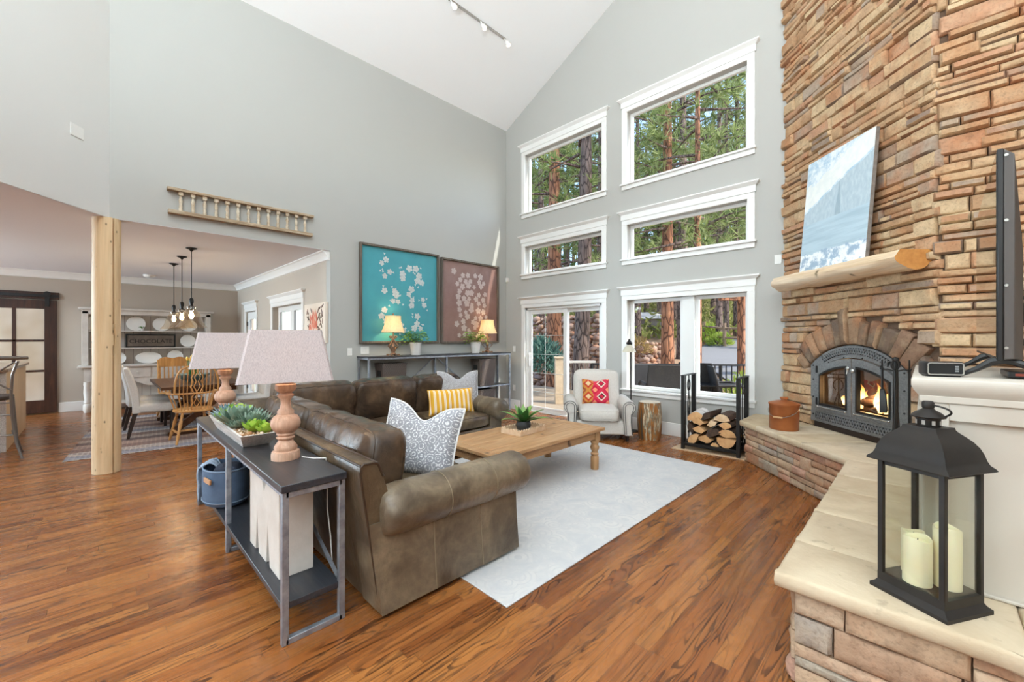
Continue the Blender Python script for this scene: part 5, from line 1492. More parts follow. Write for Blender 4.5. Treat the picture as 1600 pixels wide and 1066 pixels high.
# ferns in white pots
fern_m = leafmat('fern_green', lin(92, 144, 44), lin(136, 182, 60), lin(176, 206, 92), .5)
def fern(lab, seed):
    o = thing('potted_fern', lab, 'plant', group='ferns on the tall console')
    m = MB(); m.lathe([(.072, 0), (.078, .01), (.096, .20), (.10, .212), (.094, .214), (.088, .19), (0, .18)], 28); m.build('pot', white_m, o)
    m = MB(); rg = random.Random(seed)
    for i in range(46):
        th = rg.uniform(0, 360); L = rg.uniform(.14, .25); lift = rg.uniform(.12, .27); pts = []
        for k in range(7): s_ = k/6; pts.append((L*s_, 0, .19+lift*math.sin(min(1, s_*1.15)*PI*.62)-.12*s_**3))
        M = RZ(th) @ RX(rg.uniform(-15, 15))
        for k in range(1, 7):
            a_ = Vector(pts[k]); lw = .055*(1-.6*k/7)
            for s_ in (-1, 1):
                b_ = a_+Vector((.022, s_*lw, -.006)); c_ = a_+Vector((.016, 0, .0)); d_ = a_+Vector((.034, s_*lw*.55, .003))
                m.add([a_, c_, d_, b_], [(0, 1, 2, 3)], M)
    q = m.build('fronds', fern_m, o, smooth=0); return o
f1 = fern('green fern in a white pot in front of the teal panel', 3); f1.location = (-6.16, 3.83, KZ+.001)
f2 = fern('green fern in a white pot beside the far scroll lamp', 8); f2.location = (-6.16, 5.16, KZ+.001)
# wicker baskets
wick = NT('grey_wicker'); wick.p(rough=.85)
x, y, z = wick.sep(wick.coord()); 
s1_ = wick.math('SINE', wick.math('MULTIPLY', wick.math('ADD', x, y), 190)); s2_ = wick.math('SINE', wick.math('MULTIPLY', z, 260))
pv = wick.math('MULTIPLY', s1_, s2_)
wick.base(wick.ramp(wick.math('MULTIPLY_ADD', pv, .5, .5), [(.1, lin(44, 37, 34)), (.5, lin(92, 80, 74)), (.9, lin(132, 118, 110))])); wick.bump(pv, .6, .006)
def basket(lab, w, d, h):
    o = thing('wicker_basket', lab, 'basket', group='wicker baskets on the tall console')
    def rg(hx, hy, z): 
        c = .03; return [(-hx+c, -hy, z), (hx-c, -hy, z), (hx, -hy+c, z), (hx, hy-c, z), (hx-c, hy, z), (-hx+c, hy, z), (-hx, hy-c, z), (-hx, -hy+c, z)]
    m = MB(); m.loft([rg(d/2*.84, w/2*.84, 0), rg(d/2, w/2, h), rg(d/2-.015, w/2-.015, h), rg(d/2*.84-.015, w/2*.84-.015, .02)], True); m.build('body', wick.m, o, smooth=30)
    m = MB(); m.tube(rg(d/2, w/2, h), .010, 6, closed=True); m.build('rim', wick.m, o)
    m = MB(); m.box(d/2*.95-.012, -.06, h*.62, d/2*.95+.004, .06, h*.80) if False else m.box(-.06, -w/2*.96-.004, h*.62, .06, -w/2*.96+.01, h*.80)
    m.build('handle_hole', dark_m, o); return o
k1 = basket('dark wicker basket on the upper console shelf under the near scroll lamp', .44, .32, .52); k1.location = (-6.22, 3.40, .567)
k2 = dup(k1, (-6.22, 5.42, .567), 0, 'dark wicker basket on the upper console shelf under the far scroll lamp')
k3 = dup(k1, (-6.22, 5.40, .002), 0, 'dark wicker basket on the floor under the console, mostly hidden by the sofa', sc=(1, 1, .95))

# ================================================================== WALL PANELS, BALUSTER RAIL, SWITCHES
frame_m = wood('grey_barnwood_frame', [lin(86, 78, 70), lin(112, 102, 92), lin(134, 124, 112)], 2, 1, .8, .4, .3)
flw = plain('flower_white', lin(226, 232, 228), .6, c2=lin(190, 200, 200), vscale=40); flm = plain('flower_mauve', lin(212, 196, 188), .6, c2=lin(192, 172, 166), vscale=40)
def petals(mb, x, z, r_, rg, n=5, yy=0.0):
    a0 = rg.random()*6
    for i in range(n):
        a_ = a0+2*PI*i/n; c = (x+r_*.52*math.cos(a_), z+r_*.52*math.sin(a_)); pts = []
        for k in range(9):
            t_ = 2*PI*k/9; u, v = .50*r_*math.cos(t_), .36*r_*math.sin(t_)*(1+.25*rg.random())
            pts.append((c[0]+u*math.cos(a_)-v*math.sin(a_), yy, c[1]+u*math.sin(a_)+v*math.cos(a_)))
        mb.add(pts, [tuple(range(9))])
    mb.add([(x+.26*r_*math.cos(2*PI*k/9), yy-.0004, z+.26*r_*math.sin(2*PI*k/9)) for k in range(9)], [tuple(range(9))])
def art_panel(lab, y0, y1, z0, z1, col, fl, seed, dense):
    # local: x along wall (+y world), z up, front towards +x world => rotate 90
    o = thing('art_panel', lab, 'wall art', (XA+.002, (y0+y1)/2, z0), 90)
    w, h = (y1-y0)/2, z1-z0; t = .035
    m = MB(); d0, d1 = -.062, 0
    m.box(-w, d0, 0, -w+t, d1, h); m.box(w-t, d0, 0, w, d1, h); m.box(-w+t, d0, 0, w-t, d1, t); m.box(-w+t, d0, h-t, w-t, d1, h); m.build('frame', frame_m, o, bevel=.003)
    m = MB(); m.box(-w+t, -.018, t, w-t, -.002, h-t); pn = m.build('panel', col, o, smooth=0)
    m = MB(); rg = random.Random(seed)
    def fy(): return -.0200-rg.random()*.003
    if not dense:
        cl = [(-.28, 1.42), (-.36, 1.32), (-.24, 1.22), (-.30, 1.14), (.02, 1.22), (.16, 1.30), (.04, 1.12), (.30, 1.30), (.34, 1.20), (.30, 1.12), (.40, 1.08), (-.32, .88), (-.12, .90), (-.10, .82), (.20, .96), (.14, .86), (.22, .76), (-.16, .72), (-.06, .70), (.42, .78), (.44, .68), (.20, .66), (-.30, .56), (-.38, .44), (-.28, .36), (.30, .46), (.32, .36), (.26, .28), (.38, .26), (0, .3), (.05, .2)]
        for (x, z) in cl:
            petals(m, x+rg.uniform(-.02, .02), z+rg.uniform(-.02, .02), rg.uniform(.045, .068), rg, 5, fy())
            for _ in range(2): petals(m, x+rg.uniform(-.1, .1), z+rg.uniform(-.09, .09), .02, rg, 3, fy())
    else:
        k = 0
        for j in range(11):
            for i in range(5):
                x = -.34+.16*i+(.08 if j % 2 else 0)+rg.uniform(-.045, .045); z = .16+.12*j+rg.uniform(-.035, .035)
                if abs(x-.02) > .42: continue
                petals(m, x+.03*(5-j)*.3, z, rg.uniform(.045, .075), rg, 5, fy())
    m.build('flower_pattern', fl, pn, smooth=0); return o
art_panel('teal wooden panel with stencilled white flowers', 2.945, 4.462, 1.42, 3.048, plain('teal_paint', lin(72, 160, 172), .5, var=.12, vscale=3), flw, 4, False)
art_panel('mauve brown wooden panel with pale stencilled flowers', 4.522, 5.985, 1.41, 3.022, plain('mauve_paint', lin(150, 118, 110), .5, c2=lin(128, 94, 84), vscale=3), flm, 9, True)
old_m = plain('flaking_cream_paint', lin(230, 220, 200), .85, c2=lin(186, 164, 134), vscale=16, bump=.4, bscale=60)
oldw = wood('weathered_rail', [lin(150, 126, 102), lin(190, 168, 140), lin(216, 202, 180)], 0, 1.5, .85, .4, .4)
o = thing('baluster_rail', 'salvaged porch rail with flaking cream balusters hung over the dining opening', 'wall decoration', (XA+.002, 1.40, 3.0), 90)
m = MB(); m.box(-.82, -.075, 0, .82, 0, .045); m.build('bottom_rail', oldw, o, bevel=.005)
m = MB(); m.box(-.83, -.085, .275, .835, 0, .31); m.build('top_rail', oldw, o, bevel=.005)
for i in range(13):
    x = -.70+1.42*i/12; m = MB()
    m.box(x-.022, -.060, .235, x+.022, -.016, .275)
    m.lathe([(.018, .0), (.021, .02), (.015, .04), (.020, .055), (.013, .075), (.017, .10), (.021, .125), (.014, .155), (.011, .175), (.02, .185), (.014, .19)], 10, T(x, -.038, .045)); m.build('baluster', old_m, o, smooth=40)
def plate(name, lab, cat, M, w=.075, h=.12, toggles=1):
    o = thing(name, lab, cat); o.matrix_world = M
    MB().box(-w/2, -.006, -h/2, w/2, 0, h/2).build('cover_plate', plate_m, o, bevel=.002)
    for i in range(toggles):
        x = (i-(toggles-1)/2)*.046; MB().box(x-.016, -.010, -.033, x+.016, -.005, .033).build('rocker', white_m, o, bevel=.002)
    return o
LW = T(XA+.0005, 0, 0) @ RZ(90); BW = T(0, YB-.0005, 0)
plate('light_switch', 'single white light switch at the left end of the tall console', 'switch', T(XA+.0005, 2.80, 1.29) @ RZ(90))
plate('light_switch', 'wide white switch plate under the teal panel', 'switch', T(XA+.0005, 3.05, 1.31) @ RZ(90), .14, .12, 2)
plate('light_switch', 'white light switch between the corner and the patio door', 'switch', T(-6.18, YB-.0005, 1.28))
plate('wall_outlet', 'white wall outlet low between the corner and the patio door', 'outlet', T(-6.18, YB-.0005, .45), toggles=2)
plate('wall_outlet', 'white wall outlet behind the log rack', 'outlet', T(-1.95, YB-.0005, .36), toggles=2)
plate('blank_plate', 'painted blank plate beside the chimney above the mantel end', 'wall plate', T(-1.35, YB-.0005, 2.53), .08, .12, 0)
an = math.degrees(math.atan2(-.64, .77))
pp = Vector((XA, .08, 0))+d*0
dd_ = Vector((.77, -.64, 0)).normalized(); pc_ = Vector((XA, .08, 3.62))+dd_*.38
nn = Vector((.64, .77, 0)).normalized()
plate('blank_plate', 'painted blank plate high on the angled wall', 'wall plate', T(*(pc_+nn*.001)) @ RZ(an+180), .14, .12, 0)
o = thing('motion_sensor', 'small white motion sensor in the corner by the mauve panel', 'sensor', (XA+.06, YB-.001, 2.76)); MB().box(-.03, -.05, -.045, .03, 0, .045).build('case', plate_m, o, bevel=.008)
# track light on the vaulted ceiling
ang = math.degrees(math.atan(SL)); tx = -5.10
o = thing('track_light', 'brushed nickel track light with spot heads on the sloping ceiling', 'track light', (tx, 4.2, zroof(tx)-.004)); o.rotation_euler = (0, R(-ang), 0)
m = MB(); m.box(-.018, -1.3, -.012, .018, .74, .0); m.build('track', chrome_m, o, bevel=.003)
for y in (-.42, .18, .72):
    m = MB(); m.tube([(0, y, -.01), (0, y, -.07)], .012, 8); m.lathe([(.02, -.075), (.036, -.10), (.042, -.15), (.038, -.15), (.03, -.11), (0, -.10)], 16, T(0, y, -.06) @ RX(20) @ T(0, 0, .06)); h_ = m.build('spot_head', white_m, o)
    m = MB(); m.sphere((0, 0, 0), .028, 10, T(0, y+.04, -.135)); m.build('lamp_face', emit('spot_face', (1, .88, .7), 6), h_)
# ================================================================== DINING ROOM
def drug():
    n = NT('banded_rug'); n.p(rough=.95, spec=.1)
    x, y, z = n.sep(n.coord())
    base = n.ramp(n.math('FRACT', n.math('MULTIPLY_ADD', x, .62, .07)), [(0, lin(150, 152, 164)), (.12, lin(196, 190, 186)), (.2, lin(150, 124, 112)), (.34, lin(186, 166, 152)), (.46, lin(120, 100, 96)), (.58, lin(178, 152, 138)), (.72, lin(140, 112, 104)), (.86, lin(190, 178, 170))], 'CONSTANT')
    k = n.math('MULTIPLY', n.math('SINE', n.math('MULTIPLY', y, 62)), n.math('SINE', n.math('MULTIPLY', x, 70)))
    c = n.mix(n.math('MULTIPLY', n.math('GREATER_THAN', k, .25), .65), base, lin(62, 60, 74))
    c = n.mix(n.math('MULTIPLY', n.noise(n.coord((9, 9, 9)), 1, 4), .35), c, lin(176, 160, 150))
    n.base(c); return n.m
m = MB(); m.box(-1.72, -1.15, .001, 1.72, 1.25, .010); o = m.build('dining_rug', drug(), bevel=.002, loc=(-8.98, .98, 0), rz=-5); tag(o, 'banded grey and brown patterned rug under the dining table', 'rug')
wal = wood('dark_walnut', [lin(60, 38, 26), lin(86, 56, 38), lin(112, 76, 52)], 0, .8, .3, .3, .15)
o = thing('dining_table', 'dark wood trestle dining table on the banded rug', 'table', (-9.0, 1.20, .0105))
m = MB()
for i in range(5): m.box(-.98, -.55+.22*i+.001, .71, .98, -.33+.22*i-.001, .755)
m.build('table_top', wal, o, bevel=.004)
m = MB(); m.box(-.80, -.04, .30, .80, .04, .40); m.build('stretcher', wal, o, bevel=.004)
for s_ in (-1, 1):
    m = MB(); x = s_*.83
    m.box(x-.05, -.42, .64, x+.05, .42, .71); m.box(x-.05, -.46, 0, x+.05, .46, .06)
    m.bar((x, -.40, .05), (x, .34, .66), .09, .09); m.bar((x, .40, .05), (x, -.34, .66), .088, .088)
    m.build('trestle', wal, o, bevel=.004)
celadon = plain('celadon_glaze', lin(126, 150, 148), .3, c2=lin(104, 128, 128), vscale=8)
o = thing('serving_bowl', 'wide celadon bowl in the middle of the dining table', 'bowl', (-8.9, 1.14, .767))
m = MB(); m.lathe([(.10, 0), (.11, .012), (.17, .045), (.235, .10), (.25, .125), (.243, .125), (.16, .05), (0, .02)], 36); m.build('bowl', celadon, o)
o = thing('tulip_vase', 'green glass vase of yellow tulips standing in the celadon bowl', 'vase', (-8.9, 1.14, .789))
m = MB(); m.lathe([(.06, .002), (.065, .02), (.06, .12), (.075, .20), (.072, .20), (.055, .12), (.055, .03), (0, .02)], 24); m.build('vase', glassmat('green_glass', (.55, .80, .62), .08, 0, .5), o)
tul = leafmat('yellow_tulip', lin(232, 196, 84), lin(244, 226, 150), lin(236, 170, 90)); tl = leafmat('tulip_leaf', lin(70, 112, 50), lin(108, 146, 66))
rng = random.Random(12); m = MB(); m2 = MB()
for i in range(34):
    a_ = rng.uniform(0, 2*PI); r_ = rng.uniform(.02, .19); z = .31+.07*(1-(r_/.19)**2)+rng.uniform(-.03, .03)
    p = (r_*math.cos(a_), r_*math.sin(a_), z); m.lathe([(.004, -.03), (.018, -.015), (.021, .005), (.012, .028), (.003, .032)], 6, T(*p))
    m2.tube([(p[0]*.25, p[1]*.25, .05), (p[0]*.7, p[1]*.7, .2), p], .003, 5)
    if i % 2: m2.loft([[(p[0]*.4-.01, p[1]*.4, .16), (p[0]*.4+.01, p[1]*.4, .16)], [(p[0]*.9-.014, p[1]*.9, .24), (p[0]*.9+.014, p[1]*.9, .24)], [(p[0]*1.1, p[1]*1.1, .33), (p[0]*1.1+.002, p[1]*1.1, .33)]], caps=False)
m2.build('stems', tl, o); m.build('blossoms', tul, o)
# upholstered chairs (face +y locally)
blueg = plain('pale_linen', lin(222, 220, 216), .9, c2=lin(206, 206, 204), vscale=50, bump=.2, bscale=300, bdist=.002)
esp = plain('espresso_leg', lin(48, 34, 28), .4)
def parson(lab):
    o = thing('dining_chair', lab, 'chair', group='upholstered dining chairs')
    m = MB(); rbox(m, .48, .50, .13, T(0, 0, .435), n=(10, 10, 4), k=9, bulge=(0, 0, .012), wr=.002); m.build('seat', blueg, o, smooth=60)
    m = MB(); rings = []
    for (y0, y1, z) in ((-.275, -.18, .37), (-.275, -.185, .50), (-.30, -.215, .70), (-.345, -.27, .90), (-.375, -.315, 1.02), (-.372, -.33, 1.045)):
        w = .235; rings.append([(-w, y0, z), (w, y0, z), (w, y1, z), (-w, y1, z)])
    m.loft(rings); m.build('backrest', blueg, o, smooth=30, bevel=.012)
    for sx in (-1, 1):
        m = MB(); m.loft([[(sx*.205-.018, .19-.018, .0), (sx*.205+.018, .19-.018, 0), (sx*.205+.018, .19+.018, 0), (sx*.205-.018, .19+.018, 0)], [(sx*.205-.026, .20-.026, .40), (sx*.205+.026, .20-.026, .40), (sx*.205+.026, .20+.026, .40), (sx*.205-.026, .20+.026, .40)]]); m.build('leg', esp, o)
        m = MB(); m.loft([[(sx*.205-.018, -.32-.018, .0), (sx*.205+.018, -.32-.018, 0), (sx*.205+.018, -.32+.018, 0), (sx*.205-.018, -.32+.018, 0)], [(sx*.205-.026, -.23-.026, .40), (sx*.205+.026, -.23-.026, .40), (sx*.205+.026, -.23+.026, .40), (sx*.205-.026, -.23+.026, .40)]]); m.build('leg', esp, o)
    return o
c1 = parson('pale upholstered dining chair just right of the log post'); c1.location = (-8.50, .63, .0105); c1.rotation_euler[2] = R(-3)
dup(c1, (-9.38, .60, .0105), 2, 'pale upholstered dining chair behind the one by the log post')
dup(c1, (-8.50, 1.88, .0105), 180, 'pale upholstered dining chair on the far side of the table behind the lamps')
oak = wood('honey_oak', [lin(176, 122, 66), lin(204, 150, 88), lin(222, 172, 110)], 2, .8, .4, .25, .1)
def windsor(lab, fancy):
    # faces +y; its tall back at -y
    o = thing('windsor_chair', lab, 'chair')
    m = MB(); n_ = 32; rings = []
    for k, z in ((.92, .425), (1.0, .435), (1.0, .455), (.95, .462)):
        rings.append([(.235*k*math.copysign(abs(math.cos(2*PI*i/n_))**.75, math.cos(2*PI*i/n_)), .215*k*math.copysign(abs(math.sin(2*PI*i/n_))**.8, math.sin(2*PI*i/n_)), z) for i in range(n_)])
    m.loft(rings); m.build('seat', oak, o, smooth=50)
    prof = [(.014, 0), (.018, .06), (.022, .12), (.014, .15), (.020, .165), (.015, .18), (.024, .26), (.020, .32), (.013, .34), (.019, .36), (.016, .43)]
    for sx in (-1, 1):
        for sy in (-1, 1):
            m = MB(); a = Vector((sx*.235, sy*.23, 0)); b = Vector((sx*.15, sy*.14, .435)); pts = [a.lerp(b, z/.43) for r_, z in prof]
            m.tube(pts, [r_ for r_, z in prof], 10); m.build('leg', oak, o)
    m = MB()
    for sx in (-1, 1): m.tube([(sx*.205, -.195, .15), (sx*.205, 0, .15), (sx*.205, .195, .15)], [.010, .017, .010], 8)
    m.tube([(-.205, 0, .15), (0, 0, .15), (.205, 0, .15)], [.010, .017, .010], 8); m.build('stretcher', oak, o)
    if fancy:
        arc = [(.29*math.sin(a_), .04-.26*math.cos(a_), .70) for a_ in [R(-105+210*k/24) for k in range(25)]]
        m = MB(); m.tube(arc, .019, 8, flat=.7); m.build('arm_bow', oak, o)
        hoop = []
        for k in range(29):
            t_ = k/28; a_ = PI*(1-t_); x = .255*math.copysign(abs(math.cos(a_))**.6, math.cos(a_)); z = .70+.40*abs(math.sin(a_))**.62; hoop.append((x, -.205-.16*(z-.70), z))
        m = MB(); m.tube(hoop, .013, 8); m.build('back_hoop', oak, o)
        for k in range(10):
            x = -.20+.40*k/9
            if abs(x) < .06: continue
            zt = .70+.40*(1-(abs(x)/.255)**(1/.6*1.0))**.31 if abs(x) < .25 else .7
            m = MB(); m.tube([(x*.85, -.17, .455), (x, -.205, .70), (x*1.0, -.205-.16*(zt-.70), zt)], .0065, 6); m.build('spindle', oak, o)
        for k in range(8):
            s_ = -1 if k < 4 else 1; j = k % 4; a_ = R(s_*(46+18*j)); x, y = .285*math.sin(a_), .04-.255*math.cos(a_)
            m = MB(); m.tube([(x*.74, y*.72, .455), (x, y, .70)], .0065, 6); m.build('spindle', oak, o)
        # pierced fiddle splat
        m = MB()
        def sp(w, z): return (w, -.185-.02*(z-.455)/.245 if z < .70 else -.205-.16*(z-.70), z)
        for s_ in (-1, 1):
            m.tube([sp(s_*w, z) for w, z in ((.035, .457), (.06, .50), (.045, .57), (.06, .64), (.03, .69), (.05, .74), (.075, .80), (.05, .87), (.07, .93), (.04, 1.0), (.045, 1.08))], .016, 6, flat=.5)
            m.tube([sp(s_*w, z) for w, z in ((.0, .50), (.032, .56), (.0, .64))], .010, 6, flat=.6)
            m.tube([sp(s_*w, z) for w, z in ((.0, .72), (.038, .80), (.012, .87), (.036, .94), (.0, 1.0))], .010, 6, flat=.6)
        m.tube([sp(0, z) for z in (.457, .50)], .03, 6, flat=.3); m.tube([sp(0, z) for z in (.64, .72)], .022, 6, flat=.4); m.tube([sp(0, z) for z in (1.0, 1.09)], .035, 6, flat=.3)
        m.build('pierced_splat', oak, o, smooth=50)
    else:
        m = MB(); n_ = 20; top = [(-.23+.46*i/n_, 1.10+.028*abs(math.sin(2.0*PI*i/n_))-.03*(abs(i/n_-.5)*2)**4) for i in range(n_+1)]
        pl = top+[(.23-.46*i/n_, .94) for i in range(n_+1)]
        m.prism(pl, .285, .31, RX(90)); m.build('crest_rail', oak, o, smooth=30)
        for k in range(7):
            x = -.19+.38*k/6; m = MB(); m.tube([(x*.9, -.18, .455), (x, -.25, .72), (x, -.30, .95)], [.010, .013, .009], 8); m.build('spindle', oak, o)
        for s_ in (-1, 1): m = MB(); m.tube([(s_*.215, -.18, .455), (s_*.215, -.25, .72), (s_*.215, -.305, 1.08)], .016, 8); m.build('back_post', oak, o)
    return o
w1 = windsor('honey oak windsor armchair with a pierced splat at the near end of the dining table', True); w1.location = (-7.62, .98, .0105); w1.rotation_euler[2] = R(94)
w2 = windsor('honey oak chair with a scalloped crest rail at the far end of the dining table', False); w2.location = (-10.15, 1.02, .0105); w2.rotation_euler[2] = R(-90)

# hutch -------------------------------------------------------------
hut = plain('greyed_white_paint', lin(222, 216, 208), .7, c2=lin(206, 198, 190), vscale=6)
boards = NT('beadboard'); boards.p(rough=.75)
xx, yy, zz = boards.sep(boards.coord()); g_ = boards.math('FRACT', boards.math('MULTIPLY', yy, 7))
boards.base(boards.mix(boards.math('LESS_THAN', g_, .06), lin(204, 196, 188), lin(150, 140, 132)))
HY0, HY1 = -.27, 1.90
o = thing('hutch', 'greyed white dining hutch with open plate shelves', 'hutch', (-12.375, (HY0+HY1)/2, 0))
hw = (HY1-HY0)/2
MB().box(.0, -hw+.05, .15, .02, hw-.05, 2.06).build('back_panel', boards.m, o, smooth=0)
for s_ in (-1, 1):
    m = MB(); m.box(.02, s_*hw-s_*.10, .945, .34, s_*hw-s_*.05, 2.06); m.box(.32, s_*hw-s_*.115, .945, .35, s_*hw-s_*.02, 2.06); m.build('upright', hut, o, bevel=.004)
m = MB(); m.box(.0, -hw+.02, 2.0, .35, hw-.02, 2.09); m.box(.0, -hw-.03, 2.09, .40, hw+.03, 2.13); m.build('cornice', hut, o, bevel=.008)
for z in (1.30, 1.665):
    m = MB(); m.box(.02, -hw+.06, z-.022, .33, hw-.06, z); m.build('shelf', hut, o, bevel=.003)
MB().box(.0, -hw-.04, .905, .50, hw+.04, .945).build('counter', hut, o, bevel=.006)
m = MB(); m.box(.02, -hw+.06, .64, .43, hw-.06, .905); m.build('drawer_case', hut, o, bevel=.003)
for i in range(4):
    y0 = -hw+.14+i*(2*hw-.28)/4; m = MB(); m.box(.43, y0+.015, .67, .447, y0+(2*hw-.28)/4-.015, .88); d_ = m.build('drawer', hut, o, bevel=.004)
    m = MB(); m.sphere((.462, y0+(2*hw-.28)/8, .775), .018, 10); m.build('knob', hut, d_)
for s_ in (-1, 1):
    for x in (.40,):
        m = MB(); y = s_*(hw-.10); m.box(x-.045, y-.05, .62, x+.045, y+.05, .905); m.lathe([(.05, .0), (.05, .02), (.062, .04), (.062, .16), (.045, .18), (.058, .20), (.042, .24), (.056, .40), (.05, .54), (.06, .56), (.05, .60), (.06, .62)], 16, T(x, y, 0)); m.build('leg', hut, o, smooth=40)
m = MB()
n_ = 24; pts = [(-hw+.14+(2*hw-.28)*i/n_, .64-.16*abs(math.cos(PI*i/n_*2))**2.5) for i in range(n_+1)]
pts = [(-hw+.14, .642)]+pts+[(hw-.14, .642)]
m.prism([(p[0], p[1]) for p in pts][::-1], -.43, -.40, RX(90) @ Matrix(((0, 0, -1, 0), (0, 1, 0, 0), (1, 0, 0, 0), (0, 0, 0, 1))) if False else Matrix(((0, 0, -1, 0), (1, 0, 0, 0), (0, 1, 0, 0), (0, 0, 0, 1)))); m.build('arched_apron', hut, o, smooth=0)
MB().box(.02, -hw+.06, .13, .44, hw-.06, .16).build('lower_shelf', hut, o, bevel=.004)
cer = plain('white_ceramic', lin(242, 240, 236), .25)
def plate_(y, z, r_, lab, sx=1.0):
    o = thing('display_plate', lab, 'plate', (-12.24, y, z+.002), 0, 'plates on the hutch shelves')
    m = MB(); m.lathe([(r_*.55, -.0), (r_*.6, .004), (r_*.98, .022), (r_, .024), (r_*.98, .028), (r_*.62, .012), (0, .010)], 32, RY(76) @ SC(1, sx, 1)); 
    zmin = min(p[2] for p in m.v); m.v = [(p[0], p[1], p[2]-zmin) for p in m.v]
    m.build('rim', cer, o, smooth=50)
for (y, z, r_, lab, sx) in ((-.08, 1.665, .15, 'white plate on the top hutch shelf left of the log post', 1), (.57, 1.665, .16, 'round white plate on the top hutch shelf, left of the pendants', 1), (1.00, 1.665, .155, 'white plate on the top hutch shelf behind the pendant lamps', 1), (1.48, 1.665, .14, 'wide white plate on the top hutch shelf at the right', 1.2),
        (1.47, 1.30, .145, 'round white plate on the middle hutch shelf right of the word sign', 1), (.28, .945, .135, 'white plate on the hutch counter at the left', 1), (.78, .945, .13, 'oval white platter on the hutch counter', 1.7), (1.24, .945, .145, 'round white plate on the hutch counter above the tulips', 1)): plate_(y, z, r_, lab, sx)
o = thing('bud_pot', 'tiny green plant in front of the top shelf plates', 'plant', (-12.10, .66, 1.667)); m = MB(); m.lathe([(.022, 0), (.028, .04), (0, .04)], 10); m.build('pot', white_m, o); m = MB()
for i in range(24): a_ = rng.uniform(0, 6.28); m.tube([(0, 0, .04), (.03*math.cos(a_), .03*math.sin(a_), .09), (.06*math.cos(a_), .06*math.sin(a_), .075)], [.003, .005, .001], 4)
m.build('leaves', tl, o)
o = thing('word_sign', 'black framed wooden sign reading CHOCOLATE on the hutch shelf', 'sign', (-12.16, .82, 1.302), 90)
m = MB(); m.box(-.40, 0, 0, .40, .02, .28); m.build('board', plain('aged_sign_board', lin(122, 108, 96), .7, c2=lin(92, 80, 70), vscale=8), o)
m = MB(); t_ = .03; m.box(-.42, -.012, -.0, .42, .022, t_); m.box(-.42, -.012, .265, .42, .022, .295); m.box(-.42, -.012, t_, -.39, .022, .265); m.box(.39, -.012, t_, .42, .022, .265); m.build('frame', black_m, o, bevel=.003)
cu = bpy.data.curves.new('lettering', 'FONT'); cu.body = 'CHOCOLATE'; cu.size = .120; cu.align_x = 'CENTER'; cu.extrude = .004; cu.materials.append(plain('sign_black', lin(26, 22, 20), .7))
tmp = bpy.data.objects.new('lettering_curve', cu); COL.objects.link(tmp); bpy.context.view_layer.update()
me_ = bpy.data.meshes.new_from_object(tmp.evaluated_get(bpy.context.evaluated_depsgraph_get())); bpy.data.objects.remove(tmp); me_.materials.clear(); me_.materials.append(plain('sign_black', lin(26, 22, 20), .7))
tx_ = bpy.data.objects.new('lettering', me_); COL.objects.link(tx_); tx_.parent = o; tx_.location = (0, -.002, .097); tx_.rotation_euler = (R(90), 0, 0)
# barn door -----------------------------------------------------------
barn = wood('dark_barn_wood', [lin(46, 28, 20), lin(68, 40, 28), lin(88, 54, 38)], 2, .8, .5, .3, .15)
o = thing('barn_door', 'dark stained sliding barn door with frosted panes at the far left', 'door', (XD+.022, -1.35, 0))
ys_ = [-.75]; m = MB(); m.box(0, -.75, .03, .045, -.58, 2.26); m.box(0, .58, .03, .045, .75, 2.26); m.box(0, -.58, .03, .045, .58, .28); m.box(0, -.58, 2.085, .045, .58, 2.26); m.build('frame', barn, o, bevel=.004)
m = MB()
for y in (-.195, .195): m.box(.004, y-.025, .28, .041, y+.025, 2.085)
for z in (.86, 1.46): m.box(.004, -.58, z-.02, .041, .58, z+.02)
m.build('muntin', barn, o, bevel=.003)
fro = NT('frosted_pane'); fro.base(fro.ramp(fro.noise(fro.coord((1, 1, 1)), 1.6, 2), [(.35, lin(206, 188, 164)), (.65, lin(226, 214, 198))])); fro.p(rough=.12, spec=.5)
MB().box(.014, -.58, .28, .03, .58, 2.085).build('frosted_panes', fro.m, o, smooth=0)
m = MB(); m.box(.0, -1.1, 2.28, .03, .78, 2.42); m.build('header_board', barn, o, bevel=.004)
m = MB(); m.box(.05, -1.1, 2.32, .062, .78, 2.37); 
for y in (-.6, .62): m.box(.045, y-.03, 2.14, .07, y+.03, 2.36); m.cyl((0, 0), .05, .04, .08, 16, T(0, y, 2.385) @ RY(90))
m.build('rail_hanger', black_m, o)
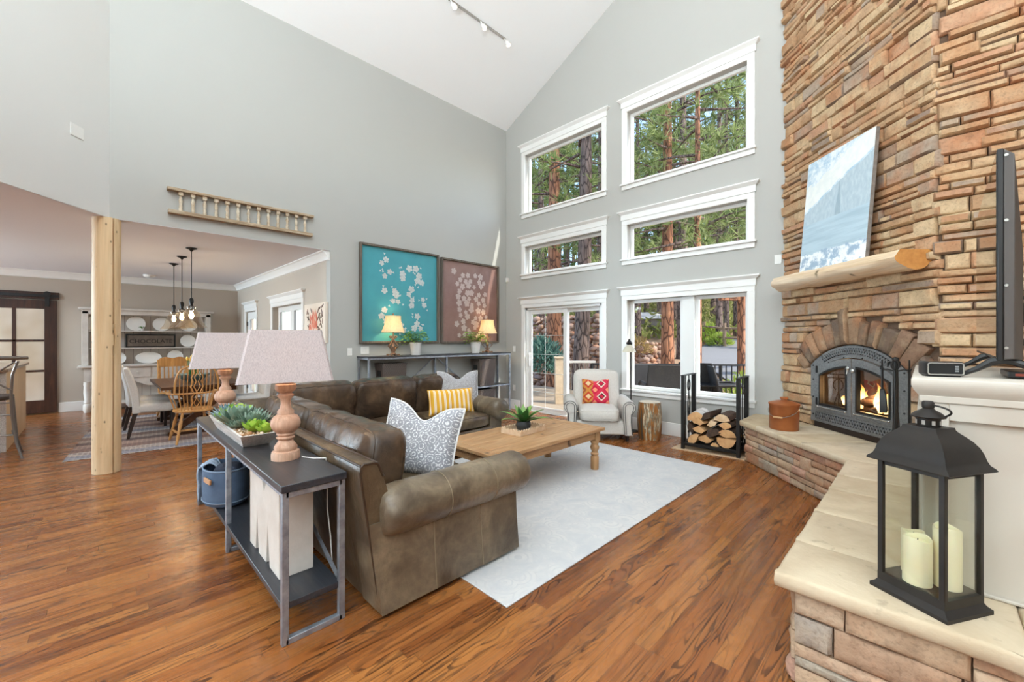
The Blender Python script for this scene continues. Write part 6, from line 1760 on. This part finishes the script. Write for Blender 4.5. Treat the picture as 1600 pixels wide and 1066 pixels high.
# pendants ------------------------------------------------------------
amb = glassmat('seeded_amber_glass', (.93, .86, .74), .12, .0, .85)
def pendant(lab):
    o = thing('pendant_lamp', lab, 'pendant lamp', group='glass pendants over the dining table')
    m = MB(); m.lathe([(.0, 0), (.068, -.002), (.068, -.012), (.025, -.03), (.012, -.05)], 24); m.build('ceiling_rose', black_m, o)
    m = MB(); m.tube([(0, 0, -.04), (0, 0, -.80)], .006, 8); m.build('rod', black_m, o)
    m = MB(); m.lathe([(.012, -.74), (.028, -.76), (.030, -.80), (.018, -.83), (.022, -.86), (.05, -.875), (.05, -.885), (.02, -.89), (.02, -.93)], 16); m.build('socket', black_m, o)
    m = MB(); pr = [(.05, -.86), (.062, -.875), (.055, -.895), (.075, -.93), (.105, -.98), (.124, -1.04), (.140, -1.10), (.182, -1.16), (.194, -1.175)]
    m.lathe(pr+[(r_-.003, z) for r_, z in pr[::-1]], 32) if False else m.loft([[(r_*math.cos(2*PI*i/32), r_*math.sin(2*PI*i/32), z) for i in range(32)] for r_, z in pr[::-1]], caps=False)
    m.build('glass_shade', amb, o, smooth=60)
    m = MB(); m.lathe([(.008, -.93), (.014, -.945), (.028, -.985), (.03, -1.01), (.018, -1.04), (0, -1.048)], 14); m.build('bulb', emit('filament_bulb', (1, .80, .5), 22), o)
    l = lamp('pendant_glow', 'POINT', (0, 0, -1.0), 12, (1, .80, .56), .04); l.parent = o
    return o
p1_ = pendant('nearest of the three amber glass pendant lamps'); p1_.location = (-7.69, .967, ZD-.0045)
dup(p1_, (-8.58, .955, ZD-.0045), 0, 'middle of the three amber glass pendant lamps')
dup(p1_, (-9.50, .945, ZD-.0045), 0, 'farthest of the three amber glass pendant lamps')
for q in (p1_,):
    for i in (1, 2):
        l = lamp('pendant_glow', 'POINT', (0, 0, -1.0), 12, (1, .80, .56), .04)
        l.location = ((-8.58, .955) if i == 1 else (-9.50, .945))+(ZD-1.0,)
o = thing('ceiling_light', 'small flush dome light on the dining ceiling', 'ceiling light', (-11.6, .75, ZD-.0045)); m = MB(); m.lathe([(.10, 0), (.10, -.02), (.07, -.05), (0, -.06)], 24); m.build('dome', white_m, o)
# floral canvas ---------------------------------------------------------
o = thing('floral_canvas', 'small cream canvas with a coral protea painting by the dining opening', 'painting', (-6.97, YS-.002, 1.43))
m = MB(); m.box(-.455, -.045, 0, .455, 0, .635); cv = m.build('canvas', plain('cream_canvas', lin(232, 218, 202), .8), o, bevel=.003)
m = MB(); rg = random.Random(5)
def blob(mb, x, z, L, w, a_, yy):
    pts = []
    for k in range(12): t_ = 2*PI*k/12; u = L/2*math.cos(t_); v = w/2*math.sin(t_)*(1-.3*math.cos(t_)); pts.append((x+u*math.cos(a_)-v*math.sin(a_), yy, z+u*math.sin(a_)+v*math.cos(a_)))
    mb.add(pts, [tuple(range(12))])
for i in range(46):
    a_ = R(rg.uniform(40, 140)); c = rg.choice(((-.04, .40), (-.08, .30), (.02, .34), (-.12, .16)))
    blob(m, c[0]+rg.uniform(-.10, .10), c[1]+rg.uniform(-.08, .12), rg.uniform(.10, .2), .03, a_, -.0455-rg.random()*.002)
m.build('petals', leafmat('coral_petal', lin(206, 92, 76), lin(232, 140, 116), lin(238, 176, 150)), cv, smooth=0)
m = MB()
for i in range(40):
    x = rg.choice((-1, 1))*rg.uniform(.12, .36)+.0; z = rg.uniform(.06, .58); blob(m, x, z, rg.uniform(.08, .14), .035, R(rg.uniform(20, 160)), -.0455-rg.random()*.001)
m.build('painted_leaves', leafmat('dark_leaf_paint', lin(70, 52, 44), lin(122, 84, 64), lin(96, 90, 66)), cv, smooth=0)
# kitchen island end and stool -------------------------------------------
o = thing('kitchen_island', 'whitewashed kitchen island end at the far left edge', 'island', (-8.60, -.87, 0))
m = MB(); m.box(-2.1, -1.6, .002, -.002, -.002, 1.06); m.build('body', wood('tan_panel', [lin(206, 172, 130), lin(222, 192, 152), lin(230, 204, 170)], 2, .7, .6, .15, .1), o, bevel=.004)
m = MB()
for i in range(9): m.box(-.002, -1.6+.178*i+.002, .10, .018, -1.6+.178*(i+1)-.002, 1.06)
m.box(-.002, -1.6, .0, .026, 0, .10); m.build('end_boards', wash, o, bevel=.003)
m = MB(); m.box(-2.15, -1.65, 1.06, .16, .03, 1.10); m.build('counter', plain('speckled_counter', lin(176, 150, 122), .3, c2=lin(120, 98, 80), vscale=40), o, bevel=.006)
pew = plain('pewter_tube', lin(138, 134, 130), .32, .85)
o = thing('bar_stool', 'curved metal bar stool with a crossed back at the left edge', 'stool', (-8.17, -.98, .001), 90)
# faces +y locally (towards the island after rotation), back at -y
m = MB(); rbox(m, .42, .40, .06, T(0, .02, .76), n=(10, 10, 4), k=5, bulge=(0, 0, .012), wr=.0); m.build('seat', plain('brown_seat', lin(70, 56, 48), .5), o, smooth=60)
for s_ in (-1, 1):
    m = MB(); m.tube([(s_*.30, -.20, 0), (s_*.25, -.165, .20), (s_*.215, -.17, .55), (s_*.21, -.19, .78), (s_*.225, -.24, 1.05), (s_*.27, -.26, 1.22)], .014, 8); m.build('back_leg', pew, o)
    m = MB(); m.tube([(s_*.26, .26, 0), (s_*.22, .20, .2), (s_*.19, .18, .74)], .014, 8); m.build('front_leg', pew, o)
    m = MB(); m.tube([(s_*.23, -.165, .30), (s_*.20, .0, .33), (s_*.215, .19, .26)], .009, 8); m.build('side_brace', pew, o)
m = MB(); m.tube([(-.35, -.225, 1.255), (-.22, -.27, 1.258), (0, -.29, 1.26), (.22, -.27, 1.258), (.35, -.225, 1.255)], [.018, .024, .026, .024, .018], 8); m.build('top_rail', pew, o)
m = MB(); m.tube([(-.235, -.25, 1.20), (-.1, -.25, 1.08), (.1, -.235, .96), (.215, -.215, .86)], .010, 8); m.tube([(.235, -.25, 1.20), (.1, -.25, 1.08), (-.1, -.235, .96), (-.215, -.215, .86)], .010, 8); m.build('cross_back', pew, o)
m = MB()
for z in (.30, .55, .70): m.tube([(-.22, -.165, z), (0, -.19, z+.015), (.22, -.165, z)], .009, 8)
for z in (.25,): m.tube([(-.22, .2, z), (.22, .2, z)], .010, 8)
m.build('foot_ring', pew, o)
# ================================================================== OUTSIDE
deck_m = wood('sunlit_deck', [lin(144, 122, 100), lin(166, 146, 122), lin(180, 162, 140)], 0, .5, .8, .2, .1)
m = MB()
for i in range(27): m.box(-13, YB+.17+.142*i, -.16, 1.9, YB+.17+.142*i+.134, -.06)
struct(m.build('floor_deck', deck_m, smooth=0), 'sunlit wooden deck outside the patio door')
ground_m = plain('pine_needle_ground', lin(166, 134, 104), .95, c2=lin(126, 100, 76), vscale=.9, bump=.5, bscale=9, bdist=.05)
def gh(x, y):
    h = -.5
    if y > 11: h += min((y-11), 3.5)*.22
    h += max(0, y-13.5)*.11+.20*nz(x*.2, y*.2)
    if x < -8: h += min(2.0, (-8-x)*.10)
    return h
m = MB(); m.grid(lambda u, v: (-42+70*u, YB+.4+64*v**1.4, gh(-42+70*u, YB+.4+64*v**1.4)-(.0)), 70, 70)
struct(m.build('ground', ground_m, smooth=80), 'pine needle covered slope rising behind the deck')
drive_m = plain('gravel_drive', lin(140, 138, 138), .95, c2=lin(118, 116, 116), vscale=30)
def strip(pts, w, dz, n=24):
    m = MB()
    def f(u, v):
        k = u*(len(pts)-1); i = min(int(k), len(pts)-2); a = Vector(pts[i]).lerp(Vector(pts[i+1]), k-i); d_ = (Vector(pts[i+1])-Vector(pts[i])).normalized()
        p = a+Vector((-d_.y, d_.x))*(v-.5)*w; return (p.x, p.y, gh(p.x, p.y)+dz)
    m.grid(f, n, 6); return m
struct(strip([(1.0, 10.5), (-2.2, 14.2), (-5.2, 17.4), (-6.4, 24)], 3.6, .06).build('path', drive_m, smooth=80), 'pale gravel drive curving beyond the railing')
# boulder retaining walls: one mesh of stacked field stones each
bould = stone_mat('field_stone', [(0, lin(164, 126, 106)), (.2, lin(180, 146, 124)), (.4, lin(146, 112, 96)), (.6, lin(160, 138, 128)), (.8, lin(186, 154, 136))], .5)
def boulder_wall(name, lab, path, h, r0, seed, zb=None, slope=.25):
    rg = random.Random(seed); m = MB(); P = [Vector(p) for p in path]
    L = [0]
    for i in range(1, len(P)): L.append(L[-1]+(P[i]-P[i-1]).length)
    z = 0
    while z < h:
        s_ = rg.uniform(0, r0); r_ = r0
        while s_ < L[-1]:
            r_ = r0*rg.uniform(.65, 1.25)
            i = max(k for k in range(len(L)-1) if L[k] <= s_); q = P[i].lerp(P[i+1], min(1, (s_-L[i])/(L[i+1]-L[i]))); d_ = (P[i+1]-P[i]).normalized(); nrm = Vector((d_.y, -d_.x))
            if nrm.y > 0: nrm = -nrm
            q2 = q-nrm*(z*slope+rg.uniform(-.05, .05)); zz = (gh(q.x, q.y) if zb is None else zb)+z+rg.uniform(-.03, .03)
            V0 = len(m.v); m.sphere((0, 0, 0), r_, 7, T(q2.x, q2.y, zz+r_*.5) @ RZ(rg.uniform(0, 180)) @ RX(rg.uniform(-25, 25)), (1.15, .9, rg.uniform(.6, .8)))
            for k in range(V0, len(m.v)):
                x, y, w = m.v[k]; f_ = .22*r_; m.v[k] = (x+f_*nz(x*4, y*4, w*4), y+f_*nz(y*4, w*4, x*4+5), w+f_*nz(w*4, x*4, y*4+9))
            s_ += r_*1.75
        z += r0*1.05
    # earth fill behind
    o = m.build(name, bould, smooth=60); tag(o, lab, 'retaining wall'); return o
boulder_wall('boulder_terrace', 'stacked boulder retaining wall seen through the patio door', [(-13.5, 10.6), (-9.5, 10.8), (-7.0, 11.2), (-6.0, 11.8)], 1.5, .135, 1, -.35)
boulder_wall('boulder_terrace', 'upper boulder terrace on the slope behind the first wall', [(-15, 12.6), (-9.5, 12.8), (-8.5, 12.95)], 1.3, .15, 2, .95)
boulder_wall('boulder_terrace', 'boulder bank below the garden shed in the left pane of the wide window', [(-8.4, 13.0), (-7.4, 13.3), (-6.5, 14.4)], .95, .14, 6, .35)
boulder_wall('boulder_edging', 'low pile of boulders beside the gravel drive', [(-6.2, 12.4), (-5.6, 12.6), (-5.2, 13.2)], .75, .12, 3, -.1, .6)
boulder_wall('boulder_bank', 'low boulder bank on the far side of the gravel drive', [(-5.6, 21.5), (-3.6, 19.8), (-1.0, 18.5)], .5, .15, 4, None, .5)
# trees -----------------------------------------------------------------
def barkmat(name, a, b, c):
    n = NT(name); n.p(rough=.95, spec=.15)
    v = n.coord((5, 5, 1.5)); p_ = n.vor(v, 1.6, 'DISTANCE_TO_EDGE'); q = n.noise(n.coord((3, 3, 1.2)), 1.6, 4)
    col = n.mix(n.ramp(p_, [(.02, 1.0), (.12, 0.0)]), n.ramp(q, [(.35, b), (.65, a)]), c)
    n.base(col); n.bump(p_, .8, .05); return n.m
bark_o = barkmat('orange_pine_bark', lin(190, 134, 100), lin(156, 106, 80), lin(98, 68, 54))
bark_g = barkmat('grey_pine_bark', lin(146, 124, 112), lin(112, 94, 86), lin(72, 60, 54))
def needlemat(name, a, b, c):
    n = NT(name); n.n.remove(n.b); g = n.new('NewGeometry')
    col = n.ramp(g.outputs['Random Per Island'], [(0, a), (.5, b), (1, c)])
    d = n.new('BsdfDiffuse'); t = n.new('BsdfTranslucent'); n.link(col, d.inputs[0]); n.link(col, t.inputs[0]); mx = n.new('MixShader'); mx.inputs[0].default_value = .4
    n.link(d.outputs[0], mx.inputs[1]); n.link(t.outputs[0], mx.inputs[2]); n.link(mx.outputs[0], n.out.inputs[0]); return n.m
need_m = needlemat('pine_needles', lin(104, 122, 70), lin(146, 158, 96), lin(184, 190, 132))
need2_m = needlemat('deep_pine_needles', lin(76, 98, 60), lin(112, 130, 80), lin(148, 160, 108))
def crown(seed, z0, z1, rad, tufts, size, trunk_mesh=None):
    """needle tufts on branches; returns (needles MB, branches MB)"""
    rg = random.Random(seed); m = MB(); b = MB(); nb = max(8, tufts//9)
    for i in range(nb):
        z = z0+(z1-z0)*((i+.5)/nb)**1.1; a_ = 2.4*i+rg.uniform(-.5, .5); L = rad*(1-.55*((z-z0)/(z1-z0))**1.6)*rg.uniform(.6, 1.1)
        c_, s_ = math.cos(a_), math.sin(a_); dr = rg.uniform(-.15, .2)
        pts = [(c_*L*t_, s_*L*t_, z+L*(dr*t_-.12*t_*t_)+.08*math.sin(3*t_+i)) for t_ in (0, .3, .6, 1)]
        b.tube(pts, [.05, .035, .02, .008], 5)
        for k in range(9):
            t_ = rg.uniform(.35, 1.05); p = Vector((c_*L*t_, s_*L*t_, z+L*(dr*t_-.12*t_*t_)))+Vector((rg.gauss(0, .16), rg.gauss(0, .16), rg.gauss(.05, .14)))*rad*.45
            ax = Vector((c_+rg.gauss(0, .5), s_+rg.gauss(0, .5), rg.gauss(.4, .4))).normalized()
            for q in range(17):
                v = (ax+Vector((rg.gauss(0, .6), rg.gauss(0, .6), rg.gauss(0, .6)))).normalized()*size*rg.uniform(.7, 1.2)
                w = v.cross(Vector((rg.gauss(0, 1), rg.gauss(0, 1), rg.gauss(0, 1)))).normalized()*size*.045
                m.add([p-w, p+w, p+v+w*.3, p+v-w*.3], [(0, 1, 2, 3)])
    return m, b
CR = {}
def pine(lab, x, y, r_, h, z0, rad, kind, bark, need, bend=(0, 0), group='pines behind the house', tufts=260, size=.34):
    zb = gh(x, y)-.05
    o = thing('pine_tree', lab, 'tree', (x, y, zb), 0, group)
    m = MB(); pts = []; rr = []
    for k in range(15): s_ = k/14; pts.append((bend[0]*math.sin(s_*3.1), bend[1]*math.sin(s_*3.1), h*s_)); rr.append(r_*(1.15 if k == 0 else 1)*(1-.72*s_)*(1+.06*nz(k*2.1, x, y)))
    m.tube(pts, rr, 14); m.build('trunk', bark, o, smooth=60)
    key = (kind, z0, rad)
    if key not in CR:
        a, b = crown(kind*17+3, z0, h*.98, rad, tufts, size); CR[key] = (a.mesh('needles', need, 0), b.mesh('branches', bark_g))
    for nm, me in zip(('crown', 'branches'), CR[key]):
        q = bpy.data.objects.new(nm, me); COL.objects.link(q); q.parent = o
    return o
def at(u, t): r_ = (u-800)/645*t; return (S2*(r_-t), S2*(r_+t))
def put(u, t): return at(u, t)
main = [ (866, 13.6, .27, 15, 4.2, 2.6, 1, 'o', need_m, 'straight orange-barked pine left in the upper left window'),
         (905, 12.6, .26, 15, 6.6, 2.4, 2, 'g', need_m, 'slightly bent pine right in the upper left window', (.25, 0)),
         (1043, 12.4, .21, 14, 4.4, 2.7, 3, 'o', need_m, 'orange pine trunk filling the left pane of the wide window'),
         (1067, 16.5, .24, 15, 4.6, 3.0, 1, 'g', need2_m, 'grey pine just right of the orange trunk'),
         (1090, 11.2, .12, 12, 3.6, 2.6, 4, 'o', need_m, 'slim pine beside the white window mullion'),
         (940, 18.0, .26, 16, 4.0, 3.2, 2, 'g', need2_m, 'dark pine at the right edge of the upper left window'),
         (845, 19.0, .2, 15, 3.2, 3.2, 3, 'g', need2_m, 'pine at the left edge of the upper left window'),
         (1150, 23.0, .14, 15, 4.4, 3.2, 4, 'g', need_m, 'bushy pine at the right of the upper right window')]
for row in main:
    u, t, r_, h, z0, rad, kd, bk, nd, lab = row[:10]
    x, y = put(u, t); pine('' + lab, x, y, r_, h, z0, rad, kd, bark_o if bk == 'o' else bark_g, nd, row[10] if len(row) > 10 else (0, 0))
rng = random.Random(31)
far = []
for k in range(62):
    u = 815+6.2*k+rng.uniform(-4, 4); t = rng.uniform(20, 50)
    far.append((u, t))
for k, (u, t) in enumerate(far):
    x, y = put(u, t)
    pine('far forest pine among the hillside trunks seen through the windows', x, y, rng.uniform(.13, .22), rng.choice((14, 16, 18)), rng.choice((4.2, 6.0)), 2.8, k % 3+5, bark_g, need2_m if k % 2 else need_m, group='far hillside pines', tufts=200, size=.42)
for k in range(14):
    u = 1195+24*k+rng.uniform(-6, 6); t = rng.uniform(17, 40); x, y = at(u, t)
    pine('forest pine on the slope farther right, behind the line of the stone chimney', x, y, rng.uniform(.14, .22), rng.choice((14, 16, 18)), rng.choice((4.2, 6.0)), 2.8, k % 3+5, bark_g, need2_m if k % 2 else need_m, group='pines behind the chimney side', tufts=200, size=.42)
# shrubs
def shrub(lab, x, y, rx, rz_, mat, seed, z=None, n=900, size=.12):
    o = thing('shrub', lab, 'shrub', (x, y, gh(x, y) if z is None else z)); rg = random.Random(seed); m = MB()
    for i in range(n):
        v = Vector((rg.gauss(0, 1), rg.gauss(0, 1), abs(rg.gauss(0, 1)))).normalized()*rg.uniform(.6, 1.0); p = Vector((v.x*rx, v.y*rx, v.z*rz_+.05))
        d_ = (v+Vector((rg.gauss(0, .5), rg.gauss(0, .5), rg.gauss(.2, .5)))).normalized()*size; w = d_.cross(Vector((rg.gauss(0, 1), rg.gauss(0, 1), 1))).normalized()*size*.16
        m.add([p-w, p+w, p+d_+w*.3, p+d_-w*.3], [(0, 1, 2, 3)])
    m.build('foliage', mat, o, smooth=0)
    m = MB()
    for i in range(6): a_ = i*1.05; m.tube([(0, 0, -.05), (rx*.4*math.cos(a_), rx*.4*math.sin(a_), rz_*.5), (rx*.7*math.cos(a_), rx*.7*math.sin(a_), rz_*.85)], [.02, .012, .005], 5)
    m.build('stem', bark_g, o); return o
jun = needlemat('juniper_needles', lin(58, 92, 84), lin(88, 124, 112), lin(128, 156, 140)); lime = needlemat('lime_leaves', lin(134, 160, 60), lin(176, 196, 84), lin(206, 214, 120))
x, y = at(843, 11.4); shrub('blue-green juniper in front of the boulder wall by the patio door', x, y, .75, .95, jun, 3, .55, 1800, .15)
x, y = at(1110, 21); shrub('bright green bush on the far bank of the drive', x, y, .8, 1.0, lime, 4, None, 900, .18)
x, y = at(1125, 20); shrub('yellow-green bush beside the rail fence', x, y, .6, .6, lime, 5, None, 700, .16)
x, y = at(1158, 9.6); shrub('leafy shrub beyond the deck railing at the right', x, y, .5, 1.15, lime, 6, None, 900, .12)
x, y = at(985, 13.5); shrub('low dry bush below the shed', x, y, .7, .5, needlemat('dry_leaves', lin(150, 130, 84), lin(180, 150, 96), lin(196, 170, 120)), 7, 1.0, 600, .14)
m = MB(); rg = random.Random(77)
for i in range(5200):
    u = rg.uniform(800, 1230); t = rg.uniform(22, 58); x, y = at(u, t); z = gh(x, y)+abs(rg.gauss(0, .5))*(1+(t-22)*.05)
    for q in range(2):
        v = Vector((rg.gauss(0, 1), rg.gauss(0, 1), rg.gauss(.8, .6))).normalized()*rg.uniform(.25, .55); w = v.cross(Vector((rg.gauss(0, 1), rg.gauss(0, 1), .3))).normalized()*.09
        p = Vector((x, y, z)); m.add([p-w, p+w, p+v+w*.4, p+v-w*.4], [(0, 1, 2, 3)])
o = m.build('undergrowth', needlemat('hillside_leaves', lin(120, 128, 70), lin(156, 158, 90), lin(196, 184, 128)), smooth=0); tag(o, 'sunlit scrub and grasses over the far hillside between the trunks', 'undergrowth', kind='stuff')
# shed, fence, rail post
x, y = at(1010, 26); g0 = 1.85
o = thing('garden_shed', 'pale grey shed on the slope above the boulder wall', 'shed', (x, y, g0-.1), 20)
m = MB(); m.box(-1.5, -1.1, -.6, 1.5, 1.1, .95); m.build('wall', plain('shed_wall', lin(176, 160, 148), .8), o)
m = MB(); m.add([(-1.7, -1.3, .92), (1.7, -1.3, .92), (1.7, 1.3, .92), (-1.7, 1.3, .92), (-.4, 0, 1.4), (.4, 0, 1.4)], [(3, 2, 1, 0), (0, 1, 5, 4), (1, 2, 5), (2, 3, 4, 5), (3, 0, 4)]); m.build('roof', plain('pale_roof', lin(226, 218, 212), .7), o, smooth=0)
m = MB(); m.box(-.4, -1.13, -.5, .4, -1.1, .85); m.build('door', plain('shed_door', lin(140, 120, 108), .8), o)
o = thing('rail_fence', 'split rail fence on the far bank of the gravel drive', 'fence', (0, 0, 0))
pts = [at(1100, 21), at(1132, 19.5), at(1165, 18.5), at(1200, 17.5)]
rail_m = plain('split_rail', lin(168, 140, 112), .9, c2=lin(128, 104, 84), vscale=10)
for p in pts: m = MB(); m.tube([(p[0], p[1], gh(*p)-.1), (p[0], p[1], gh(*p)+1.15)], .08, 8); m.build('post', rail_m, o)
for a_, b_ in zip(pts, pts[1:]):
    for dz in (.45, .9): m = MB(); m.tube([(a_[0], a_[1], gh(*a_)+dz), (b_[0], b_[1], gh(*b_)+dz)], .05, 7); m.build('rail', rail_m, o)
o = thing('entry_post', 'rough timber gate post with a crossbeam at the right edge of the wide window', 'post', (*at(1159, 13.2), gh(*at(1159, 13.2))-.1))
m = MB(); m.tube([(0, 0, 0), (0, 0, 2.75)], .13, 10); m.build('upright', bark_o, o); m = MB(); m.bar((-.5, -.5, 2.55), (1.5, 1.5, 2.55), .16, .16); m.build('crossbeam', bark_o, o)
# deck furniture and railing
x, y = at(873, 9.9)
o = thing('deck_post', 'pale timber newel post at the edge of the deck outside the patio door', 'post', (x, y, -.06), 45); m = MB(); m.box(-.09, -.09, 0, .09, .09, 1.08); m.build('shaft', plain('pale_cedar', lin(206, 184, 156), .7, c2=lin(184, 160, 132), vscale=8), o, bevel=.006); m = MB(); m.box(-.11, -.11, 1.08, .11, .11, 1.12); m.build('cap', plain('pale_cedar', lin(206, 184, 156), .7), o, bevel=.006)
o = thing('deck_railing', 'black baluster railing along the deck edge', 'railing', (0, 0, -.06))
A_ = Vector((*at(925, 9.9), 0)); B_ = Vector((*at(1215, 9.3), 0))
rb = plain('black_rail', lin(40, 40, 42), .5)
m = MB(); m.bar(A_+Vector((0, 0, .95)), B_+Vector((0, 0, .95)), .06, .04); m.bar(A_+Vector((0, 0, .1)), B_+Vector((0, 0, .1)), .04, .03); m.build('handrail', rb, o)
nb = 34
for k in range(nb+1): p = A_.lerp(B_, k/nb); w_ = .03 if k % 8 == 0 else .011; MB().box(p.x-w_, p.y-w_, .0 if k % 8 == 0 else .1, p.x+w_, p.y+w_, .95).build('baluster' if k % 8 else 'rail_post', rb, o, smooth=0)
o = thing('cable_railing', 'grey wire railing with a top board outside the sliding door', 'railing', (0, 0, -.06))
A2 = Vector((*at(880, 9.9), 0)); B2 = Vector((*at(930, 9.9), 0))
m = MB(); m.bar(A2+Vector((0, 0, 1.0)), B2+Vector((0, 0, 1.0)), .10, .05); m.build('top_board', plain('grey_board', lin(196, 190, 182), .7), o)
for k in range(9): q_ = A2.lerp(B2, k/8); MB().box(q_.x-.008, q_.y-.008, .05, q_.x+.008, q_.y+.008, .98).build('wire', chrome_m, o, smooth=0)
MB().bar(A2+Vector((0, 0, .06)), B2+Vector((0, 0, .06)), .05, .04).build('bottom_board', plain('grey_board', lin(196, 190, 182), .7), o)
wk = plain('dark_resin_wicker', lin(64, 60, 58), .7, c2=lin(44, 42, 42), vscale=60, bump=.4, bscale=150)
def patio_chair(lab):
    o = thing('patio_chair', lab, 'chair', group='dark patio chairs')
    m = MB(); rbox(m, .56, .54, .10, T(0, 0, .42), n=(8, 8, 4), k=6, bulge=(0, 0, .02), wr=0); m.build('seat', wk, o, smooth=60)
    m = MB(); m.loft([[(-.29, -.25, .40), (.29, -.25, .40), (.29, -.20, .40), (-.29, -.20, .40)], [(-.31, -.31, .75), (.31, -.31, .75), (.31, -.27, .75), (-.31, -.27, .75)], [(-.29, -.37, 1.0), (.29, -.37, 1.0), (.29, -.34, 1.0), (-.29, -.34, 1.0)]]); m.build('backrest', wk, o, bevel=.02)
    for s_ in (-1, 1):
        m = MB(); m.tube([(s_*.30, -.27, .66), (s_*.32, .05, .68), (s_*.31, .25, .62), (s_*.29, .28, .40), (s_*.27, .26, .0)], .022, 8); m.build('arm', wk, o)
        m = MB(); m.tube([(s_*.27, -.22, .42), (s_*.28, -.30, .0)], .02, 8); m.build('leg', wk, o)
    return o
x, y = at(1032, 7.9); pc1 = patio_chair('large dark wicker patio chair in the left pane of the wide window'); pc1.location = (x, y, -.06); pc1.rotation_euler[2] = R(40); pc1.scale = (1.08, 1.08, 1.08)
x, y = at(985, 8.6); dup(pc1, (x, y, -.06), 75, 'dark patio chair at the left edge of the wide window', sc=1.05)
x, y = at(1092, 8.5); dup(pc1, (x, y, -.06), 10, 'dark patio chair right of the window mullion', sc=1.08)
x, y = at(1143, 7.7); dup(pc1, (x, y, -.06), -60, 'dark sling patio chair at the right of the wide window', sc=1.05)
x, y = at(1112, 8.0); o = thing('patio_table', 'dark round patio table on the deck', 'table', (x, y, -.06)); m = MB(); m.lathe([(0, .66), (.46, .66), (.48, .675), (.48, .69), (0, .69)], 32); m.build('table_top', rb, o); m = MB(); m.lathe([(.26, 0), (.26, .02), (.05, .06), (.04, .66)], 16); m.build('pedestal', rb, o)
